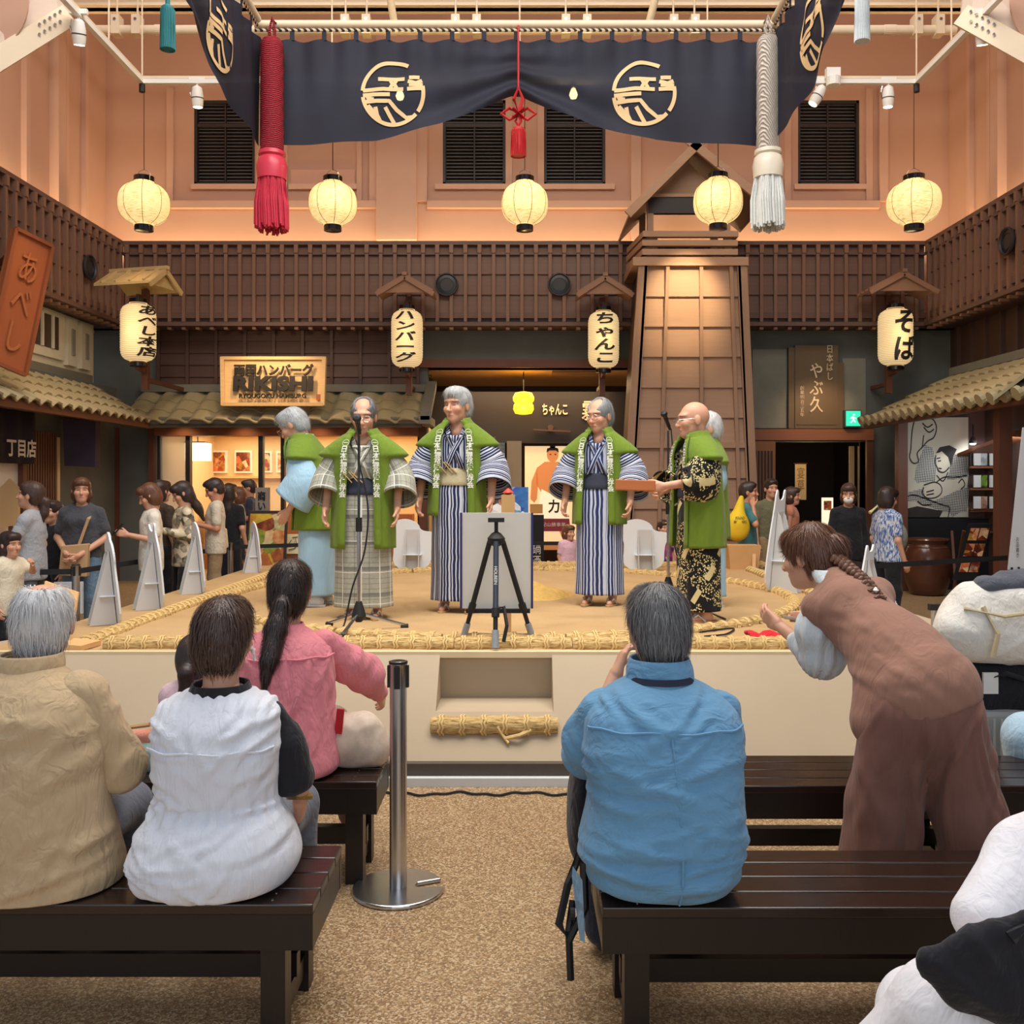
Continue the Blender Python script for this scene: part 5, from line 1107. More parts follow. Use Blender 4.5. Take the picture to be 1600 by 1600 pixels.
def smoothn(V, F, n=1):
    for _ in range(n):
        acc = np.zeros_like(V); w = np.zeros(len(V), np.float32)
        for a in range(F.shape[1]):
            b = (a + 1) % F.shape[1]
            np.add.at(acc, F[:, a], V[F[:, b]]); np.add.at(w, F[:, a], 1); np.add.at(acc, F[:, b], V[F[:, a]]); np.add.at(w, F[:, b], 1)
        V = V * .4 + .6 * acc / np.maximum(w, 1)[:, None]
    return V
def wave3(V, fr, seed=0, n=5, warp=.6):
    """cheap smooth pseudo-noise, vectorised"""
    r = np.random.RandomState(seed); out = np.zeros(len(V), np.float32)
    P = V + warp / fr * np.sin(V[:, [1, 2, 0]] * fr * .7 + r.rand(3) * 6)
    for i in range(n):
        d = r.randn(3); d /= np.linalg.norm(d); out += np.sin(P @ (d * fr * r.uniform(.7, 1.6)) + r.rand() * 6.28)
    return out / n
def vnormals(V, F):
    a, b, c = V[F[:, 0]], V[F[:, 1]], V[F[:, 2]]; fn = np.cross(b - a, c - a); N_ = np.zeros_like(V)
    for i in range(F.shape[1]): np.add.at(N_, F[:, i], fn)
    return N_ / (np.linalg.norm(N_, axis=1, keepdims=True) + 1e-9)
# ---------------------------------------------------------------- heads, hands, hair
N = NT('skin'); at_ = N.new('ShaderNodeAttribute', attribute_name='tint'); n = N.noise(N.coord(), 40, 3); N.base(N.mix(N.math('MULTIPLY', n, .25), at_.outputs['Color'], sc8(196, 120, 96))); N.b.inputs['Roughness'].default_value = .5; N.b.inputs['Subsurface Weight'].default_value = .08; N.b.inputs['Subsurface Radius'].default_value = (.02, .008, .004); M['skin'] = N.m
SK = sc8(224, 172, 142); SK2 = sc8(212, 154, 122)
def head_ops(B, c, R, s=1.0, female=False, ears=True):
    T = lambda x, y, z: A3(c) + R @ (A3((x, y, z)) * s)
    e = lambda p, r, k=.02, op='u': B.ell(T(*p), A3(r) * s, R, k * s, op)
    e((0, .014, .028), (.074, .093, .088), .01); e((0, -.022, -.045), (.058 if not female else .054, .066, .072), .03)
    e((0, -.058, -.088), (.027, .026, .022), .03); e((0, -.062, .032), (.055, .03, .016), .02)
    for sx in (-1, 1):
        e((sx * .038, -.062, -.022), (.025, .022, .022), .025); e((sx * .031, -.094, .006), (.016, .012, .009), .012, 's')
        if ears: e((sx * .076, .008, -.006), (.010, .020, .031), .008)
    B.cap(T(0, -.084, .012), T(0, -.106, -.026), .008 * s, .012 * s, .012 * s); e((0, -.102, -.032), (.017, .011, .009), .01)
    e((0, -.083, -.058), (.022, .012, .006), .006); e((0, -.081, -.068), (.018, .012, .006), .006); e((0, -.096, -.063), (.022, .006, .0018), .003, 's')
    return B
def head_tint(V, c, R, s, skin, brow=(.05, .04, .04), lips=None, open_eyes=True):
    q = (V - A3(c)) @ R / s; C = np.ones((len(V), 4), np.float32); C[:, :3] = skin
    def put(m, col, f=1.0):
        m = np.clip(m, 0, 1)[:, None] * f; C[:, :3] = C[:, :3] * (1 - m) + A3(col) * m
    fr = (q[:, 1] < -.055); ax = np.abs(q[:, 0])
    put(fr * (1.3 - ((ax - .032) / .022) ** 2 - ((q[:, 2] - .027 + (ax - .03) * .12) / .0055) ** 2), brow, .8)
    put(fr * (1.4 - ((ax - .031) / .016) ** 2 - ((q[:, 2] - .004) / (.0055 if open_eyes else .003)) ** 2), (.06, .035, .03), .9)
    put(fr * (1.3 - (ax / .024) ** 2 - ((q[:, 2] + .063) / .009) ** 2), lips or dk(skin, .0) if False else (lips or sc8(190, 116, 102)), .55)
    put(fr * (1.2 - ((ax - .042) / .026) ** 2 - ((q[:, 2] + .028) / .022) ** 2), sc8(226, 150, 126), .35)
    put(fr * (1.2 - (ax / .018) ** 2 - ((q[:, 2] + .036) / .012) ** 2), sc8(214, 140, 116), .4)
    return C
def hand_ops(B, w, f, n, u_sign=1, s=1.0, curl=.35, spread=.0, thumb_out=.6):
    f = A3(f) / np.linalg.norm(f); n = A3(n); n = n - f * np.dot(n, f); n /= np.linalg.norm(n); u = np.cross(f, n) * u_sign; w = A3(w)
    offs = (.027, .009, -.009, -.026); kn = (.088, .092, .088, .08); ln = (.072, .08, .074, .058); rr = (.0098, .0102, .0098, .0085)
    for i in range(4):
        a = w + f * .012 * s + u * offs[i] * .6 * s; b = w + f * kn[i] * s + u * offs[i] * s; B.cap(a, b, .0155 * s, .0125 * s, .012 * s)
        p = b; ang = curl * .7; d = f + u * offs[i] * (6 * spread)
        for sg, q in ((.45, 1.0), (.31, .95), (.24, .85)):
            dd = d * math.cos(ang) + n * math.sin(ang); dd = dd / np.linalg.norm(dd); e = p + dd * ln[i] * sg * s; B.cap(p, e, rr[i] * q * s, rr[i] * (q - .08) * s, .003 * s); p = e; ang += curl * .9
    a = w + f * .022 * s + u * .02 * s; b = w + f * .052 * s + u * .045 * s * (.6 + thumb_out * .6) + n * .012 * s; B.cap(a, b, .016 * s, .0125 * s, .01 * s)
    c = b + (f * .8 + u * thumb_out * .7 + n * .25) / 1.2 * .036 * s; d = c + (f * .9 + u * thumb_out * .25 + n * .45) / 1.1 * .028 * s; B.cap(b, c, .0118 * s, .0105 * s, .004 * s).cap(c, d, .0105 * s, .009 * s, .003 * s)
    return B
def hair_mat(name, c, hi=None, sh=.35):
    if name in MATS: return MATS[name]
    N = NT(name); v = N.coord((60, 60, 6)); n = N.noise(v, 3, 3, .6); N.base(N.mix(n, dk(c, .55), hi or dk(c, 1.7))); N.b.inputs['Roughness'].default_value = sh; N.bump(n, .6, .004); MATS[name] = N.m; return N.m
HM = {'black': lambda: hair_mat('black_hair', sc8(34, 26, 26), sc8(74, 58, 54)), 'brown': lambda: hair_mat('brown_hair', sc8(72, 44, 32), sc8(140, 92, 66)), 'dbrown': lambda: hair_mat('dark_brown_hair', sc8(44, 30, 28), sc8(104, 78, 68)),
      'grey': lambda: hair_mat('grey_hair', sc8(150, 154, 158), sc8(226, 230, 232), .5), 'dgrey': lambda: hair_mat('dark_grey_hair', sc8(52, 52, 54), sc8(150, 150, 152), .45), 'white': lambda: hair_mat('white_hair', sc8(206, 208, 212), sc8(240, 240, 240), .5), 'sgrey': lambda: hair_mat('steel_hair', sc8(96, 98, 102), sc8(186, 190, 194), .5)}
def hair_obj(c, R, s, style, colour, parent, res=.008, strands=0, seed=1):
    B = Blob(res); T = lambda x, y, z: A3(c) + R @ (A3((x, y, z)) * s); e = lambda p, r, k=.015, op='u': B.ell(T(*p), A3(r) * s, R, k * s, op)
    if style in ('short', 'bob', 'long', 'pony', 'bun', 'fringe', 'tail', 'crown', 'thin'):
        e((0, .018, .036), (.085, .103, .096), .01); e((0, .05, -.02), (.078, .066, .08), .03)
        if style == 'short': e((0, -.04, .085), (.06, .055, .04), .03)
        if style in ('bob', 'long', 'fringe'):
            e((0, .03, -.04), (.092, .078, .085), .02)
            if style == 'long': B.chain([T(0, .06, -.06), T(0, .075, -.2), T(0, .07, -.33)], [.075 * s, .07 * s, .03 * s], .03, (A3(R[:, 1]), .6))
            e((0, -.055, .075), (.07, .05, .045), .02)
        if style in ('pony', 'bun', 'tail'): e((0, -.03, .07), (.07, .06, .05), .02)
        e((0, -.118, -.035 if style not in ('short', 'thin', 'crown') else -.018), (.068, .075, .088 if style not in ('short', 'thin', 'crown') else .098), .012, 's')
        if style == 'thin': e((0, -.06, .125), (.062, .085, .075), .012, 's')
        if style in ('short', 'pony', 'bun', 'tail', 'crown', 'thin'):
            for sx in (-1, 1): e((sx * .085, -.012, -.045), (.03, .045, .05), .012, 's')
            e((0, .02, -.125), (.12, .12, .05), .01, 's')
        if style == 'pony': B.chain([T(0, .10, -.01), T(0, .135, -.04), T(0, .13, -.14), T(.01, .115, -.26)], [.026 * s, .036 * s, .036 * s, .012 * s], .015)
        if style == 'tail': B.chain([T(0, .10, -.01), T(0, .13, -.045), T(.01, .165, -.13), T(.02, .215, -.24), T(.03, .245, -.36)], [.022 * s, .032 * s, .042 * s, .034 * s, .008 * s], .015)
        if style == 'crown': e((0, .0, .14), (.055, .085, .045), .02, 's')
        if style == 'bun': e((0, .12, .03), (.04, .035, .04), .01)
    elif style == 'sides':
        e((0, .03, .02), (.082, .088, .075), .01); e((0, .05, -.03), (.076, .06, .07), .03)
        e((0, -.03 if style == 'sides' else -.05, .09), (.075, .12, .075), .012, 's'); e((0, -.115, -.02), (.09, .085, .12), .012, 's'); e((0, .0, -.125), (.12, .12, .05), .01, 's')
        for sx in (-1, 1): e((sx * .085, -.005, -.05), (.03, .04, .045), .012, 's')
    V, F = B.mesh(); V = smoothn(V, F, 1); nn = vnormals(V, F); V = V + nn * (.003 * s * wave3(V, 70, seed))[:, None]
    parts = [(V, F)]
    if strands:
        r = np.random.RandomState(seed); sv = []; sf = []; crown = T(.0, .035, .125); pick = r.choice(len(V), strands); up = R[:, 2]
        for i in pick:
            p = V[i].copy(); g = p - crown; N0 = nn[i]; d = g - N0 * np.dot(g, N0)
            if np.linalg.norm(d) < 1e-4: continue
            d = d / np.linalg.norm(d) - .35 * up; d -= N0 * np.dot(d, N0); d /= np.linalg.norm(d) + 1e-6; d = d + r.randn(3) * .12; sd = np.cross(d, N0); sd /= np.linalg.norm(sd) + 1e-6; L = r.uniform(.03, .06) * s; wd = r.uniform(.001, .0022) * s; k0 = len(sv)
            for j in range(4):
                t = j / 3; q = p + d * L * t + N0 * (.0022 + .004 * math.sin(t * PI)) * s - up * .012 * t * t * s - N0 * .009 * t * t * s
                sv += [q - sd * wd * (1.1 - t), q + sd * wd * (1.1 - t)]
            sf += [(k0 + 2 * j, k0 + 2 * j + 1, k0 + 2 * j + 3, k0 + 2 * j + 2) for j in range(3)]
        parts.append((np.array(sv, np.float32), np.array(sf)))
    V, F = joinm(parts)
    return mobj('hair', V, F, HM[colour](), parent, True)
def glasses(c, R, s, parent, mat=None):
    T = lambda x, y, z: Vector(A3(c) + R @ (A3((x, y, z)) * s)); m = MB()
    for sx in (-1, 1):
        m.tube([T(sx * .033 + .026 * math.cos(a), -.108, .002 + .019 * math.sin(a)) for a in np.linspace(0, 2 * PI, 17)[:-1]], .0018 * s, 5, True)
        m.tube([T(sx * .059, -.106, .006), T(sx * .078, -.03, .008), T(sx * .08, .02, .0)], .002 * s, 5)
    m.tube([T(-.008, -.11, .006), T(.008, -.11, .006)], .0018 * s, 5); return m.build('glasses', mat or M['chrome'], parent)
# ---------------------------------------------------------------- casual figures
J0 = dict(pelvis=(0, 0, .90), waist=(0, 0, 1.04), chest=(0, .0, 1.22), neck=(0, .01, 1.37), head=(0, -.015, 1.515),
          shL=(.158, 0, 1.30), elL=(.205, .02, 1.05), wrL=(.215, -.06, .82), shR=(-.158, 0, 1.30), elR=(-.205, .02, 1.05), wrR=(-.215, -.06, .82),
          hipL=(.085, 0, .86), knL=(.095, -.02, .48), anL=(.10, .02, .07), hipR=(-.085, 0, .86), knR=(-.095, -.02, .48), anR=(-.10, .02, .07))
def fabm(name, c, **k): return fabric(name, c, **k)
def figure(label, loc, rz, h=1.6, J=None, skin=SK, shirt=None, pants=None, hair=('short', 'black'), sleeve='short', head=(0, 0, 0), girth=1.0, female=True, res=.013, hem=.86, pant_r=1.0, legs='pants', shoes=None, curl=.5, group='visitors around the ring', palms=None, specs=False, strands=0, headscale=1.05, name='person', extra=None, shirt_noise=.004, eyes=True, bust=0.0):
    k = h / 1.65; q = dict(J0); q.update(J or {}); q = {a: A3(b) * k for a, b in q.items()}; t = thing(name, label, 'person', group, loc, rz); g = girth * k; sy = (A3((0, 1, 0)), .66)
    hs = headscale * (k ** .5); R = rotm(*head); hc = q['head']
    HB = head_ops(Blob(min(res * .55, .0068)), hc, R, hs, female); HB.cap(hc + R @ A3((0, .03, -.07)) * hs, q['neck'] - A3((0, 0, .03)), .048 * hs, .056 * hs, .03); hv, hf = HB.mesh(); htint = head_tint(hv, hc, R, hs, skin, open_eyes=eyes)
    B = Blob(res); B.cap(q['neck'], q['chest'], .05 * g, .10 * g, .04, sy).cap(q['chest'], q['waist'], .115 * g, .1 * g, .05, sy).cap(q['waist'], q['pelvis'], .1 * g, .11 * g, .05, sy)
    for s in 'LR':
        B.cap(q['neck'] - A3((0, 0, .06)), q['sh' + s] - A3((0, 0, .02)), .034 * k, .034 * k, .03).chain([q['sh' + s] - A3((0, 0, .02)), q['el' + s], q['wr' + s]], [.043 * k, .036 * k, .025 * k], .02)
        B.chain([q['hip' + s], q['kn' + s], q['an' + s]], [.06 * k, .046 * k, .034 * k], .03)
    bv, bf = B.mesh(); btint = np.ones((len(bv), 4), np.float32); btint[:, :3] = skin; parts = [(hv, hf), (bv, bf)]; tints = [htint, btint]
    for s in 'LR':
        d = q['wr' + s] - q['el' + s]; d /= np.linalg.norm(d); pn = A3((-1 if s == 'L' else 1, -.2, 0)) if not palms else A3(palms[s]); HB = Blob(.0048 if res > .01 else .004); HB.cap(q['wr' + s] - d * .05, q['wr' + s] + d * .012, .027 * k, .023 * k, .01)
        us = 1 if np.dot(np.cross(d, pn), A3((0, -1, .35))) > 0 else -1
        hand_ops(HB, q['wr' + s], d, pn, us, .95 * k ** .7, curl); v, f = HB.mesh(); parts.append((v, f)); c = np.ones((len(v), 4), np.float32); c[:, :3] = skin; tints.append(c)
    V, F = joinm(parts); body = mobj('body', V, F, M['skin'], t, True, col=np.concatenate(tints))
    if shirt is not None:
        B = Blob(res); w = 1.18 * g; B.cap(q['neck'] - A3((0, 0, .05 * k)), q['chest'], .075 * w, .128 * w, .05, sy).cap(q['chest'], q['waist'], .128 * w, .118 * w, .06, sy).cap(q['waist'], q['pelvis'] + A3((0, 0, -.02)), .118 * w, .138 * w, .06, sy)
        hz = hem * k
        if bust: 
            for sx in (-1, 1): B.ell(q['chest'] + A3((sx * .06, -.085, .0)) * k, (.06 * k, .05 * k, .06 * k), None, .05)
        if hem < .84: B.cap(q['pelvis'], q['pelvis'] * A3((1, 1, 0)) + A3((0, 0, hz)), .142 * w, .155 * w, .05, sy)
        for s in 'LR':
            e = q['el' + s] if sleeve == 'long' else q['sh' + s] + (q['el' + s] - q['sh' + s]) * (.68 if sleeve == 'short' else .12); B.cap(q['neck'] - A3((0, 0, .06)), q['sh' + s], .055 * k, .052 * k, .05); B.cap(q['sh' + s], e, .053 * k, (.058 if sleeve == 'short' else .05) * k, .03)
            if sleeve == 'long': B.cap(e, q['wr' + s] - (q['wr' + s] - e) * .08, .052 * k, .040 * k, .03)
        B.ell(hc + A3((0, .0, -.115)) * k, (.068 * k, .075 * k, .05 * k), None, .012, 's'); B.plane((0, 0, hz), (0, 0, -1), .012)
        V, F = B.mesh(); V = smoothn(V, F, 1); V = V + vnormals(V, F) * (shirt_noise * (wave3(V * A3((1, 1, .6)), 26, sum(map(ord, label)) % 97) + .5 * wave3(V, 60, 5)))[:, None]; mobj('shirt', V, F, shirt, t, True)
    if pants is not None:
        B = Blob(res); w = 1.15 * g
        B.cap(q['waist'] - A3((0, 0, .04)), q['pelvis'], .098 * w, .118 * w, .04, sy)
        if legs == 'skirt': B.cap(q['pelvis'], (q['anL'] + q['anR']) / 2 + A3((0, 0, .2)), .135 * w, .19 * w, .05, (A3((0, 1, 0)), .8))
        else:
            for s in 'LR':
                an = q['an' + s] if legs == 'pants' else q['kn' + s] + (q['an' + s] - q['kn' + s]) * .08; B.chain([q['hip' + s], q['kn' + s], an + A3((0, 0, .01))], [.074 * w, .062 * w * pant_r, .056 * w * pant_r], .03)
        V, F = B.mesh(); V = smoothn(V, F, 1); V = V + vnormals(V, F) * (.004 * wave3(V, 30, 3))[:, None]; mobj('trousers' if legs != 'skirt' else 'skirt', V, F, pants, t, True)
    for s in 'LR':
        a = q['an' + s]; f = a - q['kn' + s]; f = f / (np.linalg.norm(f) + 1e-6); B = Blob(res * .8); fw = A3((0, -1, 0)); B.cap(a + fw * -.03 * k + A3((0, 0, -.03 * k)), a + fw * .13 * k + A3((0, 0, -.035 * k)), .036 * k, .03 * k, .02); B.cap(a, a + A3((0, 0, -.03)), .036 * k, .036 * k, .02); B.plane(a - A3((0, 0, .066 * k)), (0, 0, -1)); V, F = B.mesh(); mobj('shoe', V, F, shoes or pm('dark_shoe', sc8(40, 38, 40), .5, .05), t, True)
    hair_obj(hc, R, hs, hair[0], hair[1], t, min(res * .7, .009), strands, sum(map(ord, label)) % 50)
    if specs: glasses(hc, R, hs, t)
    if extra: extra(t, q, k)
    return t
# ---------------------------------------------------------------- patterned kimono cloth
def patmat(name, fn, rough=.85):
    N = NT(name); v = N.coord((1, 1, 1), 'pat'); sp = N.new('ShaderNodeSeparateXYZ'); N.link(v, sp.inputs[0]); N.base(fn(N, v, sp.outputs[0], sp.outputs[1])); N.b.inputs['Roughness'].default_value = rough; N.b.inputs['Sheen Weight'].default_value = .1; N.b.inputs['Specular IOR Level'].default_value = .25; N.bump(N.noise(N.coord((1, 1, .35)), 16, 3, .5, 1.0), .4, .02); return N.m
def line(N, u, period, width, ph=0.0): # 1 on the line
    m = N.math('FRACT', N.math('ADD', N.math('MULTIPLY', u, 1 / period), ph)); return N.math('LESS_THAN', m, width)
def f_stripe(a, b, per=.019, wd=.32):
    def f(N, v, u, w):
        uu = N.math('ADD', u, N.math('MULTIPLY', N.noise(v, 5, 2), .02)); l = line(N, uu, per, wd); l2 = line(N, uu, per * 3.3, .18, .3); return N.mix(N.math('MAXIMUM', l2, l), a, b)
    return f
def f_plaid(N, v, u, w):
    c = N.mix(N.noise(v, 60, 2), sc8(150, 150, 136), sc8(182, 182, 168)); c = N.mix(N.math('MULTIPLY', line(N, w, .038, .10), .6), c, sc8(84, 84, 80)); c = N.mix(N.math('MULTIPLY', line(N, w, .19, .16, .1), .6), c, sc8(96, 96, 92)); c = N.mix(N.math('MULTIPLY', line(N, u, .072, .08, .4), .45), c, sc8(90, 90, 86)); c = N.mix(N.math('MULTIPLY', line(N, u, .11, .07), .85), c, sc8(236, 236, 226)); return N.mix(N.math('MULTIPLY', line(N, w, .23, .03, .5), .8), c, sc8(232, 232, 222))
def f_floral(N, v, u, w):
    vo = N.new('ShaderNodeTexVoronoi'); vo.inputs['Scale'].default_value = 75; N.link(v, vo.inputs['Vector']); d = N.math('LESS_THAN', vo.outputs['Distance'], .42); blk = N.math('GREATER_THAN', N.noise(v, 7, 1, .4, .8), .43)
    mp = N.new('ShaderNodeMapping'); mp.inputs['Rotation'].default_value = (0, 0, .6); N.link(v, mp.inputs[0]); sp = N.new('ShaderNodeSeparateXYZ'); N.link(mp.outputs[0], sp.inputs[0]); band = N.math('MULTIPLY', line(N, sp.outputs[0], .26, .16), line(N, sp.outputs[1], .2, .55))
    c = N.mix(N.math('MULTIPLY', d, blk), sc8(24, 24, 28), sc8(232, 216, 150)); return N.mix(band, c, sc8(222, 206, 150))
M['k_stripe'] = patmat('navy_stripe_kimono', f_stripe(sc8(36, 44, 84), sc8(206, 210, 222))); M['k_stripe2'] = patmat('blue_stripe_kimono', f_stripe(sc8(44, 56, 104), sc8(196, 204, 222), .026, .36)); M['k_plaid'] = patmat('grey_plaid_kimono', f_plaid); M['k_floral'] = patmat('black_floral_kimono', f_floral)
M['k_blue'] = fabric('pale_blue_kimono', sc8(168, 206, 230), wr=.4, st=(1, 1, .4)); M['happi'] = fabric('green_happi', sc8(112, 138, 42), wr=.35, st=(1, 1, .4)); M['happi_w'] = pm('white_print', sc8(238, 240, 226), .8, .03)
M['obi_d'] = pm('dark_obi', sc8(48, 52, 72), .7, .15, 40); M['obi_c'] = pm('cream_obi', sc8(196, 184, 148), .6, .15, 60); M['sandal'] = pm('sandal_sole', sc8(196, 158, 112), .7, .1); M['tabi'] = pm('white_tabi', sc8(228, 230, 232), .8, .03)
def crom(rows, n):
    P = np.array(rows, float); m = len(P); out = []
    for t in np.linspace(0, m - 1, n):
        i = min(int(t), m - 2); f = t - i; p0, p1, p2, p3 = P[max(i - 1, 0)], P[i], P[i + 1], P[min(i + 2, m - 1)]
        out.append(.5 * (2 * p1 + (p2 - p0) * f + (2 * p0 - 5 * p1 + 4 * p2 - p3) * f * f + (3 * p1 - p0 - 3 * p2 + p3) * f ** 3))
    return np.array(out)
def sgnp(x, e): return np.sign(x) * np.abs(x) ** e
def grid_faces(nr, nc, closed):
    F = []
    for j in range(nr - 1):
        for i in range(nc if closed else nc - 1): F.append((j * nc + i, j * nc + (i + 1) % nc, (j + 1) * nc + (i + 1) % nc, (j + 1) * nc + i))
    return np.array(F)
def body_loft(rows, nr=48, nc=72, ex=2.3, dip=None, disp=None):
    """rows: (z, cx, cy, rx, ry); angle 0 at the front (-y). returns V,F,pat"""
    Rw = crom(rows, nr); th = np.linspace(0, 2 * PI, nc, endpoint=False); V = []; P = []
    for j, (z, cx, cy, rx, ry) in enumerate(Rw):
        s, c = np.sin(th), np.cos(th); x = cx + rx * sgnp(s, 2 / ex); y = cy - ry * sgnp(c, 2 / ex); zz = np.full(nc, z)
        if dip is not None: dz, dy = dip(z, th); zz = zz - dz; y = y - dy
        a = np.where(th > PI, th - 2 * PI, th); V.append(np.stack([x, y, zz], 1)); P.append(np.stack([a * .17, zz, 0 * zz], 1))
    V = np.concatenate(V).astype(np.float32); F = grid_faces(nr, nc, True)
    if disp is not None: V = V + vnormals(V, F) * disp(V)[:, None]
    return V, F, np.concatenate(P)
def sleeve_loft(path, nr=20, nc=28):
    """path rows: (x,y,z, a, b): a across (side), b fore-aft / hanging"""
    Rw = crom(path, nr); V = []; P = []; acc = 0
    for j in range(nr):
        p = Vector(Rw[j][:3]); d = Vector(Rw[min(j + 1, nr - 1)][:3]) - Vector(Rw[max(j - 1, 0)][:3]); d.normalize(); u = Vector((0, 1, 0)).cross(d)
        u = u.normalized() if u.length > .2 else Vector((1, 0, 0)); v = d.cross(u).normalized()
        if j: acc += (p - Vector(Rw[j - 1][:3])).length
        for i in range(nc): t = 2 * PI * i / nc; V.append(p + u * math.cos(t) * Rw[j][3] + v * math.sin(t) * Rw[j][4]); P.append((acc, t * .12, 0))
    return np.array([tuple(v) for v in V], np.float32), grid_faces(nr, nc, True), np.array(P)
def ribbon(name, path, side, width, mat, parent, thick=.012):
    V = []
    for p, s in zip(path, side): p = Vector(p); s = Vector(s).normalized() * width / 2; V += [p - s, p + s]
    o = mobj(name, [tuple(v) for v in V], [(2 * i, 2 * i + 1, 2 * i + 3, 2 * i + 2) for i in range(len(path) - 1)], mat, parent, True); solid(o, thick, 0); return o
def robed(label, loc, rz, h, robe, sleeve_m, obi, hair, head, J=None, specs=False, skin=SK, girth=1.0, collar=None, curl=.35, lean=0.0, fan=False, feet='sandal', text=True, eyes=False, headoff=(0, 0, 0), sleeves=None, palms=None, white_side=0, hem=.7):
    k = h / 1.65; q = dict(J0); q.update(dict(elL=(.26, .02, 1.06), wrL=(.265, -.10, .83), elR=(-.26, .02, 1.06), wrR=(-.265, -.10, .83))); q.update(J or {}); q = {a: A3(b) * k for a, b in q.items()}; t = thing('person', label, 'person', 'men performing on the ring', loc, rz); g = girth
    def warp(V):
        V = np.array(V, np.float32); V[:, 1] -= lean * np.clip(V[:, 2] - .9 * k, 0, None) ** 1.3; return V
    hs = 1.16 * k ** .4; R = rotm(*head); hc = warp((q['head'] + A3(headoff))[None])[0]; nk = warp(q['neck'][None])[0]
    HB = head_ops(Blob(.0042), hc, R, hs); HB.cap(hc + R @ A3((0, .025, -.06)) * hs, nk - A3((0, 0, .05)), .05 * hs, .06 * hs, .03); hv, hf = HB.mesh(); ht = head_tint(hv, hc, R, hs, skin, brow=(.12, .10, .10), open_eyes=eyes)
    B = Blob(.011); B.cap(q['neck'] - A3((0, -.01, .05)), q['chest'], .05 * k, .09 * k, .04, (A3((0, 1, 0)), .6)).cap(q['chest'], q['pelvis'], .10 * k, .1 * k, .04, (A3((0, 1, 0)), .6))
    for s in 'LR':
        B.chain([q['sh' + s], q['el' + s], q['wr' + s]], [.042 * k, .038 * k, .027 * k], .02); B.chain([q['hip' + s], q['kn' + s], q['an' + s]], [.06 * k, .05 * k, .036 * k], .02); a = q['an' + s]; B.cap(a + A3((0, .02, -.035)), a + A3((0, -.13, -.045)), .028, .024, .03)
    bv, bf = B.mesh(); bv = warp(bv); parts = [(hv, hf), (bv, bf)]; tn = [ht, np.tile(A3((*skin, 1)), (len(bv), 1))]
    for s in 'LR':
        d = q['wr' + s] - q['el' + s]; d /= np.linalg.norm(d); pn = A3(palms[s]) if palms else A3((-1 if s == 'L' else 1, -.3, 0)); HB = Blob(.004); HB.cap(q['wr' + s] - d * .06, q['wr' + s] + d * .012, .029 * k, .025 * k, .01); us = 1 if np.dot(np.cross(d, pn), A3((0, -1, .35))) > 0 else -1
        hand_ops(HB, q['wr' + s], d, pn, us, 1.0 * k ** .6, curl); v, f = HB.mesh(); v = warp(v); parts.append((v, f)); tn.append(np.tile(A3((*dk(skin, .93), 1)), (len(v), 1)))
    V, F = joinm(parts); mobj('body', V, F, M['skin'], t, True, col=np.concatenate(tn))
    # robe
    rows = [(.09, 0, 0, .195, .15), (.3, 0, 0, .19, .15), (.6, 0, 0, .188, .148), (.85, 0, 0, .19, .142), (1.0, 0, 0, .175, .128), (1.12, 0, 0, .18, .125), (1.24, 0, .0, .178, .115), (1.31, 0, .0, .15, .10), (1.36, 0, .005, .10, .085), (1.395, 0, .012, .075, .072)]
    rows = [(z * k, x, y, rx * k * (g if z > .1 else g), ry * k * g) for z, x, y, rx, ry in rows]
    def dip(z, th):
        w = np.clip((z / k - 1.29) / .105, 0, 1) * np.clip(np.cos(th), 0, 1) ** 5; return .15 * w * k, .05 * w * k
    V, F, P = body_loft(rows, 70, 80, 2.3, dip, lambda V: .006 * np.sin(np.arctan2(V[:, 0], -V[:, 1]) * 9 + 2 * V[:, 2]) * np.clip(1 - V[:, 2] / .9, 0, 1) + .003 * wave3(V * A3((1, 1, .4)), 30, 4)); solid(mobj('robe', warp(V), F, robe, t, True, P), .008, -1)
    for s, sx in ((1, 1), (-1, -1)): # crossed collar bands
        pth = [(0, .088, 1.40), (sx * .06, .06, 1.405), (sx * .078, .01, 1.39), (sx * .068, -.05, 1.345), (sx * .04, -.105, 1.27), (sx * -.01, -.128 - (.008 if sx > 0 else 0), 1.17), (sx * -.06, -.133 - (.008 if sx > 0 else 0), 1.05)]; sd = [(0, .2, 1), (.3 * sx, .2, 1), (.6 * sx, 0, 1), (.8 * sx, -.2, .6), (1, -.0, .35 * sx), (1, 0, .45 * sx), (1, 0, .4 * sx)]
        pth = warp(np.array([(a * k * (1 + (g - 1) * .7), b * k * g, c * k) for a, b, c in pth])); o = ribbon('collar_band', pth, sd, .06, collar or robe, t, .012)
        pa = np.array([(i * .05, (j - .5) * .04, 0) for i in range(len(pth)) for j in (0, 1)]); at2 = o.data.attributes.new('pat', 'FLOAT_VECTOR', 'POINT'); at2.data.foreach_set('vector', pa[:, [1, 0, 2]].astype(np.float32).ravel())
    V, F, P = body_loft([(z * k, 0, 0, rx * k * g, ry * k * g) for z, rx, ry in ((.93, .188, .143), (.95, .192, .147), (1.0, .186, .14), (1.04, .182, .136), (1.055, .178, .132))], 10, 64, 2.3); mobj('obi', warp(V), F, obi, t, True)
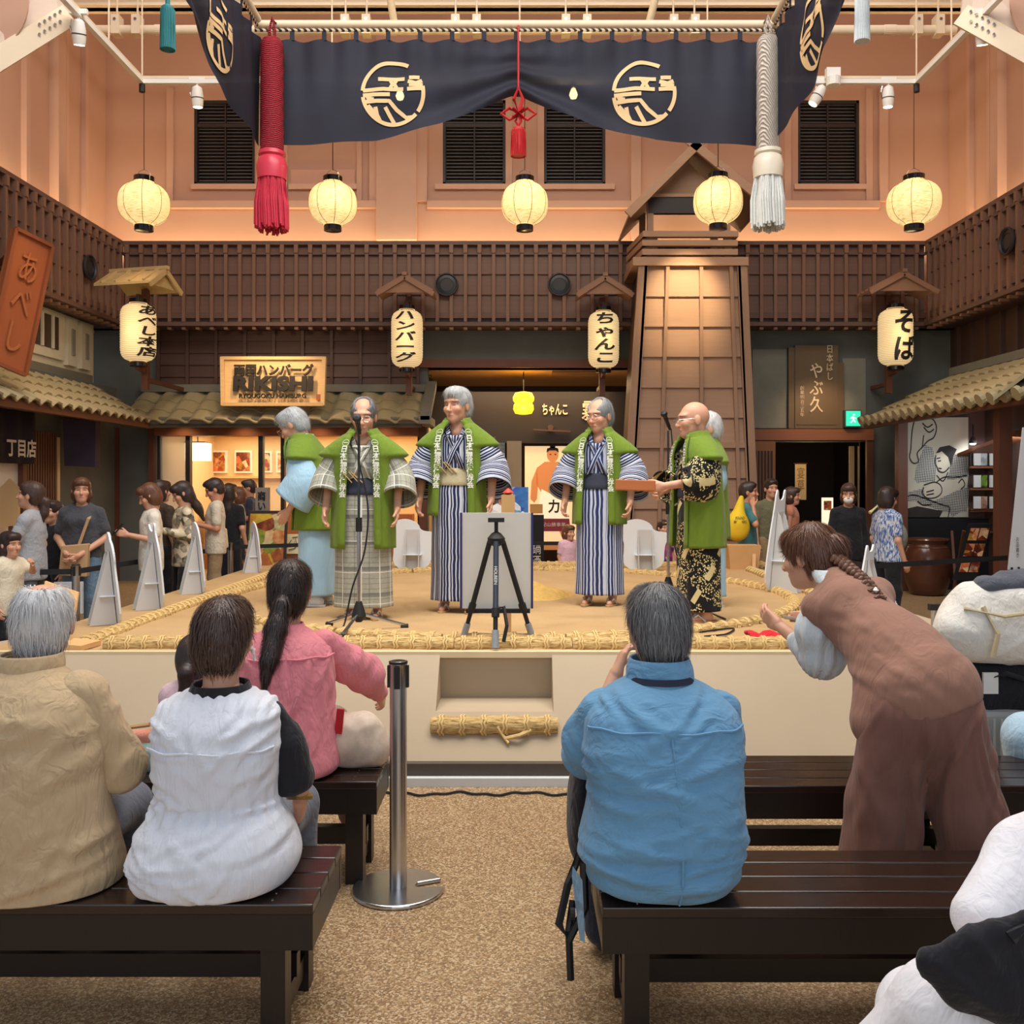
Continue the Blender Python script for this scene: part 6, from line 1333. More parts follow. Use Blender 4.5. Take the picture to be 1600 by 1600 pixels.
    # sleeves
    for s, sx in (('L', 1), ('R', -1)):
        a, e, w = q['sh' + s], q['el' + s], q['wr' + s]; m1 = a + (e - a) * .5; en = e + (w - e) * .68; rws = [(*(a - A3((sx * .06, 0, .03))), .03 * k, .06 * k), (*(a - A3((0, 0, .035))), .05 * k, .085 * k), (*m1, .088 * k, .115 * k), (*e, .112 * k, .14 * k), (*(en + A3((sx * .015, 0, 0))), .128 * k, .16 * k)]
        if sleeves and s in sleeves: rws = [tuple(np.array(r_) * k) for r_ in sleeves[s]]
        V, F, P = sleeve_loft(rws); V = V + vnormals(V, F) * (.005 * wave3(V * A3((1, 1, .5)), 28, 9))[:, None]; solid(mobj('sleeve', warp(V), F, sleeve_m, t, True, P), .008, 0)
    # green happi vest, open at the front, with wide shoulders
    nc = 84; V = []; Rk = np.array([(hem, .21, .182, .112, 0), (hem * .5 + .53, .205, .172, .106, 0), (1.06, .20, .16, .098, 0), (1.17, .206, .154, .092, 0), (1.205, .21, .152, .09, .02), (1.225, .208, .150, .088, .105), (1.275, .20, .143, .085, .062), (1.32, .182, .13, .08, .024), (1.36, .148, .116, .074, .004), (1.39, .112, .104, .062, .0), (1.43, .083, .092, .045, 0)]); zi = np.concatenate([np.linspace(hem, 1.2, 30), np.linspace(1.21, 1.43, 24)]); Rw = np.stack([np.interp(zi, Rk[:, 0], Rk[:, i]) for i in range(5)], 1)
    for z, rx, ry, gp, wg in Rw:
        rx, ry, gp = rx * k * g, ry * k * g, gp * k; t0_ = math.asin(min(.95, gp / rx)); th = np.linspace(t0_, 2 * PI - t0_, nc); s_, c_ = np.sin(th), np.cos(th); sd = np.abs(s_) ** 2.6
        x = rx * sgnp(s_, .85) + np.sign(s_) * wg * k * sd; y = -ry * sgnp(c_, .85); zz = z * k - .02 * k * np.clip(c_, 0, 1) * (z > 1.38)
        V.append(np.stack([x, y, np.broadcast_to(zz, x.shape)], 1))
    V = np.concatenate(V).astype(np.float32); F = grid_faces(54, nc, False); V = V + vnormals(V, F) * (.006 * np.sin(np.arctan2(V[:, 0], V[:, 1]) * 11 + 3 * V[:, 2]) * np.clip(1.15 - V[:, 2] / k, 0, .4) / .4)[:, None]
    V = warp(V); hp = mobj('happi_vest', V, F, M['happi'], t, True); solid(hp, .008, 1)
    G = V.reshape(54, nc, 3)
    for col, sx in ((0, 1), (nc - 1, -1)): # lapel bands with print
        pth = [tuple(G[j, col] + A3((sx * .012, -.014, 0))) for j in range(0, 54, 2)]; ribbon('lapel', pth, [(1, 0, 0)] * len(pth), .052, M['happi'], t, .01)
        if text:
            zz = np.array([p[2] for p in pth]); yy = np.array([p[1] for p in pth]); xx = np.array([p[0] for p in pth]); VV = []; FF = []; n = 0
            for ci, ch in enumerate('㊀日本橋芸能保存会'):
                v, f = glyph(ch, .025 if ci else .01); v = (v - (v.max(0) + v.min(0)) / 2) * .052 * k; zc = (1.315 - ci * .0475) * k; x = v[:, 0] + np.interp(v[:, 1] + zc, zz, xx); y = np.interp(v[:, 1] + zc, zz, yy) - .009; VV.append(np.stack([x, y, v[:, 1] + zc], 1)); FF += [tuple(i + n for i in a) for a in f]; n += len(v)
            mobj('lapel_print', np.concatenate(VV), FF, M['happi_w'], t)
    if fan: 
        for dx, a in ((.0, .35), (.03, .55), (-.05, .3)): MB().bar((dx * k - .01, -.15 * g, 1.02 * k), (dx * k - .06 * (1 + a), -.165 * g, 1.10 * k), .018, .006).build('folded_fan', pm('fan_wood', sc8(216, 180, 120), .6, .08), t)
    for s in 'LR': # footwear
        a = q['an' + s]; x, y = float(a[0]), float(a[1])
        if feet == 'tabi':
            B = Blob(.009); B.cap(a + A3((0, .03, -.03)), a + A3((0, -.14, -.045)), .04, .032, .03).cap(a, a + A3((0, 0, .06)), .04, .042, .03); B.plane((0, 0, .012), (0, 0, -1)); v, f = B.mesh(); mobj('tabi_sock', v, f, M['tabi'], t, True)
        sl = MB().prism([(x + .045 * math.cos(b) * (1 + .1 * math.sin(b)), y - .05 + .135 * math.sin(b)) for b in np.linspace(0, 2 * PI, 25)[:-1]], (0, 0, 0), (1, 0, 0), (0, 1, 0), .016).build('sandal', M['tabi'] if feet == 'tabi' else M['sandal'], t); MB().tube([(x + .04, y - .03, .016), (x + .025, y - .08, .06), (x, y - .125, .02), (x - .025, y - .08, .06), (x - .04, y - .03, .016)], .008, 6).build('thong', M['tabi'] if feet != 'dark' else M['obi_d'], t)
    if hair: hair_obj(hc, R, hs, hair[0], hair[1], t, .0065, 500, int(h * 100))
    if specs: glasses(hc, R, hs, t)
    t['hc'] = [float(a) for a in hc]; return t
RIMG = 'standing on the sand'
mA = robed('bowing grey-haired man in a pale blue kimono and green vest, turned left', (-1.66, 7.8, SZ), -1.75, 1.62, M['k_blue'], M['k_blue'], M['obi_c'], ('short', 'grey'), (0, 32, 0), dict(wrL=(.20, -.17, .80), wrR=(-.2, -.17, .80), elL=(.22, -.02, 1.02), elR=(-.22, -.02, 1.02)), True, lean=.34, headoff=(0, -.03, -.01), feet='tabi', hem=.63)
mB = robed('stout man in a grey plaid kimono behind the left microphone stand', (-1.16, 7.05, SZ), 0.0, 1.625, M['k_plaid'], M['k_plaid'], M['obi_d'], ('thin', 'dgrey'), (3, 12, 0), None, True, girth=1.12, fan=True, hem=.53)
mC = robed('tall grey-haired man in a navy striped kimono looking left', (-.485, 7.4, SZ), -.12, 1.745, M['k_stripe'], M['k_stripe'], M['obi_c'], ('short', 'grey'), (-24, 4, 0), None, False, fan=True, curl=.5, hem=.71)
mD = robed('man with thin grey hair in a blue striped kimono right of the easel', (.66, 7.8, SZ), -.3, 1.69, M['k_stripe2'], M['k_stripe'], M['obi_d'], ('thin', 'sgrey'), (-22, 10, 0), None, True, curl=.6, hem=.65)
mE = robed('bald man in a black floral kimono holding out a wooden clapper', (1.30, 6.88, SZ), -1.32, 1.585, M['k_floral'], M['k_floral'], M['obi_d'], None, (-8, 4, 0), dict(elL=(.215, -.06, 1.06), wrL=(.12, -.33, 1.02), elR=(-.2, -.05, 1.05), wrR=(-.10, -.25, .98)), True, lean=.06, curl=.7, sleeves={'L': [(.10, 0, 1.27, .03, .06), (.16, 0, 1.265, .05, .085), (.20, -.03, 1.16, .09, .12), (.20, -.10, 1.03, .08, .17), (.165, -.20, 1.0, .075, .17)]}, palms=dict(L=(-1, 0, -.2), R=(1, 0, -.2)), hem=.56)
mF = robed('white-haired man in a pale blue kimono half hidden behind the floral kimono', (1.54, 7.75, SZ), -1.35, 1.57, M['k_blue'], M['k_blue'], M['obi_d'], ('short', 'white'), (-6, 6, 0), dict(elL=(.17, -.06, 1.06), wrL=(.1, -.2, .9), elR=(-.17, -.06, 1.06), wrR=(-.1, -.2, .9)), False, girth=.92, feet='tabi', hem=.58)
# the wooden clapper in his hand
mw = Matrix.Translation(mE.location) @ Matrix.Rotation(-1.32, 4, 'Z'); hp_ = mw @ Vector((.105, -.50, .985))
t = thing('wooden_clapper', 'reddish wooden clapper block in the outstretched hand', 'clapper'); dv = Vector((-1, .03, .03)); MB().bar(hp_ + dv * -.11, hp_ + dv * .17, .05, .075).build('block', wood('clapper_wood', sc8(190, 112, 60), 'x', var=.15), t, bev=.006); MB().bar(hp_ + dv * -.115 + Vector((0, .055, -.005)), hp_ + dv * .165 + Vector((0, .055, -.005)), .045, .07).build('second_block', wood('clapper_wood', sc8(190, 112, 60), 'x'), t, bev=.006)
# ---------------------------------------------------------------- spectators on the benches (backs to us)
def wrinkle(V, amp, fr, st=(1, 1, 1), seed=1):
    P = V * A3(st); w = wave3(P, fr, seed, 4, 1.2); r = 1 - np.abs(w) * 2.2; return amp * np.clip(r, -.6, 1)
def creases(V, n, seed, amp, w, L, ang, spread, bx_):
    r = np.random.RandomState(seed); o = np.zeros(len(V), np.float32); bk = np.clip(V[:, 1] * 14, 0, 1)
    for i in range(n):
        c = A3((r.uniform(bx_[0], bx_[1]), r.uniform(bx_[2], bx_[3]))); a = math.radians(ang * (np.sign(c[0]) if ang not in (0, 90) else 1) + r.uniform(-spread, spread)); d = (math.cos(a), math.sin(a)); x, z = V[:, 0] - c[0], V[:, 2] - c[1]; t = x * d[0] + z * d[1]; q = -x * d[1] + z * d[0] + .25 * t * t / L * r.uniform(-1, 1); ww = w * r.uniform(.6, 1.4); LL = L * r.uniform(.5, 1.3); A = amp * r.uniform(.4, 1)
        o += A * (np.exp(-(q / ww) ** 2) - .6 * np.exp(-((q + 1.7 * ww) / ww) ** 2)) * np.exp(-(t / LL) ** 2)
    return o * bk
SEAT = dict(pelvis=(0, .02, .53), waist=(0, .04, .66), chest=(0, .03, .87), neck=(0, .0, 1.03), hipL=(.09, -.02, .50), hipR=(-.09, -.02, .50), knL=(.13, -.42, .49), knR=(-.13, -.42, .49), anL=(.13, -.40, .08), anR=(-.13, -.40, .08))
def seated(**k): d = dict(SEAT); d.update(k); return d
def loft_child(name, rows, mat, parent, nr=60, nc=90, ex=2.3, disp=None, rz=0.0, pat=False):
    V, F, P = body_loft(rows, nr, nc, ex, None, disp); o = mobj(name, V, F, mat, parent, True, P); solid(o, .006, -1); return o
M['w_white'] = fabric('white_smock_cotton', sc8(224, 228, 238), .03, .4, 7, (1.6, 1, .7), dist=.03); M['w_beige'] = fabric('beige_shirt_cotton', sc8(196, 170, 134), .06, .6, 6, (1, 1, .7), dist=.04); M['w_denim'] = fabric('blue_chambray', sc8(104, 152, 188), .12, .6, 5, (.6, 1, 1.6), weave=.35, dist=.035); M['w_pink'] = fabric('pink_gauze', sc8(232, 140, 150), .05, .6, 8, (1, 1, .5), dist=.035); M['w_brown'] = fabric('mauve_brown_suiting', sc8(160, 118, 100), .05, .45, 4, (1, 1, .5), dist=.04); M['w_trou'] = fabric('brown_wide_trouser', sc8(132, 92, 80), .05, .45, 4, (1, 1, .4), dist=.04); M['w_black'] = fabric('black_cotton', sc8(34, 34, 40), .08, .5, 6, dist=.03); M['w_blouse'] = fabric('white_blouse_chiffon', sc8(226, 236, 240), .03, .5, 9, (1.5, 1.5, .4), dist=.03)
M['w_grey'] = fabric('grey_trouser', sc8(104, 110, 122), .06, .4, 6); M['w_lblue'] = fabric('pale_blue_trouser', sc8(176, 206, 226), .04, .5, 6)
M['lap'] = pm('bag_canvas_white', sc8(232, 228, 216), .8, .04)
# G: bald man in beige shirt
tG = figure('balding white-haired man in a creased beige shirt on the front bench', (-1.48, 2.86, FL), PI, 1.65, seated(head=(.0, -.09, 1.165), neck=(0, -.03, 1.03), shL=(.19, .0, .98), shR=(-.19, .0, .98), elR=(-.25, -.06, .72), wrR=(-.14, -.30, .66), elL=(.25, -.06, .72), wrL=(.14, -.30, .66)), SK, None, M['w_grey'], ('crown', 'white'), female=False, res=.0095, head=(10, -4, 0), group='spectators on the benches', headscale=1.05, strands=900)
def rowsG(): return [(.425, 0, .05, .30, .20), (.47, 0, .05, .30, .20), (.56, 0, .05, .275, .19), (.68, 0, .06, .25, .175), (.82, 0, .05, .245, .165), (.93, 0, .04, .235, .15), (.99, 0, .03, .195, .12), (1.03, 0, .01, .12, .09), (1.055, 0, -.005, .082, .082), (1.075, 0, -.01, .078, .08)]
loft_child('shirt', rowsG(), M['w_beige'], tG, disp=lambda V: .011 * wave3(V * A3((1, 1, .8)), 12, 3) + creases(V, 46, 3, .011, .013, .10, 25, 35, (-.25, .25, .46, .95)))
B = Blob(.01); B.chain([(-.17, .02, .965), (-.255, -.03, .74), (-.18, -.22, .67)], [.075, .075, .055], .03); V, F = B.mesh(); V = smoothn(V, F, 1); V += vnormals(V, F) * wrinkle(V, .006, 30)[:, None]; mobj('sleeve', V, F, M['w_beige'], tG, True)
B = Blob(.01); B.chain([(.17, .02, .965), (.255, -.03, .74), (.18, -.22, .67)], [.075, .075, .055], .03); V, F = B.mesh(); V = smoothn(V, F, 1); mobj('sleeve', V, F, M['w_beige'], tG, True)
V, F, P = body_loft([(1.02, 0, .0, .088, .088), (1.05, 0, -.005, .092, .092), (1.085, 0, -.01, .084, .086)], 8, 40, 2.1); solid(mobj('collar', V, F, M['w_beige'], tG, True), .008)
def seam(pts, r, mat, parent, n='seam'): return MB().tube(pts, r, 5).build(n, mat, parent)
# H: white smock with black sleeves
tH = figure('person with short dark hair in a gathered white smock with black sleeves', (-.90, 2.86, FL), PI, 1.65, seated(head=(-.0, -.03, 1.125), neck=(0, -.0, .99), chest=(0, .03, .85), shL=(.145, 0, .92), shR=(-.145, 0, .92), elR=(-.22, -.07, .70), wrR=(-.205, -.14, .60), elL=(.2, -.1, .70), wrL=(.12, -.28, .60)), SK, None, M['w_grey'], ('short', 'dbrown'), res=.0095, head=(-6, 4, 0), group='spectators on the benches', headscale=1.0, strands=2600)
loft_child('smock', [(.425, 0, .05, .175, .17), (.445, 0, .05, .225, .205), (.50, 0, .05, .245, .215), (.58, 0, .05, .225, .19), (.655, 0, .04, .182, .145), (.70, 0, .04, .18, .145), (.80, 0, .04, .19, .15), (.89, 0, .03, .19, .14), (.945, 0, .02, .175, .115), (.97, 0, .015, .13, .095), (.985, 0, .01, .09, .085)], M['w_white'], tH, 90, 130, 2.4, lambda V: .007 * wave3(V * A3((1, 1, .7)), 14, 11) + creases(V, 60, 7, .008, .009, .075, 20, 40, (-.22, .22, .45, .93)) + .006 * np.sin(np.arctan2(V[:, 0], V[:, 1]) * 26) * np.exp(-((V[:, 2] - .66) / .035) ** 2) + .004 * np.sin(V[:, 0] * 190) * np.exp(-((V[:, 2] - .955) / .03) ** 2))
V, F, P = body_loft([(.965, 0, .012, .094, .09), (.985, 0, .01, .086, .086), (1.0, 0, .008, .08, .082)], 6, 48, 2.1); solid(mobj('neck_band', V, F, M['w_black'], tH, True), .006)
for sx in (-1, 1):
    B = Blob(.0095); B.chain([(sx * .14, .0, .90), (sx * (.175 if sx < 0 else .15), -.03, .80), (sx * (.19 if sx < 0 else .15), -.06, .70)], [.05, .065, .075], .03); B.plane((sx * .2, -.08, .655), (sx * .15, -.1, -1), .01); V, F = B.mesh(); V = smoothn(V, F, 1); V += vnormals(V, F) * wrinkle(V, .004, 25)[:, None]; mobj('sleeve', V, F, M['w_black'], tH, True)
def arc_seam(z, rows_, frac, mat, parent, r=.003):
    Rw = crom(rows_, 200); j = int(np.argmin(abs(Rw[:, 0] - z))); z_, cx, cy, rx, ry = Rw[j]; pts = []
    for a in np.linspace(-frac, frac, 30): pts.append((cx + (rx + .004) * sgnp(np.sin(a), 2 / 2.4), cy + (ry + .004) * sgnp(np.cos(a), 2 / 2.4), z_ + .003 * math.sin(a * 9)))
    return seam(pts, r, mat, parent)
arc_seam(.83, [(.425, 0, .05, .175, .17), (.445, 0, .05, .225, .205), (.50, 0, .05, .245, .215), (.58, 0, .05, .225, .19), (.655, 0, .04, .182, .145), (.70, 0, .04, .18, .145), (.80, 0, .04, .19, .15), (.89, 0, .03, .19, .14), (.945, 0, .02, .175, .115), (.97, 0, .015, .13, .095), (.985, 0, .01, .09, .085)], 1.2, M['w_white'], tH, .004)
MB().tube([(-.205 + .032 * math.cos(a), -.13 + .032 * math.sin(a), .612 + .01 * math.sin(a)) for a in np.linspace(0, 2 * PI, 17)[:-1]], .012, 6, True).build('bracelet', pm('leopard_band', sc8(150, 118, 60), .4, .5, 120), tH)
MB().tube([(-.082, -.02, 1.10), (-.088, -.025, 1.09)], .009, 8).tube([(-.088, -.025, 1.085), (-.092, -.03, 1.06)], .005, 6).build('earring', M['white'], tH)
# I: pink blouse with ponytail
tI = figure('woman with a long dark ponytail in a sheer pink blouse on the second bench', (-.97, 3.93, FL), PI + .25, 1.65, seated(head=(-.02, -.06, 1.145), neck=(0, -.02, 1.01), shL=(.16, 0, .94), shR=(-.16, 0, .94), elR=(-.34, -.16, .76), wrR=(-.42, -.36, .62), elL=(.24, -.12, .72), wrL=(.12, -.32, .62), anR=(-.30, -.34, .08), knR=(-.22, -.42, .49)), SK, None, fabric('taupe_trousers', sc8(150, 128, 120), .05, .4), ('tail', 'black'), res=.0095, head=(-16, 2, 0), group='spectators on the benches', strands=2200, shoes=pm('blue_sneaker', sc8(40, 82, 140), .6, .1))
rI = [(.43, 0, .06, .20, .18), (.46, 0, .06, .22, .19), (.55, 0, .05, .215, .175), (.68, 0, .04, .20, .155), (.80, 0, .03, .20, .15), (.89, 0, .02, .195, .14), (.95, 0, .01, .165, .115), (.985, 0, .0, .11, .09), (1.005, 0, -.005, .078, .08), (1.02, 0, -.01, .072, .075)]
loft_child('blouse', rI, M['w_pink'], tI, 70, 110, 2.3, lambda V: .009 * wave3(V * A3((1, 1, .45)), 16, 21) + creases(V, 26, 9, .009, .012, .10, 70, 25, (-.2, .2, .5, .92)) + .006 * np.sin(np.arctan2(V[:, 0], V[:, 1]) * 22 + 3 * wave3(V, 9, 2)) * np.clip((.93 - V[:, 2]) * 5, 0, 1) * np.clip(V[:, 2] - .5, 0, .3) * 3)
for sx, pts in ((-1, [(-.15, .0, .925), (-.25, -.08, .83), (-.34, -.17, .76), (-.41, -.32, .65)]), (1, [(.15, .0, .925), (.22, -.06, .82), (.24, -.13, .73), (.14, -.28, .64)])):
    B = Blob(.0095); B.chain(pts, [.066, .075, .078, .045], .03); V, F = B.mesh(); V = smoothn(V, F, 1); V += vnormals(V, F) * (wrinkle(V, .007, 24, seed=4))[:, None]; mobj('sleeve', V, F, M['w_pink'], tI, True)
arc_seam(.895, rI, 1.3, M['w_pink'], tI, .0045)
hcI = np.array(J0['head']); MB().tube([(-.02 + .03 * math.cos(a), .045 + .022 * math.sin(a), 1.125 + .026 * math.sin(a)) for a in np.linspace(0, 2 * PI, 13)[:-1]], .006, 5, True).build('hair_tie', M['ink'], tI)
# child beside her, nearly hidden
figure('small girl with dark pigtail in pale pink, half hidden by the white smock', (-1.36, 3.95, FL), PI, 1.12, {a: (b[0], b[1], b[2] * 1.12) for a, b in seated(head=(0, -.04, 1.13), shL=(.14, 0, .95), shR=(-.14, 0, .95), elL=(.2, -.08, .74), elR=(-.2, -.08, .74), wrL=(.12, -.25, .64), wrR=(-.12, -.25, .64)).items()}, SK, fabric('pale_pink_cotton', sc8(240, 206, 214)), fabric('navy_cotton', sc8(50, 56, 80)), ('pony', 'black'), res=.013, hem=.5, group='spectators on the benches')
# J: denim shirt
tJ = figure('broad person with tousled grey hair in a blue denim shirt', (.42, 2.84, FL), PI, 1.65, seated(head=(-.0, -.06, 1.155), neck=(0, -.02, 1.01), shL=(.165, .0, .93), shR=(-.165, .0, .93), elL=(.205, -.12, .76), wrL=(.11, -.24, .97), elR=(-.18, -.12, .70), wrR=(-.1, -.32, .62)), SK, None, fabric('navy_trousers', sc8(44, 50, 66)), ('short', 'dgrey'), female=False, res=.0095, head=(12, 10, 0), group='spectators on the benches', headscale=1.06, strands=3000, girth=1.1)
rJ = [(.425, 0, .05, .13, .13), (.44, 0, .05, .20, .19), (.50, 0, .06, .23, .21), (.56, 0, .06, .238, .205), (.65, 0, .06, .230, .19), (.75, 0, .06, .228, .18), (.85, 0, .05, .232, .17), (.92, 0, .04, .225, .155), (.97, 0, .03, .19, .125), (1.0, 0, .015, .145, .10), (1.02, 0, .0, .10, .088), (1.035, 0, -.005, .088, .085)]
loft_child('shirt', rJ, M['w_denim'], tJ, 80, 120, 2.4, lambda V: .008 * wave3(V * A3((.7, 1, 1.3)), 14, 31) + creases(V, 44, 5, .012, .014, .11, 0, 16, (-.23, .23, .46, .86)) + creases(V, 14, 8, .009, .012, .08, 35, 15, (-.23, .23, .8, .97)))
V, F, P = body_loft([(1.01, 0, .005, .098, .09), (1.045, 0, -.005, .096, .092), (1.075, 0, -.012, .086, .088)], 8, 40, 2.1); solid(mobj('collar', V, F, M['w_denim'], tJ, True), .008)
V, F, P = body_loft([(1.012, 0, .018, .10, .088), (1.03, 0, .012, .094, .088)], 4, 40, 2.1); mobj('inner_collar', V, F, pm('navy_dot_print', sc8(30, 36, 60), .8, .3, 200), tJ, True)
arc_seam(.90, rJ, 1.25, M['w_denim'], tJ, .004)
sp_ = crom(rJ, 60); seam([(-.012 + .012 * math.sin(z * 8), cy + ry + .004, z) for z, cx, cy, rx, ry in sp_ if .44 < z < .9], .0035, M['w_denim'], tJ)
for sx, pts in ((1, [(.165, .01, .91), (.205, -.04, .82), (.205, -.13, .75), (.14, -.24, .84)]), (-1, [(-.165, .01, .91), (-.175, -.04, .82), (-.17, -.13, .70), (-.1, -.28, .64)])):
    B = Blob(.0095); B.chain(pts, [.075, .078, .072, .055], .03); V, F = B.mesh(); V = smoothn(V, F, 1); V += vnormals(V, F) * (wrinkle(V, .007, 26, seed=14))[:, None]; mobj('sleeve', V, F, M['w_denim'], tJ, True)
# denim tail hanging over the bench edge and a black strap bag
MB().hexa([(.245, .1, .43), (.265, .02, .43), (.262, .01, .45), (.238, .1, .45), (.235, .16, .30), (.245, .08, .27), (.262, .02, .46), (.24, .12, .46)]).build('shirt_tail', M['w_denim'], tJ)
t = thing('shoulder_bag', 'black shoulder bag with hanging straps beside the denim shirt', 'bag'); B = Blob(.01); B.ell((.20, 3.10, .70), (.045, .13, .15), None, .02).ell((.21, 3.1, .60), (.05, .12, .1), None, .03); V, F = B.mesh(); mobj('pouch', V, F, M['w_black'], t, True)
MB().tube([(.20, 3.0, .60), (.15, 2.95, .5), (.12, 2.9, .40), (.15, 2.88, .36), (.2, 2.9, .45), (.2, 2.96, .56)], .013, 6).tube([(.165, 2.93, .46), (.15, 2.9, .38), (.155, 2.88, .24)], .012, 6).build('strap', M['rubber'], t); MB().tube([(.62 + .02 * i, 3.0 - .015 * i, .66 - .04 * i) for i in range(3)], .014, 6).build('strap', M['rubber'], t); MB().cyl((.155, 2.90, .43), (.17, 2.90, .43), .02, n=12).build('buckle', M['rubber'], t)
# K: leaning woman in brown vest and wide trousers
Jk = dict(pelvis=(0, .06, .86), waist=(.05, -.05, .98), chest=(.15, -.26, 1.07), neck=(.22, -.38, 1.22), head=(.30, -.47, 1.30), shL=(.30, -.33, 1.14), shR=(.06, -.33, 1.20), elL=(.27, -.41, .90), wrL=(.40, -.58, 1.0), elR=(.02, -.5, .98), wrR=(.2, -.68, 1.0), hipL=(.10, .05, .82), hipR=(-.10, .05, .82), knL=(.13, .0, .46), knR=(-.16, .04, .45), anL=(.14, .04, .08), anR=(-.26, .08, .08))
tK = figure('woman with a braid leaning forward in a brown vest and wide trousers', (1.42, 3.36, FL), PI - .12, 1.65, Jk, SK, None, None, ('bun', 'brown'), res=.0095, head=(52, 12, 0), headscale=1.08, group='spectators on the benches', strands=2600, curl=.4)
B = Blob(.0095); sq = (A3((.3, -.6, .75)) / np.linalg.norm((.3, -.6, .75)), .8); B.cap((.16, -.28, 1.09), (.06, -.08, .97), .14, .15, .05, (A3((.2, .75, -.6)) / np.linalg.norm((.2, .75, -.6)), .75)).cap((.06, -.08, .97), (.0, .05, .87), .15, .19, .06, (A3((0, 1, 0)), .85)); B.cap((.07, -.33, 1.165), (.29, -.33, 1.11), .072, .066, .05); B.cap((.18, -.28, 1.13), (.205, -.345, 1.19), .125, .085, .04); B.cap((.09, -.02, .88), (.13, .02, .76), .13, .115, .05); B.plane((0, .07, .775), (-.36, .22, -.9), .006)
V, F = B.mesh(); V = smoothn(V, F, 3); V += vnormals(V, F) * (.004 * wave3(V, 12, 4) + creases(V * A3((1, 0, 1)) + A3((0, .1, 0)), 22, 6, .003, .018, .12, 0, 50, (-.1, .3, .85, 1.15)))[:, None]; mobj('vest', V, F, M['w_brown'], tK, True)
B = Blob(.010); B.cap((0, -.0, .90), (0, .07, .80), .13, .15, .05, (A3((0, 1, 0)), .85)); B.chain([(.09, .06, .80), (.13, .01, .46), (.15, .0, .10)], [.12, .12, .145], .035); B.chain([(-.08, .06, .80), (-.14, .05, .46), (-.23, .06, .10)], [.12, .12, .145], .035); B.plane((0, 0, .055), (0, 0, -1), .008)
V, F = B.mesh(); V = smoothn(V, F, 2); V += vnormals(V, F) * (.012 * np.sin(np.arctan2(V[:, 0] - np.sign(V[:, 0]) * .14, V[:, 1]) * 4) * np.clip(.75 - V[:, 2], 0, .4) + .008 * wave3(V * A3((1, 1, .4)), 14, 7) + creases(V, 26, 4, .014, .016, .2, 90, 18, (-.28, .25, .25, .8)))[:, None]; mobj('wide_trousers', V, F, M['w_trou'], tK, True)
for sx, pts in ((1, [(.28, -.33, 1.11), (.29, -.36, 1.02), (.26, -.40, .91), (.33, -.5, .95)]), (-1, [(.07, -.34, 1.17), (.04, -.42, 1.07), (.03, -.5, .99), (.1, -.6, .99)])):
    B = Blob(.0095); B.chain(pts, [.058, .075, .085, .05], .03); V, F = B.mesh(); V = smoothn(V, F, 1); V += vnormals(V, F) * (.006 * np.sin(V[:, 2] * 8 + np.arctan2(V[:, 0] - pts[1][0], V[:, 1] + .42) * 14))[:, None]; mobj('sleeve', V, F, M['w_blouse'], tK, True)
V, F, P = body_loft([(1.205, .205, -.345, .082, .078), (1.235, .225, -.375, .075, .072), (1.255, .235, -.39, .066, .064)], 8, 40, 2.1); solid(mobj('blouse_collar', V, F, M['w_blouse'], tK, True), .008)
m = MB(); bp = [Vector(p_) for p_ in ((.22, -.385, 1.30), (.19, -.335, 1.275), (.165, -.285, 1.25), (.14, -.235, 1.225), (.12, -.19, 1.195), (.10, -.155, 1.165))]
for i in range(14):
    f = i / 13 * 4.99; a_ = int(f); c = bp[a_].lerp(bp[a_ + 1], f - a_); r_ = 1.25 - .06 * i
    for sx in (-1, 1): m.lathe([(.002, -.022 * r_), (.014 * r_, -.012), (.018 * r_, 0), (.013 * r_, .012), (.002, .022 * r_)], 10, c + Vector((sx * .011, .01 * (i % 2), .012)), (sx * .8, .5, -.4))
m.build('braid', HM['brown'](), tK, True); MB().lathe([(.002, -.012), (.014, 0), (.002, .012)], 12, (.11, -.17, 1.20)).build('hair_pearl', M['white'], tK, True); MB().tube([(.30, -.37, 1.30), (.26, -.365, 1.315), (.22, -.375, 1.31)], .006, 6).build('hair_clip', pm('tortoise', sc8(150, 120, 90), .3, .2), tK)
t = thing('folded_paper', 'white paper sheet in the leaning woman\'s hand', 'paper'); MB().hexa([at(1222, 963, 4.05), at(1262, 970, 4.05), at(1262, 975, 4.2), at(1225, 967, 4.2), at(1222, 961, 4.05), at(1262, 968, 4.05), at(1262, 973, 4.2), at(1225, 965, 4.2)]).build('sheet', M['white'], t)
# L: white-clothed spectator at the lower right, legs crossed, black bag on the lap
LX, LY = 1.27, 1.92
tL = figure('spectator in white blouse and white trousers cut off at the lower right', (LX, LY, FL), -1.5, 1.65, seated(pelvis=(0, .06, .52), waist=(0, .08, .66), chest=(0, .06, .84), neck=(0, .04, 1.0), head=(0, .0, 1.14), shL=(.16, .04, .92), shR=(-.16, .04, .92), elL=(.22, -.16, .70), wrL=(.10, -.34, .62), elR=(-.22, -.1, .66), wrR=(-.1, -.3, .62), hipL=(.1, .05, .5), hipR=(-.1, .05, .5), knL=(.06, -.45, .58), knR=(-.08, -.42, .49), anL=(-.08, -.62, .26), anR=(-.06, -.42, .08)), SK, None, fabric('white_trousers', sc8(232, 232, 238), .03, .4, 6, dist=.03), ('bob', 'black'), res=.0095, group='spectators on the benches', pant_r=1.25, girth=1.05)
B = Blob(.0095); B.cap((0, .05, .88), (0, .07, .62), .145, .16, .05, (A3((0, 1, 0)), .75)).cap((0, .07, .6), (0, .06, .48), .165, .18, .05, (A3((0, 1, 0)), .8)).cap((-.12, .04, .90), (.13, .04, .90), .06, .06, .05)
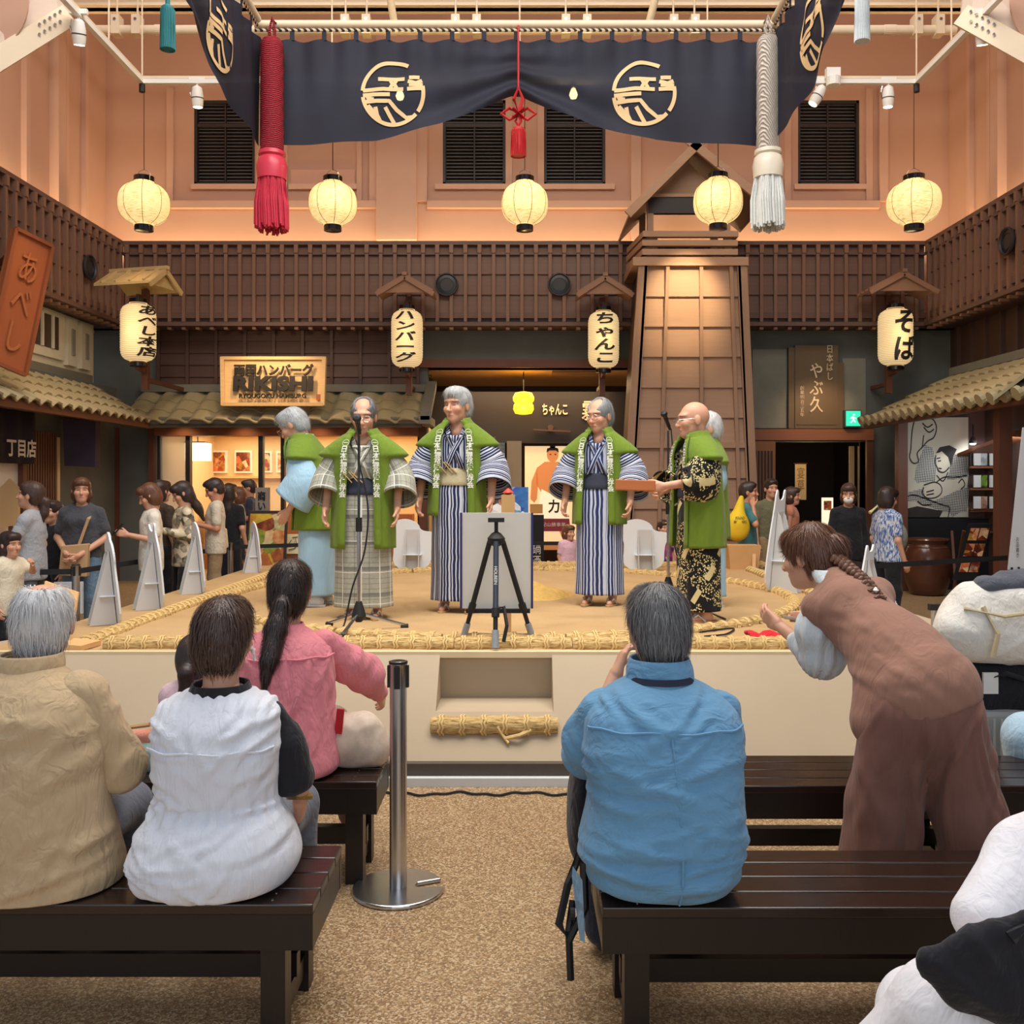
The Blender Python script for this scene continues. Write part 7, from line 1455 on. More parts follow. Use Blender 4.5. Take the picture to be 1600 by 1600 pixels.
for s in (-1, 1): B.chain([(s * .16, .03, .89), (s * .225, -.10, .74), (s * .15, -.26, .66)], [.075, .092, .06], .03)
V, F = B.mesh(); V = smoothn(V, F, 1); V += vnormals(V, F) * (.007 * wave3(V, 14, 5) + wrinkle(V, .005, 16, seed=2))[:, None]; mobj('blouse', V, F, fabric('white_blouse_cotton', sc8(234, 234, 240), .03, .4, 7, dist=.03), tL, True)
tb = thing('lap_bag', 'black crumpled cloth bag on the lap of the white-clothed spectator', 'bag'); B = Blob(.008); c = at(1500, 1525, 1.70); X0, Y0, Z0 = c; sqb = (A3((0, 1, 0)), .6); B.cap((X0 - .05, Y0, Z0 + .02), (X0 + .12, Y0 + .02, Z0 - .01), .03, .075, .04, sqb).cap((X0 + .02, Y0, Z0 + .04), (X0 + .12, Y0, Z0 + .09), .045, .024, .03, sqb).cap((X0 + .02, Y0, Z0 - .02), (X0 + .12, Y0, Z0 - .04), .045, .05, .03, sqb); V, F = B.mesh(); V = smoothn(V, F, 1); V += vnormals(V, F) * (wrinkle(V, .006, 30, seed=3))[:, None]; mobj('pouch', V, F, M['w_black'], tb, True); MB().tube([(X0 + .08, Y0 - .02, Z0 + .08), (X0 + .14, Y0 - .03, Z0 + .13), (X0 + .24, Y0 + .03, Z0 + .2)], .014, 6).build('strap', M['w_black'], tb)
tag(MB().box(LX - .12, LX + .25, LY - .2, LY + .2, FL + .38, FL + .42).box(LX - .1, LX - .05, LY - .18, LY - .13, FL, FL + .38).box(LX + .18, LX + .23, LY - .18, LY - .13, FL, FL + .38).box(LX - .1, LX - .05, LY + .13, LY + .18, FL, FL + .38).box(LX + .18, LX + .23, LY + .13, LY + .18, FL, FL + .38).build('stool', bw2), 'dark wooden stool under the white-clothed spectator', 'stool')
# M: sitter in pale blue trousers on the far right
tM = figure('spectator in pale blue trousers on the right bench, cut off by the edge', (2.62, 3.95, FL), -1.7, 1.65, seated(shL=(.16, 0, .95), shR=(-.16, 0, .95), head=(0, -.03, 1.17), elL=(.22, -.05, .72), elR=(-.22, -.05, .72), wrL=(.12, -.26, .62), wrR=(-.12, -.26, .62)), SK, fabric('white_tee', sc8(226, 226, 226)), M['w_lblue'], ('short', 'black'), res=.012, hem=.46, group='spectators on the benches', pant_r=1.4, girth=1.05)
# ---------------------------------------------------------------- visitors around the ring
def px(x, Y): return (x - CX) / FPX * Y
F_ = lambda n, c, **k: fabric(n, sc8(*c), **k)
blk = F_('crowd_black', (36, 36, 42)); nav = F_('crowd_navy', (48, 56, 78)); gry = F_('crowd_grey_trousers', (92, 98, 108))
def strap(pts, r, mat, nm='strap'):
    def ex(t, q, k): MB().tube([tuple(A3(p) * k) for p in pts], r, 6).build(nm, mat, t)
    return ex
HOLD = dict(elL=(.20, .0, 1.06), wrL=(.08, -.24, 1.12), elR=(-.20, .0, 1.06), wrR=(-.08, -.24, 1.12))
def phone_ex(t, q, k):
    b = MB().obox((0, -.33 * k, 1.17 * k), (.075, .012, .15), Matrix.Rotation(-.7, 3, 'X')); p = b.build('phone', pm('phone_black', sc8(28, 28, 32), .25, 0), t)
# left group
figure('woman in profile with a ponytail and pale grey shirt at the left edge', (px(50, 8.6), 8.6, FL), -1.45, 1.62, dict(elL=(.2, -.1, 1.06), wrL=(.12, -.24, .86)), SK, F_('pale_grey_shirt', (176, 180, 188)), gry, ('pony', 'dbrown'), head=(0, -6, 0), hem=.74, res=.012, strands=300)
figure('child in a cream tee reaching up at the left edge', (px(14, 7.9), 7.9, FL), 1.2, 1.18, dict(elL=(.24, -.1, 1.2), wrL=(.1, -.25, 1.3)), SK, F_('cream_tee', (236, 226, 200)), blk, ('bob', 'black'), hem=.7, res=.012, headscale=1.08)
figure('man in black crouching behind the grey-shirted woman', (px(84, 9.6), 9.6, FL), -.4, 1.42, None, SK, blk, blk, ('short', 'black'), female=False, res=.014)
tote = pm('tan_tote', sc8(196, 160, 118), .8, .06)
def toteex(t, q, k):
    MB().tube([(.12, .02, 1.36), (.10, -.13, 1.25), (.02, -.15, 1.0), (-.02, -.16, .95)], .016, 6).build('bag_strap', tote, t); MB().hexa([(-.14, -.24, .72), (.12, -.24, .70), (.12, -.15, .70), (-.14, -.15, .72), (-.12, -.22, 1.0), (.13, -.22, 1.02), (.13, -.15, 1.02), (-.12, -.15, 1.0)]).build('tote_bag', tote, t, bev=.01)
    MB().box(-.16, .1, -.3, -.26, .36, .66).build('paper_bag', pm('white_paper_bag', sc8(226, 232, 240), .6, .04), t)
figure('woman in a dark grey blouse with a tan tote, hands clasped at the front', (px(128, 9.3), 9.3, FL), .12, 1.66, dict(elL=(.23, .02, 1.06), wrL=(.05, -.26, .90), elR=(-.23, .02, 1.06), wrR=(-.05, -.26, .90)), SK, F_('charcoal_blouse', (78, 80, 88)), F_('faded_jeans', (112, 140, 164)), ('bob', 'brown'), head=(18, -2, 0), res=.011, extra=toteex, bust=1, girth=1.1, strands=300)
figure('woman with brown hair and white tee bent over a phone by the second cutout', (px(236, 9.6), 9.6, FL), -1.0, 1.60, HOLD, SK, F_('white_cotton_tee', (238, 232, 218)), blk, ('fringe', 'brown'), head=(-12, 26, 0), res=.012, extra=phone_ex, hem=.74, strands=200)
figure('dark-haired visitor in a leopard print behind the brown-haired phone user', (px(250, 10.7), 10.7, FL), 2.6, 1.64, None, SK, pm('leopard_cloth', sc8(70, 56, 44), .8, .6, 60), blk, ('bob', 'black'), res=.014)
figure('woman with long black hair in a patterned cream blouse looking at her phone', (px(287, 10.2), 10.2, FL), -.95, 1.62, HOLD, SK, picmat('scribble_blouse', [sc8(236, 222, 190), sc8(230, 216, 184), sc8(70, 66, 58), sc8(240, 228, 200)], 16), blk, ('long', 'black'), head=(-10, 26, 0), res=.012, extra=phone_ex, hem=.72, sleeve='long')
bg = pm('canvas_shoulder_bag', sc8(222, 206, 170), .8, .06)
def shoulderbag(t, q, k): MB().hexa([(-.26, -.1, .82), (-.22, .16, .82), (-.14, .16, .82), (-.16, -.1, .82), (-.28, -.08, 1.06), (-.24, .14, 1.06), (-.15, .14, 1.06), (-.17, -.08, 1.06)]).build('shoulder_bag', bg, t, bev=.02); MB().tube([(-.2, .1, 1.06), (-.17, .05, 1.34), (-.2, -.06, 1.06)], .012, 6).build('bag_strap', bg, t); phone_ex(t, q, k)
figure('young visitor in a white tee with canvas bag looking down at a phone', (px(337, 11.2), 11.2, FL), -1.2, 1.66, HOLD, SK2, F_('off_white_tee', (226, 216, 196)), F_('khaki_trousers', (168, 142, 108)), ('short', 'black'), head=(-4, 26, 0), res=.013, extra=shoulderbag, hem=.76)
figure('woman with long dark hair in black by the food menu stand', (px(358, 12.2), 12.2, FL), 2.9, 1.60, None, SK, blk, blk, ('long', 'black'), res=.015)
figure('woman with light brown hair inside the hamburger shop queue', (px(372, 13.0), 13.0, FL), -1.4, 1.55, None, SK, F_('beige_top', (216, 196, 170)), blk, ('bob', 'brown'), res=.015)
figure('man with glasses in a navy tee queuing inside the hamburger shop', (px(390, 14.4), 14.4, FL), -1.3, 1.66, HOLD, SK2, nav, nav, ('short', 'black'), female=False, head=(0, 8, 0), res=.015, specs=True)
# middle
figure('visitor in a white shirt half hidden behind the easel board', (px(786, 11.9), 11.9, FL), .3, 1.6, None, SK, F_('crowd_white_shirt', (232, 234, 236)), blk, ('short', 'black'), res=.014)
figure('little girl in pink near the wrestler poster', (px(888, 12.1), 12.1, FL), .5, 1.05, None, SK, F_('pink_frill', (240, 196, 212)), F_('pink_skirt', (232, 170, 190)), ('bob', 'brown'), head=(10, 0, 0), hem=.7, res=.013, headscale=1.06)
figure('child with a yellow hair clip beside the right white cutout', (px(1036, 12.0), 12.0, FL), .4, 1.12, None, SK, picmat('festive_print', [sc8(90, 50, 120), sc8(220, 80, 150), sc8(60, 60, 120), sc8(240, 200, 220)], 14), nav, ('bun', 'black'), hem=.7, res=.013, headscale=1.06, extra=lambda t, q, k: MB().lathe([(.002, -.03), (.045, 0), (.002, .03)], 10, (.0, -.05, 1.10)).build('hair_clip', pm('yellow_clip', sc8(236, 206, 60), .5, 0), t))
figure('adult in dark clothes standing behind the floral kimono man', (px(1072, 12.6), 12.6, FL), .2, 1.34, None, SK, F_('purple_dark', (66, 52, 84)), blk, ('bob', 'black'), res=.015)
# right
yb_ = pm('yellow_bag_cloth', sc8(240, 204, 40), .7, .06)
figure('man in a teal shirt carrying a yellow cloth bag over the shoulder', (px(1168, 11.7), 11.7, FL), 1.25, 1.62, dict(elR=(-.24, -.12, 1.12), wrR=(-.14, -.08, 1.34)), SK2, F_('teal_shirt', (76, 132, 136)), gry, ('short', 'black'), female=False, res=.013, extra=None, hem=.78)
tyb = thing('yellow_bag', 'bulging yellow cloth bag with dark print hanging at the teal shirt', 'bag'); p = at(1152, 812, 11.35); B = Blob(.011); B.ell((p.x, p.y, p.z - .09), (.15, .10, .17), None, .03).cap((p.x, p.y, p.z - .02), (p.x + .06, p.y + .05, p.z + .26), .10, .03, .06); v, f = B.mesh(); mobj('pouch', v, f, yb_, tyb, True); text_on('bag_print', ['POUND', 'BROTHERS'], .06, (p.x + .01, p.y - .108, p.z - .0), (1, 0, 0), (0, 0, 1), M['ink'], tyb, bold=.01, fit=(.15, .08))
figure('man in a dark cap and green tee behind the tall right cutout', (px(1204, 12.4), 12.4, FL), .2, 1.66, None, SK, F_('olive_tee', (120, 118, 90)), F_('khaki_shorts', (170, 146, 112)), ('short', 'black'), female=False, res=.014)
figure('woman in a coral tank top with a backpack near the soba shop', (px(1236, 12.8), 12.8, FL), 1.2, 1.55, None, SK, F_('coral_tank', (226, 150, 120)), blk, ('bob', 'dbrown'), sleeve='none', res=.014, extra=lambda t, q, k: MB().hexa([(-.1, .08, .92), (.1, .08, .92), (.1, .2, .92), (-.1, .2, .92), (-.1, .07, 1.26), (.1, .07, 1.26), (.1, .18, 1.26), (-.1, .18, 1.26)]).build('backpack', pm('maroon_pack', sc8(96, 38, 46), .7, .05), t, bev=.03))
def mask_ex(t, q, k): B = Blob(.006); R = rotm(-26, 6); B.ell(A3(J0['head']) * k + R @ A3((0, -.075, -.055)), (.055, .045, .042), R, .01); v, f = B.mesh(); mobj('face_mask', v, f, M['white'], t, True)
figure('woman in black wearing a white face mask beside the menu table', (px(1325, 10.9), 10.9, FL), .1, 1.6, None, SK, blk, blk, ('bob', 'dbrown'), sleeve='long', head=(-26, 6, 0), res=.012, extra=mask_ex, hem=.74, strands=200)
def pack_ex(t, q, k):
    B = Blob(.012); B.ell((.02, -.17, 1.02), (.12, .07, .15), None, .03); v, f = B.mesh(); mobj('backpack', v, f, pm('silver_black_pack', sc8(150, 150, 138), .5, .4, 24), t, True); MB().tube([(.13, .12, 1.28), (.14, .0, 1.36), (.13, -.12, 1.2), (.13, -.02, .98)], .02, 6).build('strap', pm('cream_strap', sc8(226, 216, 160), .8, .05), t)
N = NT('blue_ikat_blouse'); v = N.coord((40, 40, 9)); n = N.noise(v, 2.2, 2); N.base(N.ramp(n, [(.45, sc8(64, 98, 168)), (.55, sc8(206, 212, 216))])); N.b.inputs['Roughness'].default_value = .85
figure('visitor with black bobbed hair and blue striped blouse turned away by the brown jar', (px(1386, 10.2), 10.2, FL), 1.9, 1.56, None, SK, N.m, blk, ('bob', 'black'), head=(10, 14, 0), res=.012, extra=pack_ex, hem=.80, girth=1.15, strands=200)
# ---------------------------------------------------------------- white photo cutouts (seen from behind) on the ring edge
wb_ = pm('foam_board_white', sc8(232, 238, 244), .5, .02); wc_ = pm('cardboard_strut_white', sc8(206, 206, 206), .7, .03)
def cutout(label, x, y, rz, H, W_, prof):
    t = thing('photo_cutout', label, 'cutout', 'white board cutouts around the ring', (x, y, SZ + .004), rz)
    lean = Matrix.Rotation(.10, 3, 'X'); u = Vector((1, 0, 0)); v = lean @ Vector((0, 0, 1))
    for _ in range(2): prof = [p_ for i in range(len(prof)) for p_ in ((prof[i - 1][0] * .75 + prof[i][0] * .25, prof[i - 1][1] * .75 + prof[i][1] * .25), (prof[i - 1][0] * .25 + prof[i][0] * .75, prof[i - 1][1] * .25 + prof[i][1] * .75))]
    MB().prism([(a * W_, b * H) for a, b in prof], (0, 0, 0), u, v, .014).build('board', wb_, t)
    d = .30 * H; hw = .13 * W_
    for sx in (-1, 1): MB().hexa([(sx * hw - .003, -.02, 0), (sx * hw + .003, -.02, 0), (sx * hw + .003, -d, 0), (sx * hw - .003, -d, 0), (sx * hw - .003, -.08 * H - .02, .78 * H), (sx * hw + .003, -.08 * H - .02, .78 * H), (sx * hw + .003, -.13 * H, .74 * H), (sx * hw - .003, -.13 * H, .74 * H)]).build('strut_wing', wc_, t)
    MB().hexa([(-hw, -.02, 0), (hw, -.02, 0), (hw, -.032, .0), (-hw, -.032, 0), (-hw, -.078 * H - .02, .78 * H), (hw, -.078 * H - .02, .78 * H), (hw, -.078 * H - .03, .78 * H), (-hw, -.078 * H - .03, .78 * H)]).build('strut_spine', wc_, t)
    MB().box(-hw * 1.4, hw * 1.4, -.20 * H, -.04 * H, .30 * H, .31 * H).build('strut_lock', wb_, t); return t
fig1 = [(-.4, 0), (.4, 0), (.44, .35), (.36, .62), (.42, .72), (.34, .86), (.2, .9), (.14, .98), (.02, 1.0), (-.06, .92), (-.3, .88), (-.42, .74), (-.36, .6), (-.46, .35)]
fig2 = [(-.42, 0), (.42, 0), (.46, .5), (.44, .72), (.3, .88), (.3, 1.0), (.22, 1.02), (.16, .9), (-.1, .92), (-.16, 1.0), (-.28, .96), (-.3, .84), (-.45, .7), (-.46, .4)]
fig3 = [(-.4, 0), (.4, 0), (.42, .5), (.38, .78), (.24, .94), (0, 1.0), (-.22, .94), (-.38, .8), (-.44, .5)]
figb = [(-.42, 0), (.36, 0), (.36, .55), (.5, .62), (.42, .74), (.16, .76), (.12, .9), (-.1, 1.0), (-.34, .96), (-.5, .82), (-.46, .64), (-.36, .55)]
bear = [(-.42, 0), (.5, 0), (.46, .2), (.36, .3), (.34, .55), (.24, .8), (.22, 1.0), (.16, 1.0), (.12, .9), (-.1, .9), (-.14, 1.0), (-.22, 1.0), (-.26, .8), (-.36, .5)]
cutout('tall white cutout nearest the seated spectators, strut towards us', -2.86, 6.75, -1.0, .66, .42, fig1); cutout('white cutout with two bumps, second from the spectators', -2.86, 7.55, -1.0, .68, .46, fig2); cutout('white rounded cutout, third along the left edge', -2.88, 8.6, -1.0, .66, .38, fig3); cutout('white rounded cutout farthest along the left edge', -2.92, 10.6, -1.0, .58, .34, fig3)
cutout('white gourd-shaped cutout left of the striped kimono man', -1.22, 10.85, 0, .60, .58, figb); cutout('white gourd-shaped cutout right of the blue striped kimono man', 1.42, 10.8, 0, .60, .62, figb); cutout('tall white eared cutout on the right edge of the ring', 2.32, 8.75, .9, .94, .46, bear); cutout('white eared cutout hidden behind the braided woman', 2.68, 7.4, .9, .52, .4, bear)
# ---------------------------------------------------------------- microphone stands
def mic_stand(label, x, y, h, lean=0.0, tilt=(0, -1, .4)):
    t = thing('microphone_stand', label, 'stand', 'microphone stands', (x, y, SZ)); ch = M['chrome']
    MB().cyl((0, 0, .1), (0, 0, h * .55), .013, n=12).build('lower_tube', ch, t, True); MB().cyl((0, 0, h * .5), (0, 0, h - .05), .009, n=12).build('upper_tube', pm('dark_chrome', sc8(90, 92, 96), .25, 0, metal=1), t, True); MB().cyl((0, 0, h * .49), (0, 0, h * .56), .022, n=12).build('clutch', M['rubber'], t); MB().lathe([(.02, .06), (.05, .10), (.04, .14), (.02, .2)], 16).build('hub', M['rubber'], t, True)
    for i in range(3):
        a = .35 + i * 2 * PI / 3; e = Vector((math.cos(a) * .34, math.sin(a) * .34, .016)); MB().cyl((math.cos(a) * .03, math.sin(a) * .03, .11), e, .011, n=8).build('leg', ch, t); MB().cyl(e - (e.normalized() * .05), e, .016, n=8).build('foot', M['rubber'], t)
    d = Vector(tilt).normalized(); o = Vector((0, 0, h)); MB().cyl(o - d * .02, o + d * .09, .017, .013, 12).build('clip', M['rubber'], t)
    m = thing('microphone', 'black microphone on the %s' % label, 'microphone'); m['label'] = 'black ball-head microphone %s' % ('before the plaid kimono man' if x < 0 else 'facing the floral kimono man'); m.location = (x, y, SZ)
    a = o - d * .06; MB().cyl(a, o + d * .12, .012, .02, 16).build('handle', M['rubber'], m, True); MB().lathe([(.001, -.03), (.022, -.022), (.03, 0), (.022, .022), (.001, .03)], 16, o + d * .14, d).build('grille', pm('mic_grille', sc8(60, 62, 66), .4, .3, 300, .6, 400, metal=.7), m, True)
    return t
mic_stand('chrome microphone stand in front of the plaid kimono man', -1.09, 6.42, 1.37, tilt=(.06, -.85, .42)); mic_stand('chrome microphone stand before the floral kimono man', 1.30 - .03, 8.1, 1.5, tilt=(-.3, -.6, .5))
def cable(label, pts, r=.006): return tag(MB().tube([tuple(p) for p in crom(pts, 60)], r, 6).build('microphone_cable', M['rubber']), label, 'cable')
cable('black cable looping down from the left microphone', [(-1.085, 6.39, SZ + 1.36), (-1.08, 6.37, SZ + 1.15), (-1.02, 6.36, SZ + .85), (-1.04, 6.36, SZ + .55), (-1.12, 6.34, SZ + .3), (-1.17, 6.32, SZ + .06), (-1.2, 6.2, SZ + .01), (-1.1, 6.1, SZ + .01), (-.9, 6.0, SZ + .01)])
cable('black cable hanging from the right microphone', [(1.29, 8.07, SZ + 1.46), (1.31, 8.05, SZ + 1.1), (1.30, 8.05, SZ + .6), (1.38, 8.0, SZ + .2), (1.45, 7.7, SZ + .01), (1.5, 6.9, SZ + .01)])
cable('black cables coiled on the sand beside the red cloth', [(1.2, 6.3, SZ + .01), (1.45, 6.45, SZ + .012), (1.35, 6.2, SZ + .012), (1.2, 6.1, SZ + .012), (1.6, 6.05, SZ + .012), (1.9, 6.2, SZ + .012), (2.3, 6.1, SZ + .012)])
# ---------------------------------------------------------------- easel tripod with board
t = thing('tripod', 'black and grey camera tripod holding the board', 'tripod'); tp = Vector((-.145, 5.86, 1.41)); gr = pm('grey_anodised', sc8(78, 84, 94), .35, .05, metal=.6); rb = M['rubber']
MB().lathe([(.02, -.05), (.05, -.03), (.055, 0), (.03, .03), (.012, .04), (.012, .1)], 16, tp).build('hub', rb, t, True); MB().box(tp.x - .05, tp.x + .05, tp.y - .04, tp.y + .03, tp.z + .1, tp.z + .125).build('head_plate', rb, t)
feet = [Vector((-.36, 6.0, SZ)), Vector((.085, 6.0, SZ)), Vector((-.145, 5.63, SZ + .006))]
for k, f in enumerate(feet):
    a = tp + Vector(((-.04, .02, -.02), (.04, .02, -.02), (0, -.04, -.02))[k]); m1 = a.lerp(f, .62); m2 = a.lerp(f, .82); MB().cyl(a, m1, .017, n=10).build('leg', gr if k == 2 else rb, t); MB().cyl(m1, a.lerp(f, .70), .024, n=10).build('clamp', rb, t); MB().cyl(m1, m2, .014, n=10).build('lower_leg', rb, t); MB().cyl(m2, f + Vector((0, 0, .012)), .021, n=10).build('foam_foot', pm('grey_foam', sc8(150, 156, 164), .9, .15, 60), t)
a = tp + Vector((0, -.04, -.02)); uu = (feet[2] - a).normalized(); text_on('leg_print', 'HOLBEIN', .03, a.lerp(feet[2], .32) + Vector((0, -.018, .004)), tuple(uu), (1, 0, 0), M['white'], t, fit=(.11, .02))
MB().tube([a.lerp(feet[2], .62), a.lerp(feet[2], .62) + Vector((.05, -.01, .01)), a.lerp(feet[2], .8) + Vector((.07, -.02, .02)), feet[2] + Vector((.05, -.0, .05))], .012, 5).build('strap', rb, t)
t = thing('display_board', 'off-white display board with blue edges resting on the tripod', 'board'); x0, x1 = at(719, 0, 6.05).x, at(833, 0, 6.05).x; z0, z1 = at(0, 950, 6.05).z, at(0, 801, 6.05).z
box('panel', x0 + .012, x1 - .012, 6.03, 6.055, z0, z1, pm('board_paper', sc8(216, 212, 202), .7, .03), t)
for xx in (x0, x1 - .014): box('edge', xx, xx + .014, 6.025, 6.06, z0, z1, pm('navy_edge', sc8(44, 44, 104), .6, .05), t)
box('ledge', x0 + .04, x1 - .02, 5.99, 6.06, z0 - .025, z0, rb, t)
# things behind the board: colourful card and paper box
t = thing('blue_card', 'blue and white illustrated card standing behind the board', 'card'); p = at(808, 780, 10.95); box('print', p.x - .13, p.x + .13, 10.95, 10.97, SZ + .1, p.z + .14, picmat('card_print', [sc8(40, 60, 170), sc8(60, 130, 190), sc8(240, 244, 246), sc8(40, 170, 180), sc8(60, 70, 190)], 7), t); box('foot', p.x - .1, p.x + .1, 10.9, 11.02, SZ, SZ + .1, M['white'], t)
t = thing('folding_fan_box', 'small paper box with red ornament above the display board', 'box'); p = at(794, 784, 6.35); box('carton', p.x - .045, p.x + .045, 6.33, 6.40, z1 - .05, z1 + .11, pm('kraft_carton', sc8(212, 168, 110), .7, .05), t); MB().lathe([(.005, -.02), (.04, 0), (.005, .03)], 10, (p.x, 6.365, z1 + .125)).build('ornament', pm('red_ornament', sc8(200, 60, 40), .5, .1), t); box('support', p.x - .02, p.x + .02, 6.35, 6.38, SZ, z1 - .05, M['sandal'], t)
# red cloth on the ring edge
V = []; nx_, ny_ = 24, 12
for j in range(ny_ + 1):
    for i in range(nx_ + 1): V.append((1.44 + .34 * i / nx_, 5.86 + .22 * j / ny_ + .02 * math.sin(i * .8), SZ + .03 + .022 * math.sin(i * .7 + j) * math.cos(j * .9) + .02 * math.sin(j / ny_ * PI)))
solid(subd(tag(mobj('red_cloth', V, grid_faces(ny_ + 1, nx_ + 1, False), fabric('red_cloth', sc8(206, 30, 44)), None, True), 'crumpled bright red cloth on the ring edge', 'cloth')), .012)
# wooden name box behind right
t = thing('wooden_box', 'pale wooden offering box at the back right corner of the ring', 'box'); p = at(1160, 868, 11.0); pw_ = pm('cypress', sc8(214, 166, 110), .6, .08, 6)
MB().hexa([(p.x - .15, 10.95, SZ), (p.x + .17, 10.95, SZ), (p.x + .17, 11.2, SZ), (p.x - .15, 11.2, SZ), (p.x - .18, 10.93, SZ + .28), (p.x + .2, 10.93, SZ + .28), (p.x + .2, 11.22, SZ + .28), (p.x - .18, 11.22, SZ + .28)]).build('case', pw_, t); MB().bar((p.x + .1, 10.86, SZ), (p.x + .12, 10.93, SZ + .18), .04, .03).build('prop', pw_, t)
# open card board at the front left corner of the ring
t = thing('notice_panel', 'leaning kraft notice panel at the left front corner of the ring', 'board'); q = [at(62, 1005, 5.75), at(108, 1010, 5.75), at(122, 926, 6.0), at(70, 908, 6.0)]; n_ = Vector((0, .02, 0))
MB().hexa([q[0], q[1], q[1] + n_, q[0] + n_, q[3], q[2], q[2] + n_, q[3] + n_]).build('panel', pm('kraft_panel', sc8(222, 178, 122), .8, .05), t); MB().hexa([Vector((q[0].x, 5.65, SZ)), Vector((q[1].x + .12, 5.65, SZ)), Vector((q[1].x + .15, 5.85, SZ)), Vector((q[0].x, 5.85, SZ)), Vector((q[0].x, 5.65, SZ + .05)), Vector((q[1].x + .12, 5.65, SZ + .03)), Vector((q[1].x + .15, 5.85, SZ + .03)), Vector((q[0].x, 5.85, SZ + .06))]).build('base', pm('kraft_panel', sc8(222, 178, 122)), t)
# ---------------------------------------------------------------- menu boards
t = thing('food_menu_stand', 'food menu board with grilled dishes outside the hamburger shop', 'menu board'); p = at(412, 845, 12.9); x0, x1 = at(380, 0, 12.9).x, at(445, 0, 12.9).x
MB().hexa([(x0, 12.85, FL + .05), (x1, 12.85, FL + .05), (x1, 12.9, FL + .05), (x0, 12.9, FL + .05), (x0 + .03, 13.05, 1.37), (x1, 13.05, 1.37), (x1, 13.1, 1.37), (x0 + .03, 13.1, 1.37)]).build('frame', M['wframe'], t)
MB().hexa([(x0 + .03, 12.84, FL + .09), (x1 - .03, 12.84, FL + .09), (x1 - .03, 12.85, FL + .09), (x0 + .03, 12.85, FL + .09), (x0 + .06, 13.035, 1.33), (x1 - .03, 13.035, 1.33), (x1 - .03, 13.045, 1.33), (x0 + .06, 13.045, 1.33)]).build('print', picmat('grill_print', [sc8(120, 44, 24), sc8(210, 130, 70), sc8(240, 214, 160), sc8(90, 140, 60), sc8(236, 190, 60), sc8(150, 60, 30)], 6), t); MB().bar(((x0 + x1) / 2, 13.35, FL), ((x0 + x1) / 2, 13.08, 1.2), .04, .04).build('back_leg', M['wframe'], t)
t = thing('trade_sign', 'small grey box sign with black brush lettering above the food menu stand', 'sign'); p = at(409, 782, 13.2); box('case', p.x - .09, p.x + .09, 13.2, 13.3, p.z - .2, p.z + .18, pm('grey_box', sc8(150, 140, 128), .7, .05), t); text_on('lettering', '商い', .12, (p.x, 13.19, p.z), (1, 0, 0), (0, 0, 1), M['ink'], t, vertical=True, bold=.02, fit=(.11, .26)); MB().cyl((p.x, 13.25, FL), (p.x, 13.25, p.z - .2), .02, n=8).build('post', M['wframe'], t)
t = thing('autograph_board', 'framed autograph card on a wooden crate by the bowing man', 'board'); p = at(459, 850, 13.4); MB().obox((p.x, 13.4, p.z), (.26, .02, .28), Matrix.Rotation(-.2, 3, 'X')).build('card', pm('autograph_paper', sc8(244, 228, 180), .7, .03), t); V, F = strokes([[(-.08, -.04), (-.03, .06), (.0, -.02), (.03, .08), (.05, -.03)], [(-.06, -.08), (.02, -.06), (.08, .02)], [(-.02, .09), (.06, .1)]], .012); flat_on('scrawl', V, F, (p.x, 13.37, p.z), (1, 0, 0), (0, .2, 1), M['ink'], t); box('crate', p.x - .2, p.x + .2, 13.38, 13.7, FL, p.z - .14, M['beam'], t)
t = thing('cafe_menu_stand', 'slanted framed photo menu on an easel beside the brown jar', 'menu board'); p0, p1 = at(1488, 900, 12.6), at(1538, 818, 12.9)
MB().hexa([(p0.x - .02, 12.55, p0.z - .05), (p0.x + .30, 12.55, p0.z - .05), (p0.x + .32, 12.6, p0.z - .05), (p0.x, 12.6, p0.z - .05), (p1.x - .24, 12.85, p1.z), (p1.x + .08, 12.85, p1.z), (p1.x + .10, 12.9, p1.z), (p1.x - .22, 12.9, p1.z)]).build('frame', M['black'], t)
PM = picmat('cafe_dish', FOOD, 11, 4)
for r in range(3):
    for c in range(2):
        f0, f1 = .14 + r * .28, .36 + r * .28; A = Vector((p0.x + .03 + c * .135, 12.54, p0.z - .05)); D = Vector((p1.x - .19 + c * .135, 12.84, p1.z)); w = Vector((.115, 0, 0)); a1, a2 = A.lerp(D, f0), A.lerp(D, f1); MB().hexa([a1, a1 + w, a1 + w + Vector((0, .012, 0)), a1 + Vector((0, .012, 0)), a2, a2 + w, a2 + w + Vector((0, .012, 0)), a2 + Vector((0, .012, 0))]).build('dish_photo', PM, t)
for dx in (.05, .25): MB().bar((p0.x + dx, 12.58, FL), (p0.x + dx + .08, 12.9, p1.z - .1), .03, .03).build('easel_leg', M['darkv'], t)
MB().bar((p0.x + .32, 13.3, FL), (p0.x + .3, 12.92, p1.z - .1), .03, .03).build('easel_leg', M['darkv'], t)
# ---------------------------------------------------------------- brown glazed jar
t = thing('glazed_jar', 'big brown glazed storage jar below the picture panel', 'jar'); p = at(1449, 928, 13.6); x, y = p.x, 13.6; mj = pm('brown_glaze', sc8(92, 54, 40), .18, .25, 5, .08, 20)
MB().lathe([(.2, 0), (.24, .03), (.30, .2), (.335, .42), (.33, .56), (.29, .68), (.265, .73), (.275, .76), (.30, .79), (.29, .81), (.25, .80), (.24, .74), (.2, .6)], 40, (x, y, FL)).build('vessel', mj, t, True); MB().lathe([(.285, .675), (.295, .685), (.285, .695)], 40, (x, y, FL)).build('shoulder_band', mj, t, True)
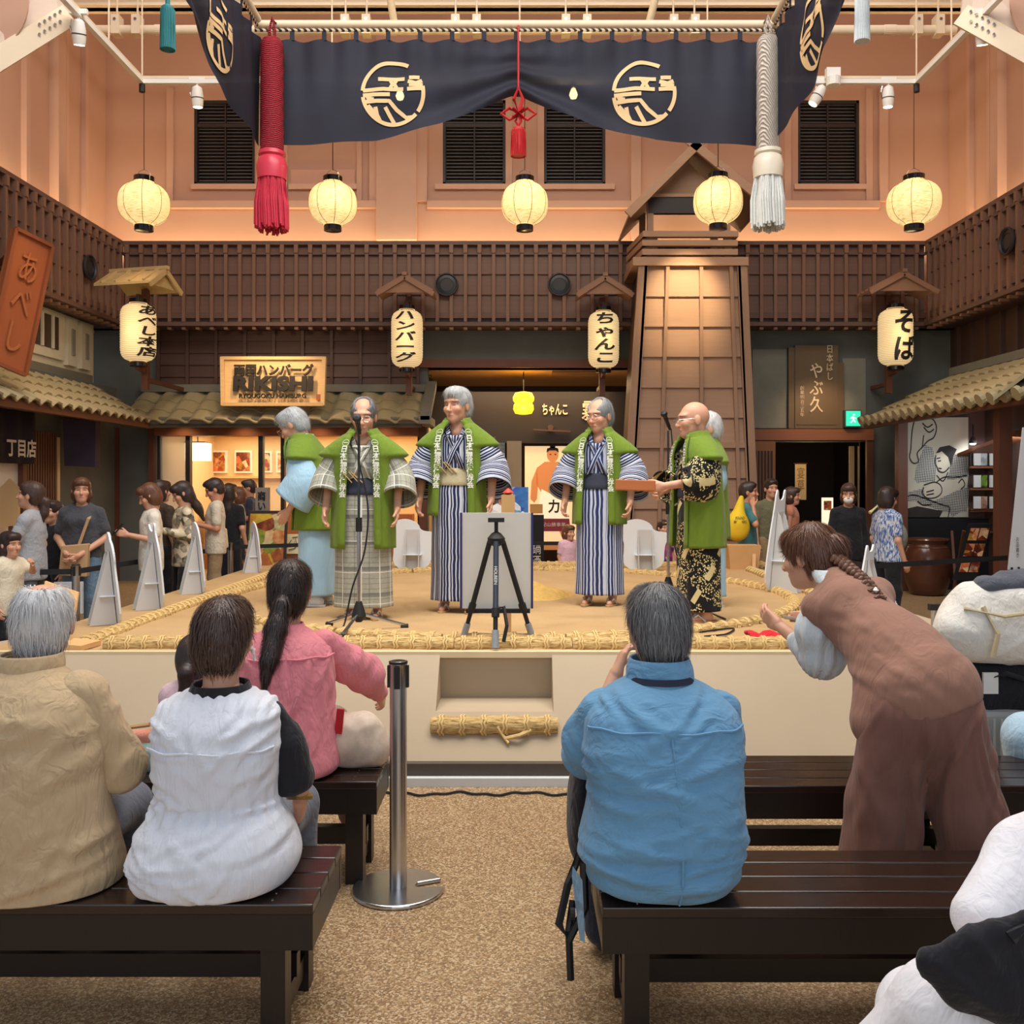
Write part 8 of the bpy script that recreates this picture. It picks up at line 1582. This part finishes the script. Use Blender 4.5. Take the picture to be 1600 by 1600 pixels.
# ---------------------------------------------------------------- picture panel: a line drawing of a drinking wrestler
t = thing('wrestler_drawing', 'large black and white line drawing of a wrestler with a drinking bowl', 'picture'); Yp = 14.3; a, b = at(1413, 652, Yp), at(1513, 808, Yp); PWd, PHt = b.x - a.x, a.z - b.z
box('panel', a.x, b.x, Yp, Yp + .05, b.z, a.z, pm('panel_paper', sc8(206, 196, 176), .8, .04), t)
def pst(paths, w, k=1): V, F = strokes([crom(q_, len(q_) * 4) for q_ in paths], w); return flat_on('ink_line', V, F, (a.x, Yp - .002 * k, b.z), (PWd, 0, 0), (0, 0, PHt), M['ink'], t)
def pfill(polys, mat, k): 
    for i_, q in enumerate(polys): flat_on('ink_area', np.array(q), [tuple(range(len(q)))], (a.x, Yp - .002 * k - .0004 * i_, b.z), (PWd, 0, 0), (0, 0, PHt), mat, t)
N = NT('checked_robe'); v = N.coord((1, 1, 1)); ck = N.new('ShaderNodeTexChecker'); ck.inputs['Scale'].default_value = 55; mp = N.new('ShaderNodeMapping'); mp.inputs['Rotation'].default_value = (0, .7, 0); N.link(v, mp.inputs[0]); N.link(mp.outputs[0], ck.inputs['Vector']); ck.inputs['Color1'].default_value = (*sc8(36, 40, 50), 1); ck.inputs['Color2'].default_value = (*sc8(210, 204, 190), 1); N.base(ck.outputs['Color'])
pfill([[(.74, .64), (.98, .60), (1, .45), (1, .10), (.75, .0), (.6, .17), (.62, .3), (.7, .45)], [(.32, .72), (.44, .7), (.5, .5), (.48, .36), (.2, .34), (.15, .38), (.2, .54)], [(0, .24), (.25, .28), (.6, .2), (.98, .2), (.98, .05), (.6, .05), (.2, .16), (0, .16)]], N.m, 1)
pfill([[(.49, .64), (.55, .70), (.7, .72), (.82, .68), (.76, .6), (.73, .5), (.68, .6), (.58, .65)], [(0, .08), (.2, .11), (.6, .06), (.55, 0), (0, 0)]], pm('ink_wash', sc8(50, 44, 42), .8, .3, 20), 2)
pfill([[(.49, .62), (.58, .66), (.68, .6), (.71, .52), (.68, .48), (.56, .45), (.5, .5)], [(.3, .28), (.5, .36), (.8, .38), (.98, .4), (.98, .3), (.8, .26), (.6, .2), (.45, .16), (.32, .2)]], pm('drawn_skin', sc8(212, 200, 178), .8, .03), 3)
pst([[(.16, .98), (.12, .86), (.1, .68), (.08, .6), (.14, .54), (.22, .56), (.2, .64), (.28, .7), (.36, .76), (.46, .8), (.5, .9), (.44, .98), (.3, .99), (.16, .98)], [(.28, .94), (.36, .9), (.44, .93)], [(.3, .9), (.38, .85), (.46, .88)], [(.28, .7), (.3, .82)], [(.49, .62), (.48, .54), (.51, .5), (.54, .46), (.62, .45), (.7, .5)], [(.5, .585), (.56, .595)], [(.52, .56), (.57, .565)], [(.53, .49), (.58, .485)], [(.5, .35), (.62, .4), (.8, .4), (.98, .42)], [(.3, .3), (.28, .24), (.36, .19), (.5, .2), (.58, .25), (.56, .32), (.46, .35), (.3, .32)], [(.34, .25), (.46, .27)], [(.34, .22), (.46, .235)], [(.84, .34), (.9, .38), (.94, .32), (.88, .28)], [(0, .2), (.15, .22), (.35, .18), (.6, .12), (.7, .1), (.68, .0)], [(.2, .16), (.3, .12), (.42, .13)], [(.68, .45), (.6, .36), (.5, .42)]], .014, 4)
tag(MB().box(a.x - .05, 9.4, Yp + .06, Yp + .16, FL, 2.9).build('wall_right', M['dark']), 'dark wooden front wall behind the picture panel', kind='structure')
box_ = tag(box('dark_shelf_front', a.x, 8.2, Yp - .06, Yp + .04, FL, b.z - .02, M['black']), 'black counter front under the picture panel', 'counter')
# product cards on slatted racks
x0 = at(1516, 0, 14.1).x
rk = thing('product_rack', 'slatted rack of white product cards right of the picture panel', 'rack'); rails = MB()
for r, py in enumerate((718, 752, 785)):
    z = at(0, py, 14.1).z; box('shelf_rail', x0, x0 + 1.3, 14.08, 14.14, z - .13, z - .10, M['beam'], rk)
    for i in range(26): box('slat', x0 + i * .05, x0 + i * .05 + .022, 14.10, 14.12, z - .10, z + .16, M['wframe'], rk) if r == 0 else clone(rk.children[1], None, rk).__setattr__('location', (i * .05, 0, z - at(0, 718, 14.1).z))
    for c in range(4):
        cx = x0 + .03 + c * .235; tcd = thing('product_card', 'white product card with %s photo, %s row, %s' % (['grey', 'green', 'red'][r], ['upper', 'middle', 'lower'][r], ['nearest the picture panel', 'second from the panel', 'third from the panel', 'farthest from the panel'][c]), 'card', 'product cards on the rack')
        box('sheet', cx, cx + .105, 14.05, 14.07, z - .09, z + .09, M['white'], tcd); box('photo', cx + .11, cx + .20, 14.05, 14.07, z - .09, z + .09, picmat('product_photo_%d' % r, [[sc8(120, 124, 130), sc8(220, 222, 224)], [sc8(30, 40, 24), sc8(150, 190, 70)], [sc8(120, 50, 40), sc8(220, 180, 150)]][r], 14, c), tcd)
t = thing('clamp_lamp', 'small white clamp lamp shining over the product rack', 'lamp'); p = at(1520, 690, 13.9); MB().lathe([(.02, .07), (.035, .05), (.055, -.02), (.05, -.03)], 16, p).build('shade', M['rubber'], t, True); MB().lathe([(.045, -.03), (.03, -.045), (.001, -.05)], 16, p).build('bulb', emis('cool_bulb', (.85, .93, 1), 12), t, True); MB().cyl(p + Vector((0, 0, .06)), p + Vector((.05, .1, .25)), .01, n=8).build('arm', M['rubber'], t)
a_ = area('rack_fill_light', (6.9, 13.1, 2.34), (0, 0, 0), 2.0, .15, 14, COOL); aim(a_, (6.6, 14.3, 1.5)); spot('rack_light', p + Vector((.1, -.2, .0)), (p.x + .2, 14.1, 1.8), 45, COOL, 130, .8)  # area is an added fill under the boards, brightening drawing and rack
tag(MB().hexa([(x0 + .1, 13.0, 2.42), (8.2, 13.0, 2.42), (8.2, 14.3, 2.15), (x0 - .1, 14.3, 2.15), (x0 + .1, 13.0, 2.47), (8.2, 13.0, 2.47), (8.2, 14.3, 2.2), (x0 - .1, 14.3, 2.2)]).build('ceiling', M['beam']), 'sloped wooden ceiling boards over the product rack', kind='structure')
# small pale canopy and white banner at the right edge
tag(MB().hexa([at(1552, 627, 10.2), at(1640, 560, 10.2), at(1640, 560, 11.2), at(1556, 622, 11.2), at(1552, 621, 10.2), at(1640, 552, 10.2), at(1640, 552, 11.2), at(1556, 616, 11.2)]).build('roof', M['tile']), 'pale little canopy roof at the right edge', kind='structure')
t = thing('standing_banner', 'tall white standing banner with black brush marks at the right edge', 'banner'); q = [at(1574, 900, 9.3), at(1640, 915, 9.3), at(1640, 660, 9.3), at(1598, 668, 9.3)]; n_ = Vector((0, .012, 0)); MB().hexa([q[0], q[1], q[1] + n_, q[0] + n_, q[3], q[2], q[2] + n_, q[3] + n_]).build('cloth', pm('banner_white', sc8(206, 208, 214), .8, .03), t)
text_on('lettering', 'せ', .2, at(1586, 893, 9.28), (1, 0, 0), (0, 0, 1), M['ink'], t, bold=.03, fit=(.16, .09)); text_on('lettering', 'お品書き', .05, at(1590, 855, 9.28), (1, 0, 0), (0, 0, 1), M['ink'], t, vertical=True, fit=(.03, .2))
MB().cyl((at(1640, 0, 9.3).x, 9.33, FL), (at(1640, 0, 9.3).x, 9.33, 2.6), .015, n=8).build('pole', M['steel'], t)
# ---------------------------------------------------------------- luggage at the right
gy = 4.62
t = thing('silver_suitcase', 'silver ribbed suitcase under the pile of bags', 'suitcase'); x0, x1 = at(1500, 0, gy).x, at(1610, 0, gy).x
box('shell', x0, x1, gy - .12, gy + .16, FL + .05, FL + .52, pm('silver_shell', sc8(170, 172, 172), .35, .05), t, bev=.03)
for i in range(9): box('rib', x0 + .03 + i * .035, x0 + .04 + i * .035, gy - .127, gy - .118, FL + .09, FL + .48, pm('silver_rib', sc8(196, 198, 198), .3, .03), t)
for dx in (x0 + .05, x1 - .05): MB().cyl((dx - .012, gy, FL + .03), (dx + .012, gy, FL + .03), .03, n=14).build('wheel', M['rubber'], t)
for dx in (x0 + .02, x0 + .08): MB().cyl((dx - .1, gy + .12, FL + .5), (dx - .1, gy + .12, FL + .98), .01, n=8).build('handle_tube', M['chrome'], t)
MB().bar((x0 - .1, gy + .12, FL + .98), (x0 + .0, gy + .12, FL + .98), .03, .03).build('handle_grip', M['rubber'], t)
t = thing('black_duffel', 'black duffel bag stacked on the silver suitcase', 'bag'); B = Blob(.01); c = at(1555, 1075, gy); B.cap((c.x - .13, gy, c.z + .03), (c.x + .2, gy, c.z + .03), .11, .12, .04).cap((c.x - .12, gy, c.z - .02), (c.x + .2, gy, c.z - .02), .11, .12, .04); V, F = B.mesh(); V = smoothn(V, F, 1); V += vnormals(V, F) * wrinkle(V, .006, 20)[:, None]; mobj('sack', V, F, M['w_black'], t, True); MB().tube([(c.x - .1, gy - .1, c.z + .06), (c.x - .02, gy - .15, c.z + .1), (c.x + .1, gy - .12, c.z + .06)], .012, 6).build('handle', M['w_black'], t); box('tag', c.x - .12, c.x - .05, gy - .13, gy - .115, c.z - .0, c.z + .1, M['white'], t)
t = thing('white_backpack', 'bulging white canvas backpack on top of the black duffel', 'bag'); c = at(1535, 975, gy - .05); wbk = fabric('white_canvas', sc8(236, 232, 222), .04, .5, 9, dist=.03); B = Blob(.009); Yb = gy - .05; B.cap((c.x - .08, Yb, c.z - .03), (c.x + .22, Yb, c.z - .05), .145, .15, .05).cap((c.x - .05, Yb, c.z + .08), (c.x + .15, Yb, c.z + .09), .12, .12, .05).ell((c.x - .16, Yb - .05, c.z - .03), (.09, .09, .10), None, .04); V, F = B.mesh(); V = smoothn(V, F, 1); V += vnormals(V, F) * (wrinkle(V, .007, 20, seed=12))[:, None]; mobj('sack', V, F, wbk, t, True)
MB().tube([(c.x - .06, Yb - .13, c.z + .1), (c.x - .01, Yb - .17, c.z - .02), (c.x - .03, Yb - .16, c.z - .13)], .012, 6).tube([(c.x - .14, Yb - .11, c.z + .09), (c.x + .02, Yb - .17, c.z + .06), (c.x + .2, Yb - .14, c.z + .08)], .01, 6).build('strap', pm('beige_strap', sc8(206, 188, 150), .8, .05), t); box('buckle', c.x + .15, c.x + .19, Yb - .165, Yb - .145, c.z - .0, c.z + .03, pm('beige_strap', sc8(206, 188, 150)), t)
t = thing('grey_jacket', 'grey folded jacket lying on the white backpack', 'jacket'); B = Blob(.01); B.cap((c.x + .0, Yb - .02, c.z + .19), (c.x + .3, Yb, c.z + .2), .04, .05, .03, (A3((0, 1, 0)), 1.6)).cap((c.x + .1, Yb, c.z + .215), (c.x + .3, Yb, c.z + .23), .035, .04, .03); V, F = B.mesh(); V = smoothn(V, F, 1); V += vnormals(V, F) * wrinkle(V, .008, 24, seed=4)[:, None]; mobj('cloth', V, F, fabric('slate_jacket', sc8(92, 96, 106)), t, True)
tag(box('red_case', at(1590, 0, 4.7).x, at(1640, 0, 4.7).x, 4.72, 4.9, FL + .5, at(0, 980, 4.7).z, pm('red_shell', sc8(204, 54, 36), .4, .05), bev=.02), 'edge of a red case behind the white backpack', 'suitcase')
# bags on the left benches
t = thing('mint_bag', 'mint green bag with pink flap on the second bench', 'bag'); c = at(202, 1172, 3.9); B = Blob(.008); B.cap((c.x - .06, 3.9, c.z - .03), (c.x + .12, 3.9, c.z - .03), .055, .06, .03).cap((c.x - .05, 3.9, c.z - .0), (c.x + .12, 3.9, c.z + .0), .05, .055, .03); V, F = B.mesh(); V = smoothn(V, F, 1); mobj('body', V, F, fabric('mint_canvas', sc8(184, 214, 204)), t, True)
B = Blob(.008); B.cap((c.x - .03, 3.9, c.z + .045), (c.x + .12, 3.9, c.z + .05), .035, .04, .02); V, F = B.mesh(); mobj('flap', V, F, fabric('salmon_canvas', sc8(232, 160, 136)), t, True); MB().tube([(c.x - .06, 3.87, c.z + .05), (c.x - .02, 3.86, c.z + .1), (c.x + .1, 3.86, c.z + .115)], .01, 6).build('handle', pm('tan_leather', sc8(216, 170, 120), .6, .05), t)
t = thing('floral_bag', 'cream floral cloth bag slouched beside the pink blouse', 'bag'); c = at(560, 1140, 3.93); B = Blob(.009); zs = FL + .42; B.cap((c.x - .06, 3.95, zs + .075), (c.x + .055, 3.95, zs + .075), .078, .078, .04).cap((c.x - .06, 3.95, zs + .13), (c.x + .02, 3.95, zs + .16), .095, .07, .05); V, F = B.mesh(); V = smoothn(V, F, 1); V += vnormals(V, F) * wrinkle(V, .006, 26, seed=5)[:, None]; mobj('sack', V, F, pm('floral_cloth', sc8(222, 202, 182), .85, .22, 24, .3, 20), t, True)
MB().bar((c.x - .07, 3.86, zs + .16), (c.x - .06, 3.86, zs + .26), .03, .012).build('red_strap', pm('red_strap', sc8(190, 24, 36), .6, 0), t)

# ---------------------------------------------------------------- prints, straps and fittings belong to the part they sit on
HOST = {'lettering': ('board', 'band', 'cloth', 'paper_shade', 'case', 'paper', 'panel', 'light_panel'), 'lapel': ('happi_vest',), 'lapel_print': ('happi_vest',), 'crest': ('cloth',), 'loop': ('cloth',), 'ink_line': ('panel',), 'ink_area': ('panel',), 'seam': ('shirt', 'smock', 'blouse'), 'collar': ('shirt',), 'collar_band': ('robe',), 'rivets': ('chord',), 'strut_lock': ('strut_spine',), 'running_figure': ('face',), 'roof_batten': ('roof_slope',), 'buckle': ('sack', 'pouch'), 'bag_print': ('pouch',), 'rib': ('shell',), 'scrawl': ('card',), 'groove': ('barrel',), 'lens': ('barrel',), 'bolt': ('tube',), 'coupling': ('tube',), 'dish_photo': ('frame',), 'cap': ('post',), 'belt_slot': ('head',), 'ribs': ('paper_shade',), 'hair_tie': ('hair',), 'hair_clip': ('hair',), 'hair_pearl': ('braid',), 'leg_print': ('leg',)}
HOST.update({k: ('light_panel',) for k in ('print_body', 'print_head', 'print_hair', 'print_apron', 'print_fringe', 'print_feet', 'print_base')})
for t in [o for o in SC.objects if o.parent is None and o.get('category')]:
    kids = list(t.children); by = {}
    for c in kids: by.setdefault(c.name.split('.')[0], c)
    for c in kids:
        for h in HOST.get(c.name.split('.')[0], ()):
            if h in by and by[h] is not c: c.parent = by[h]; break
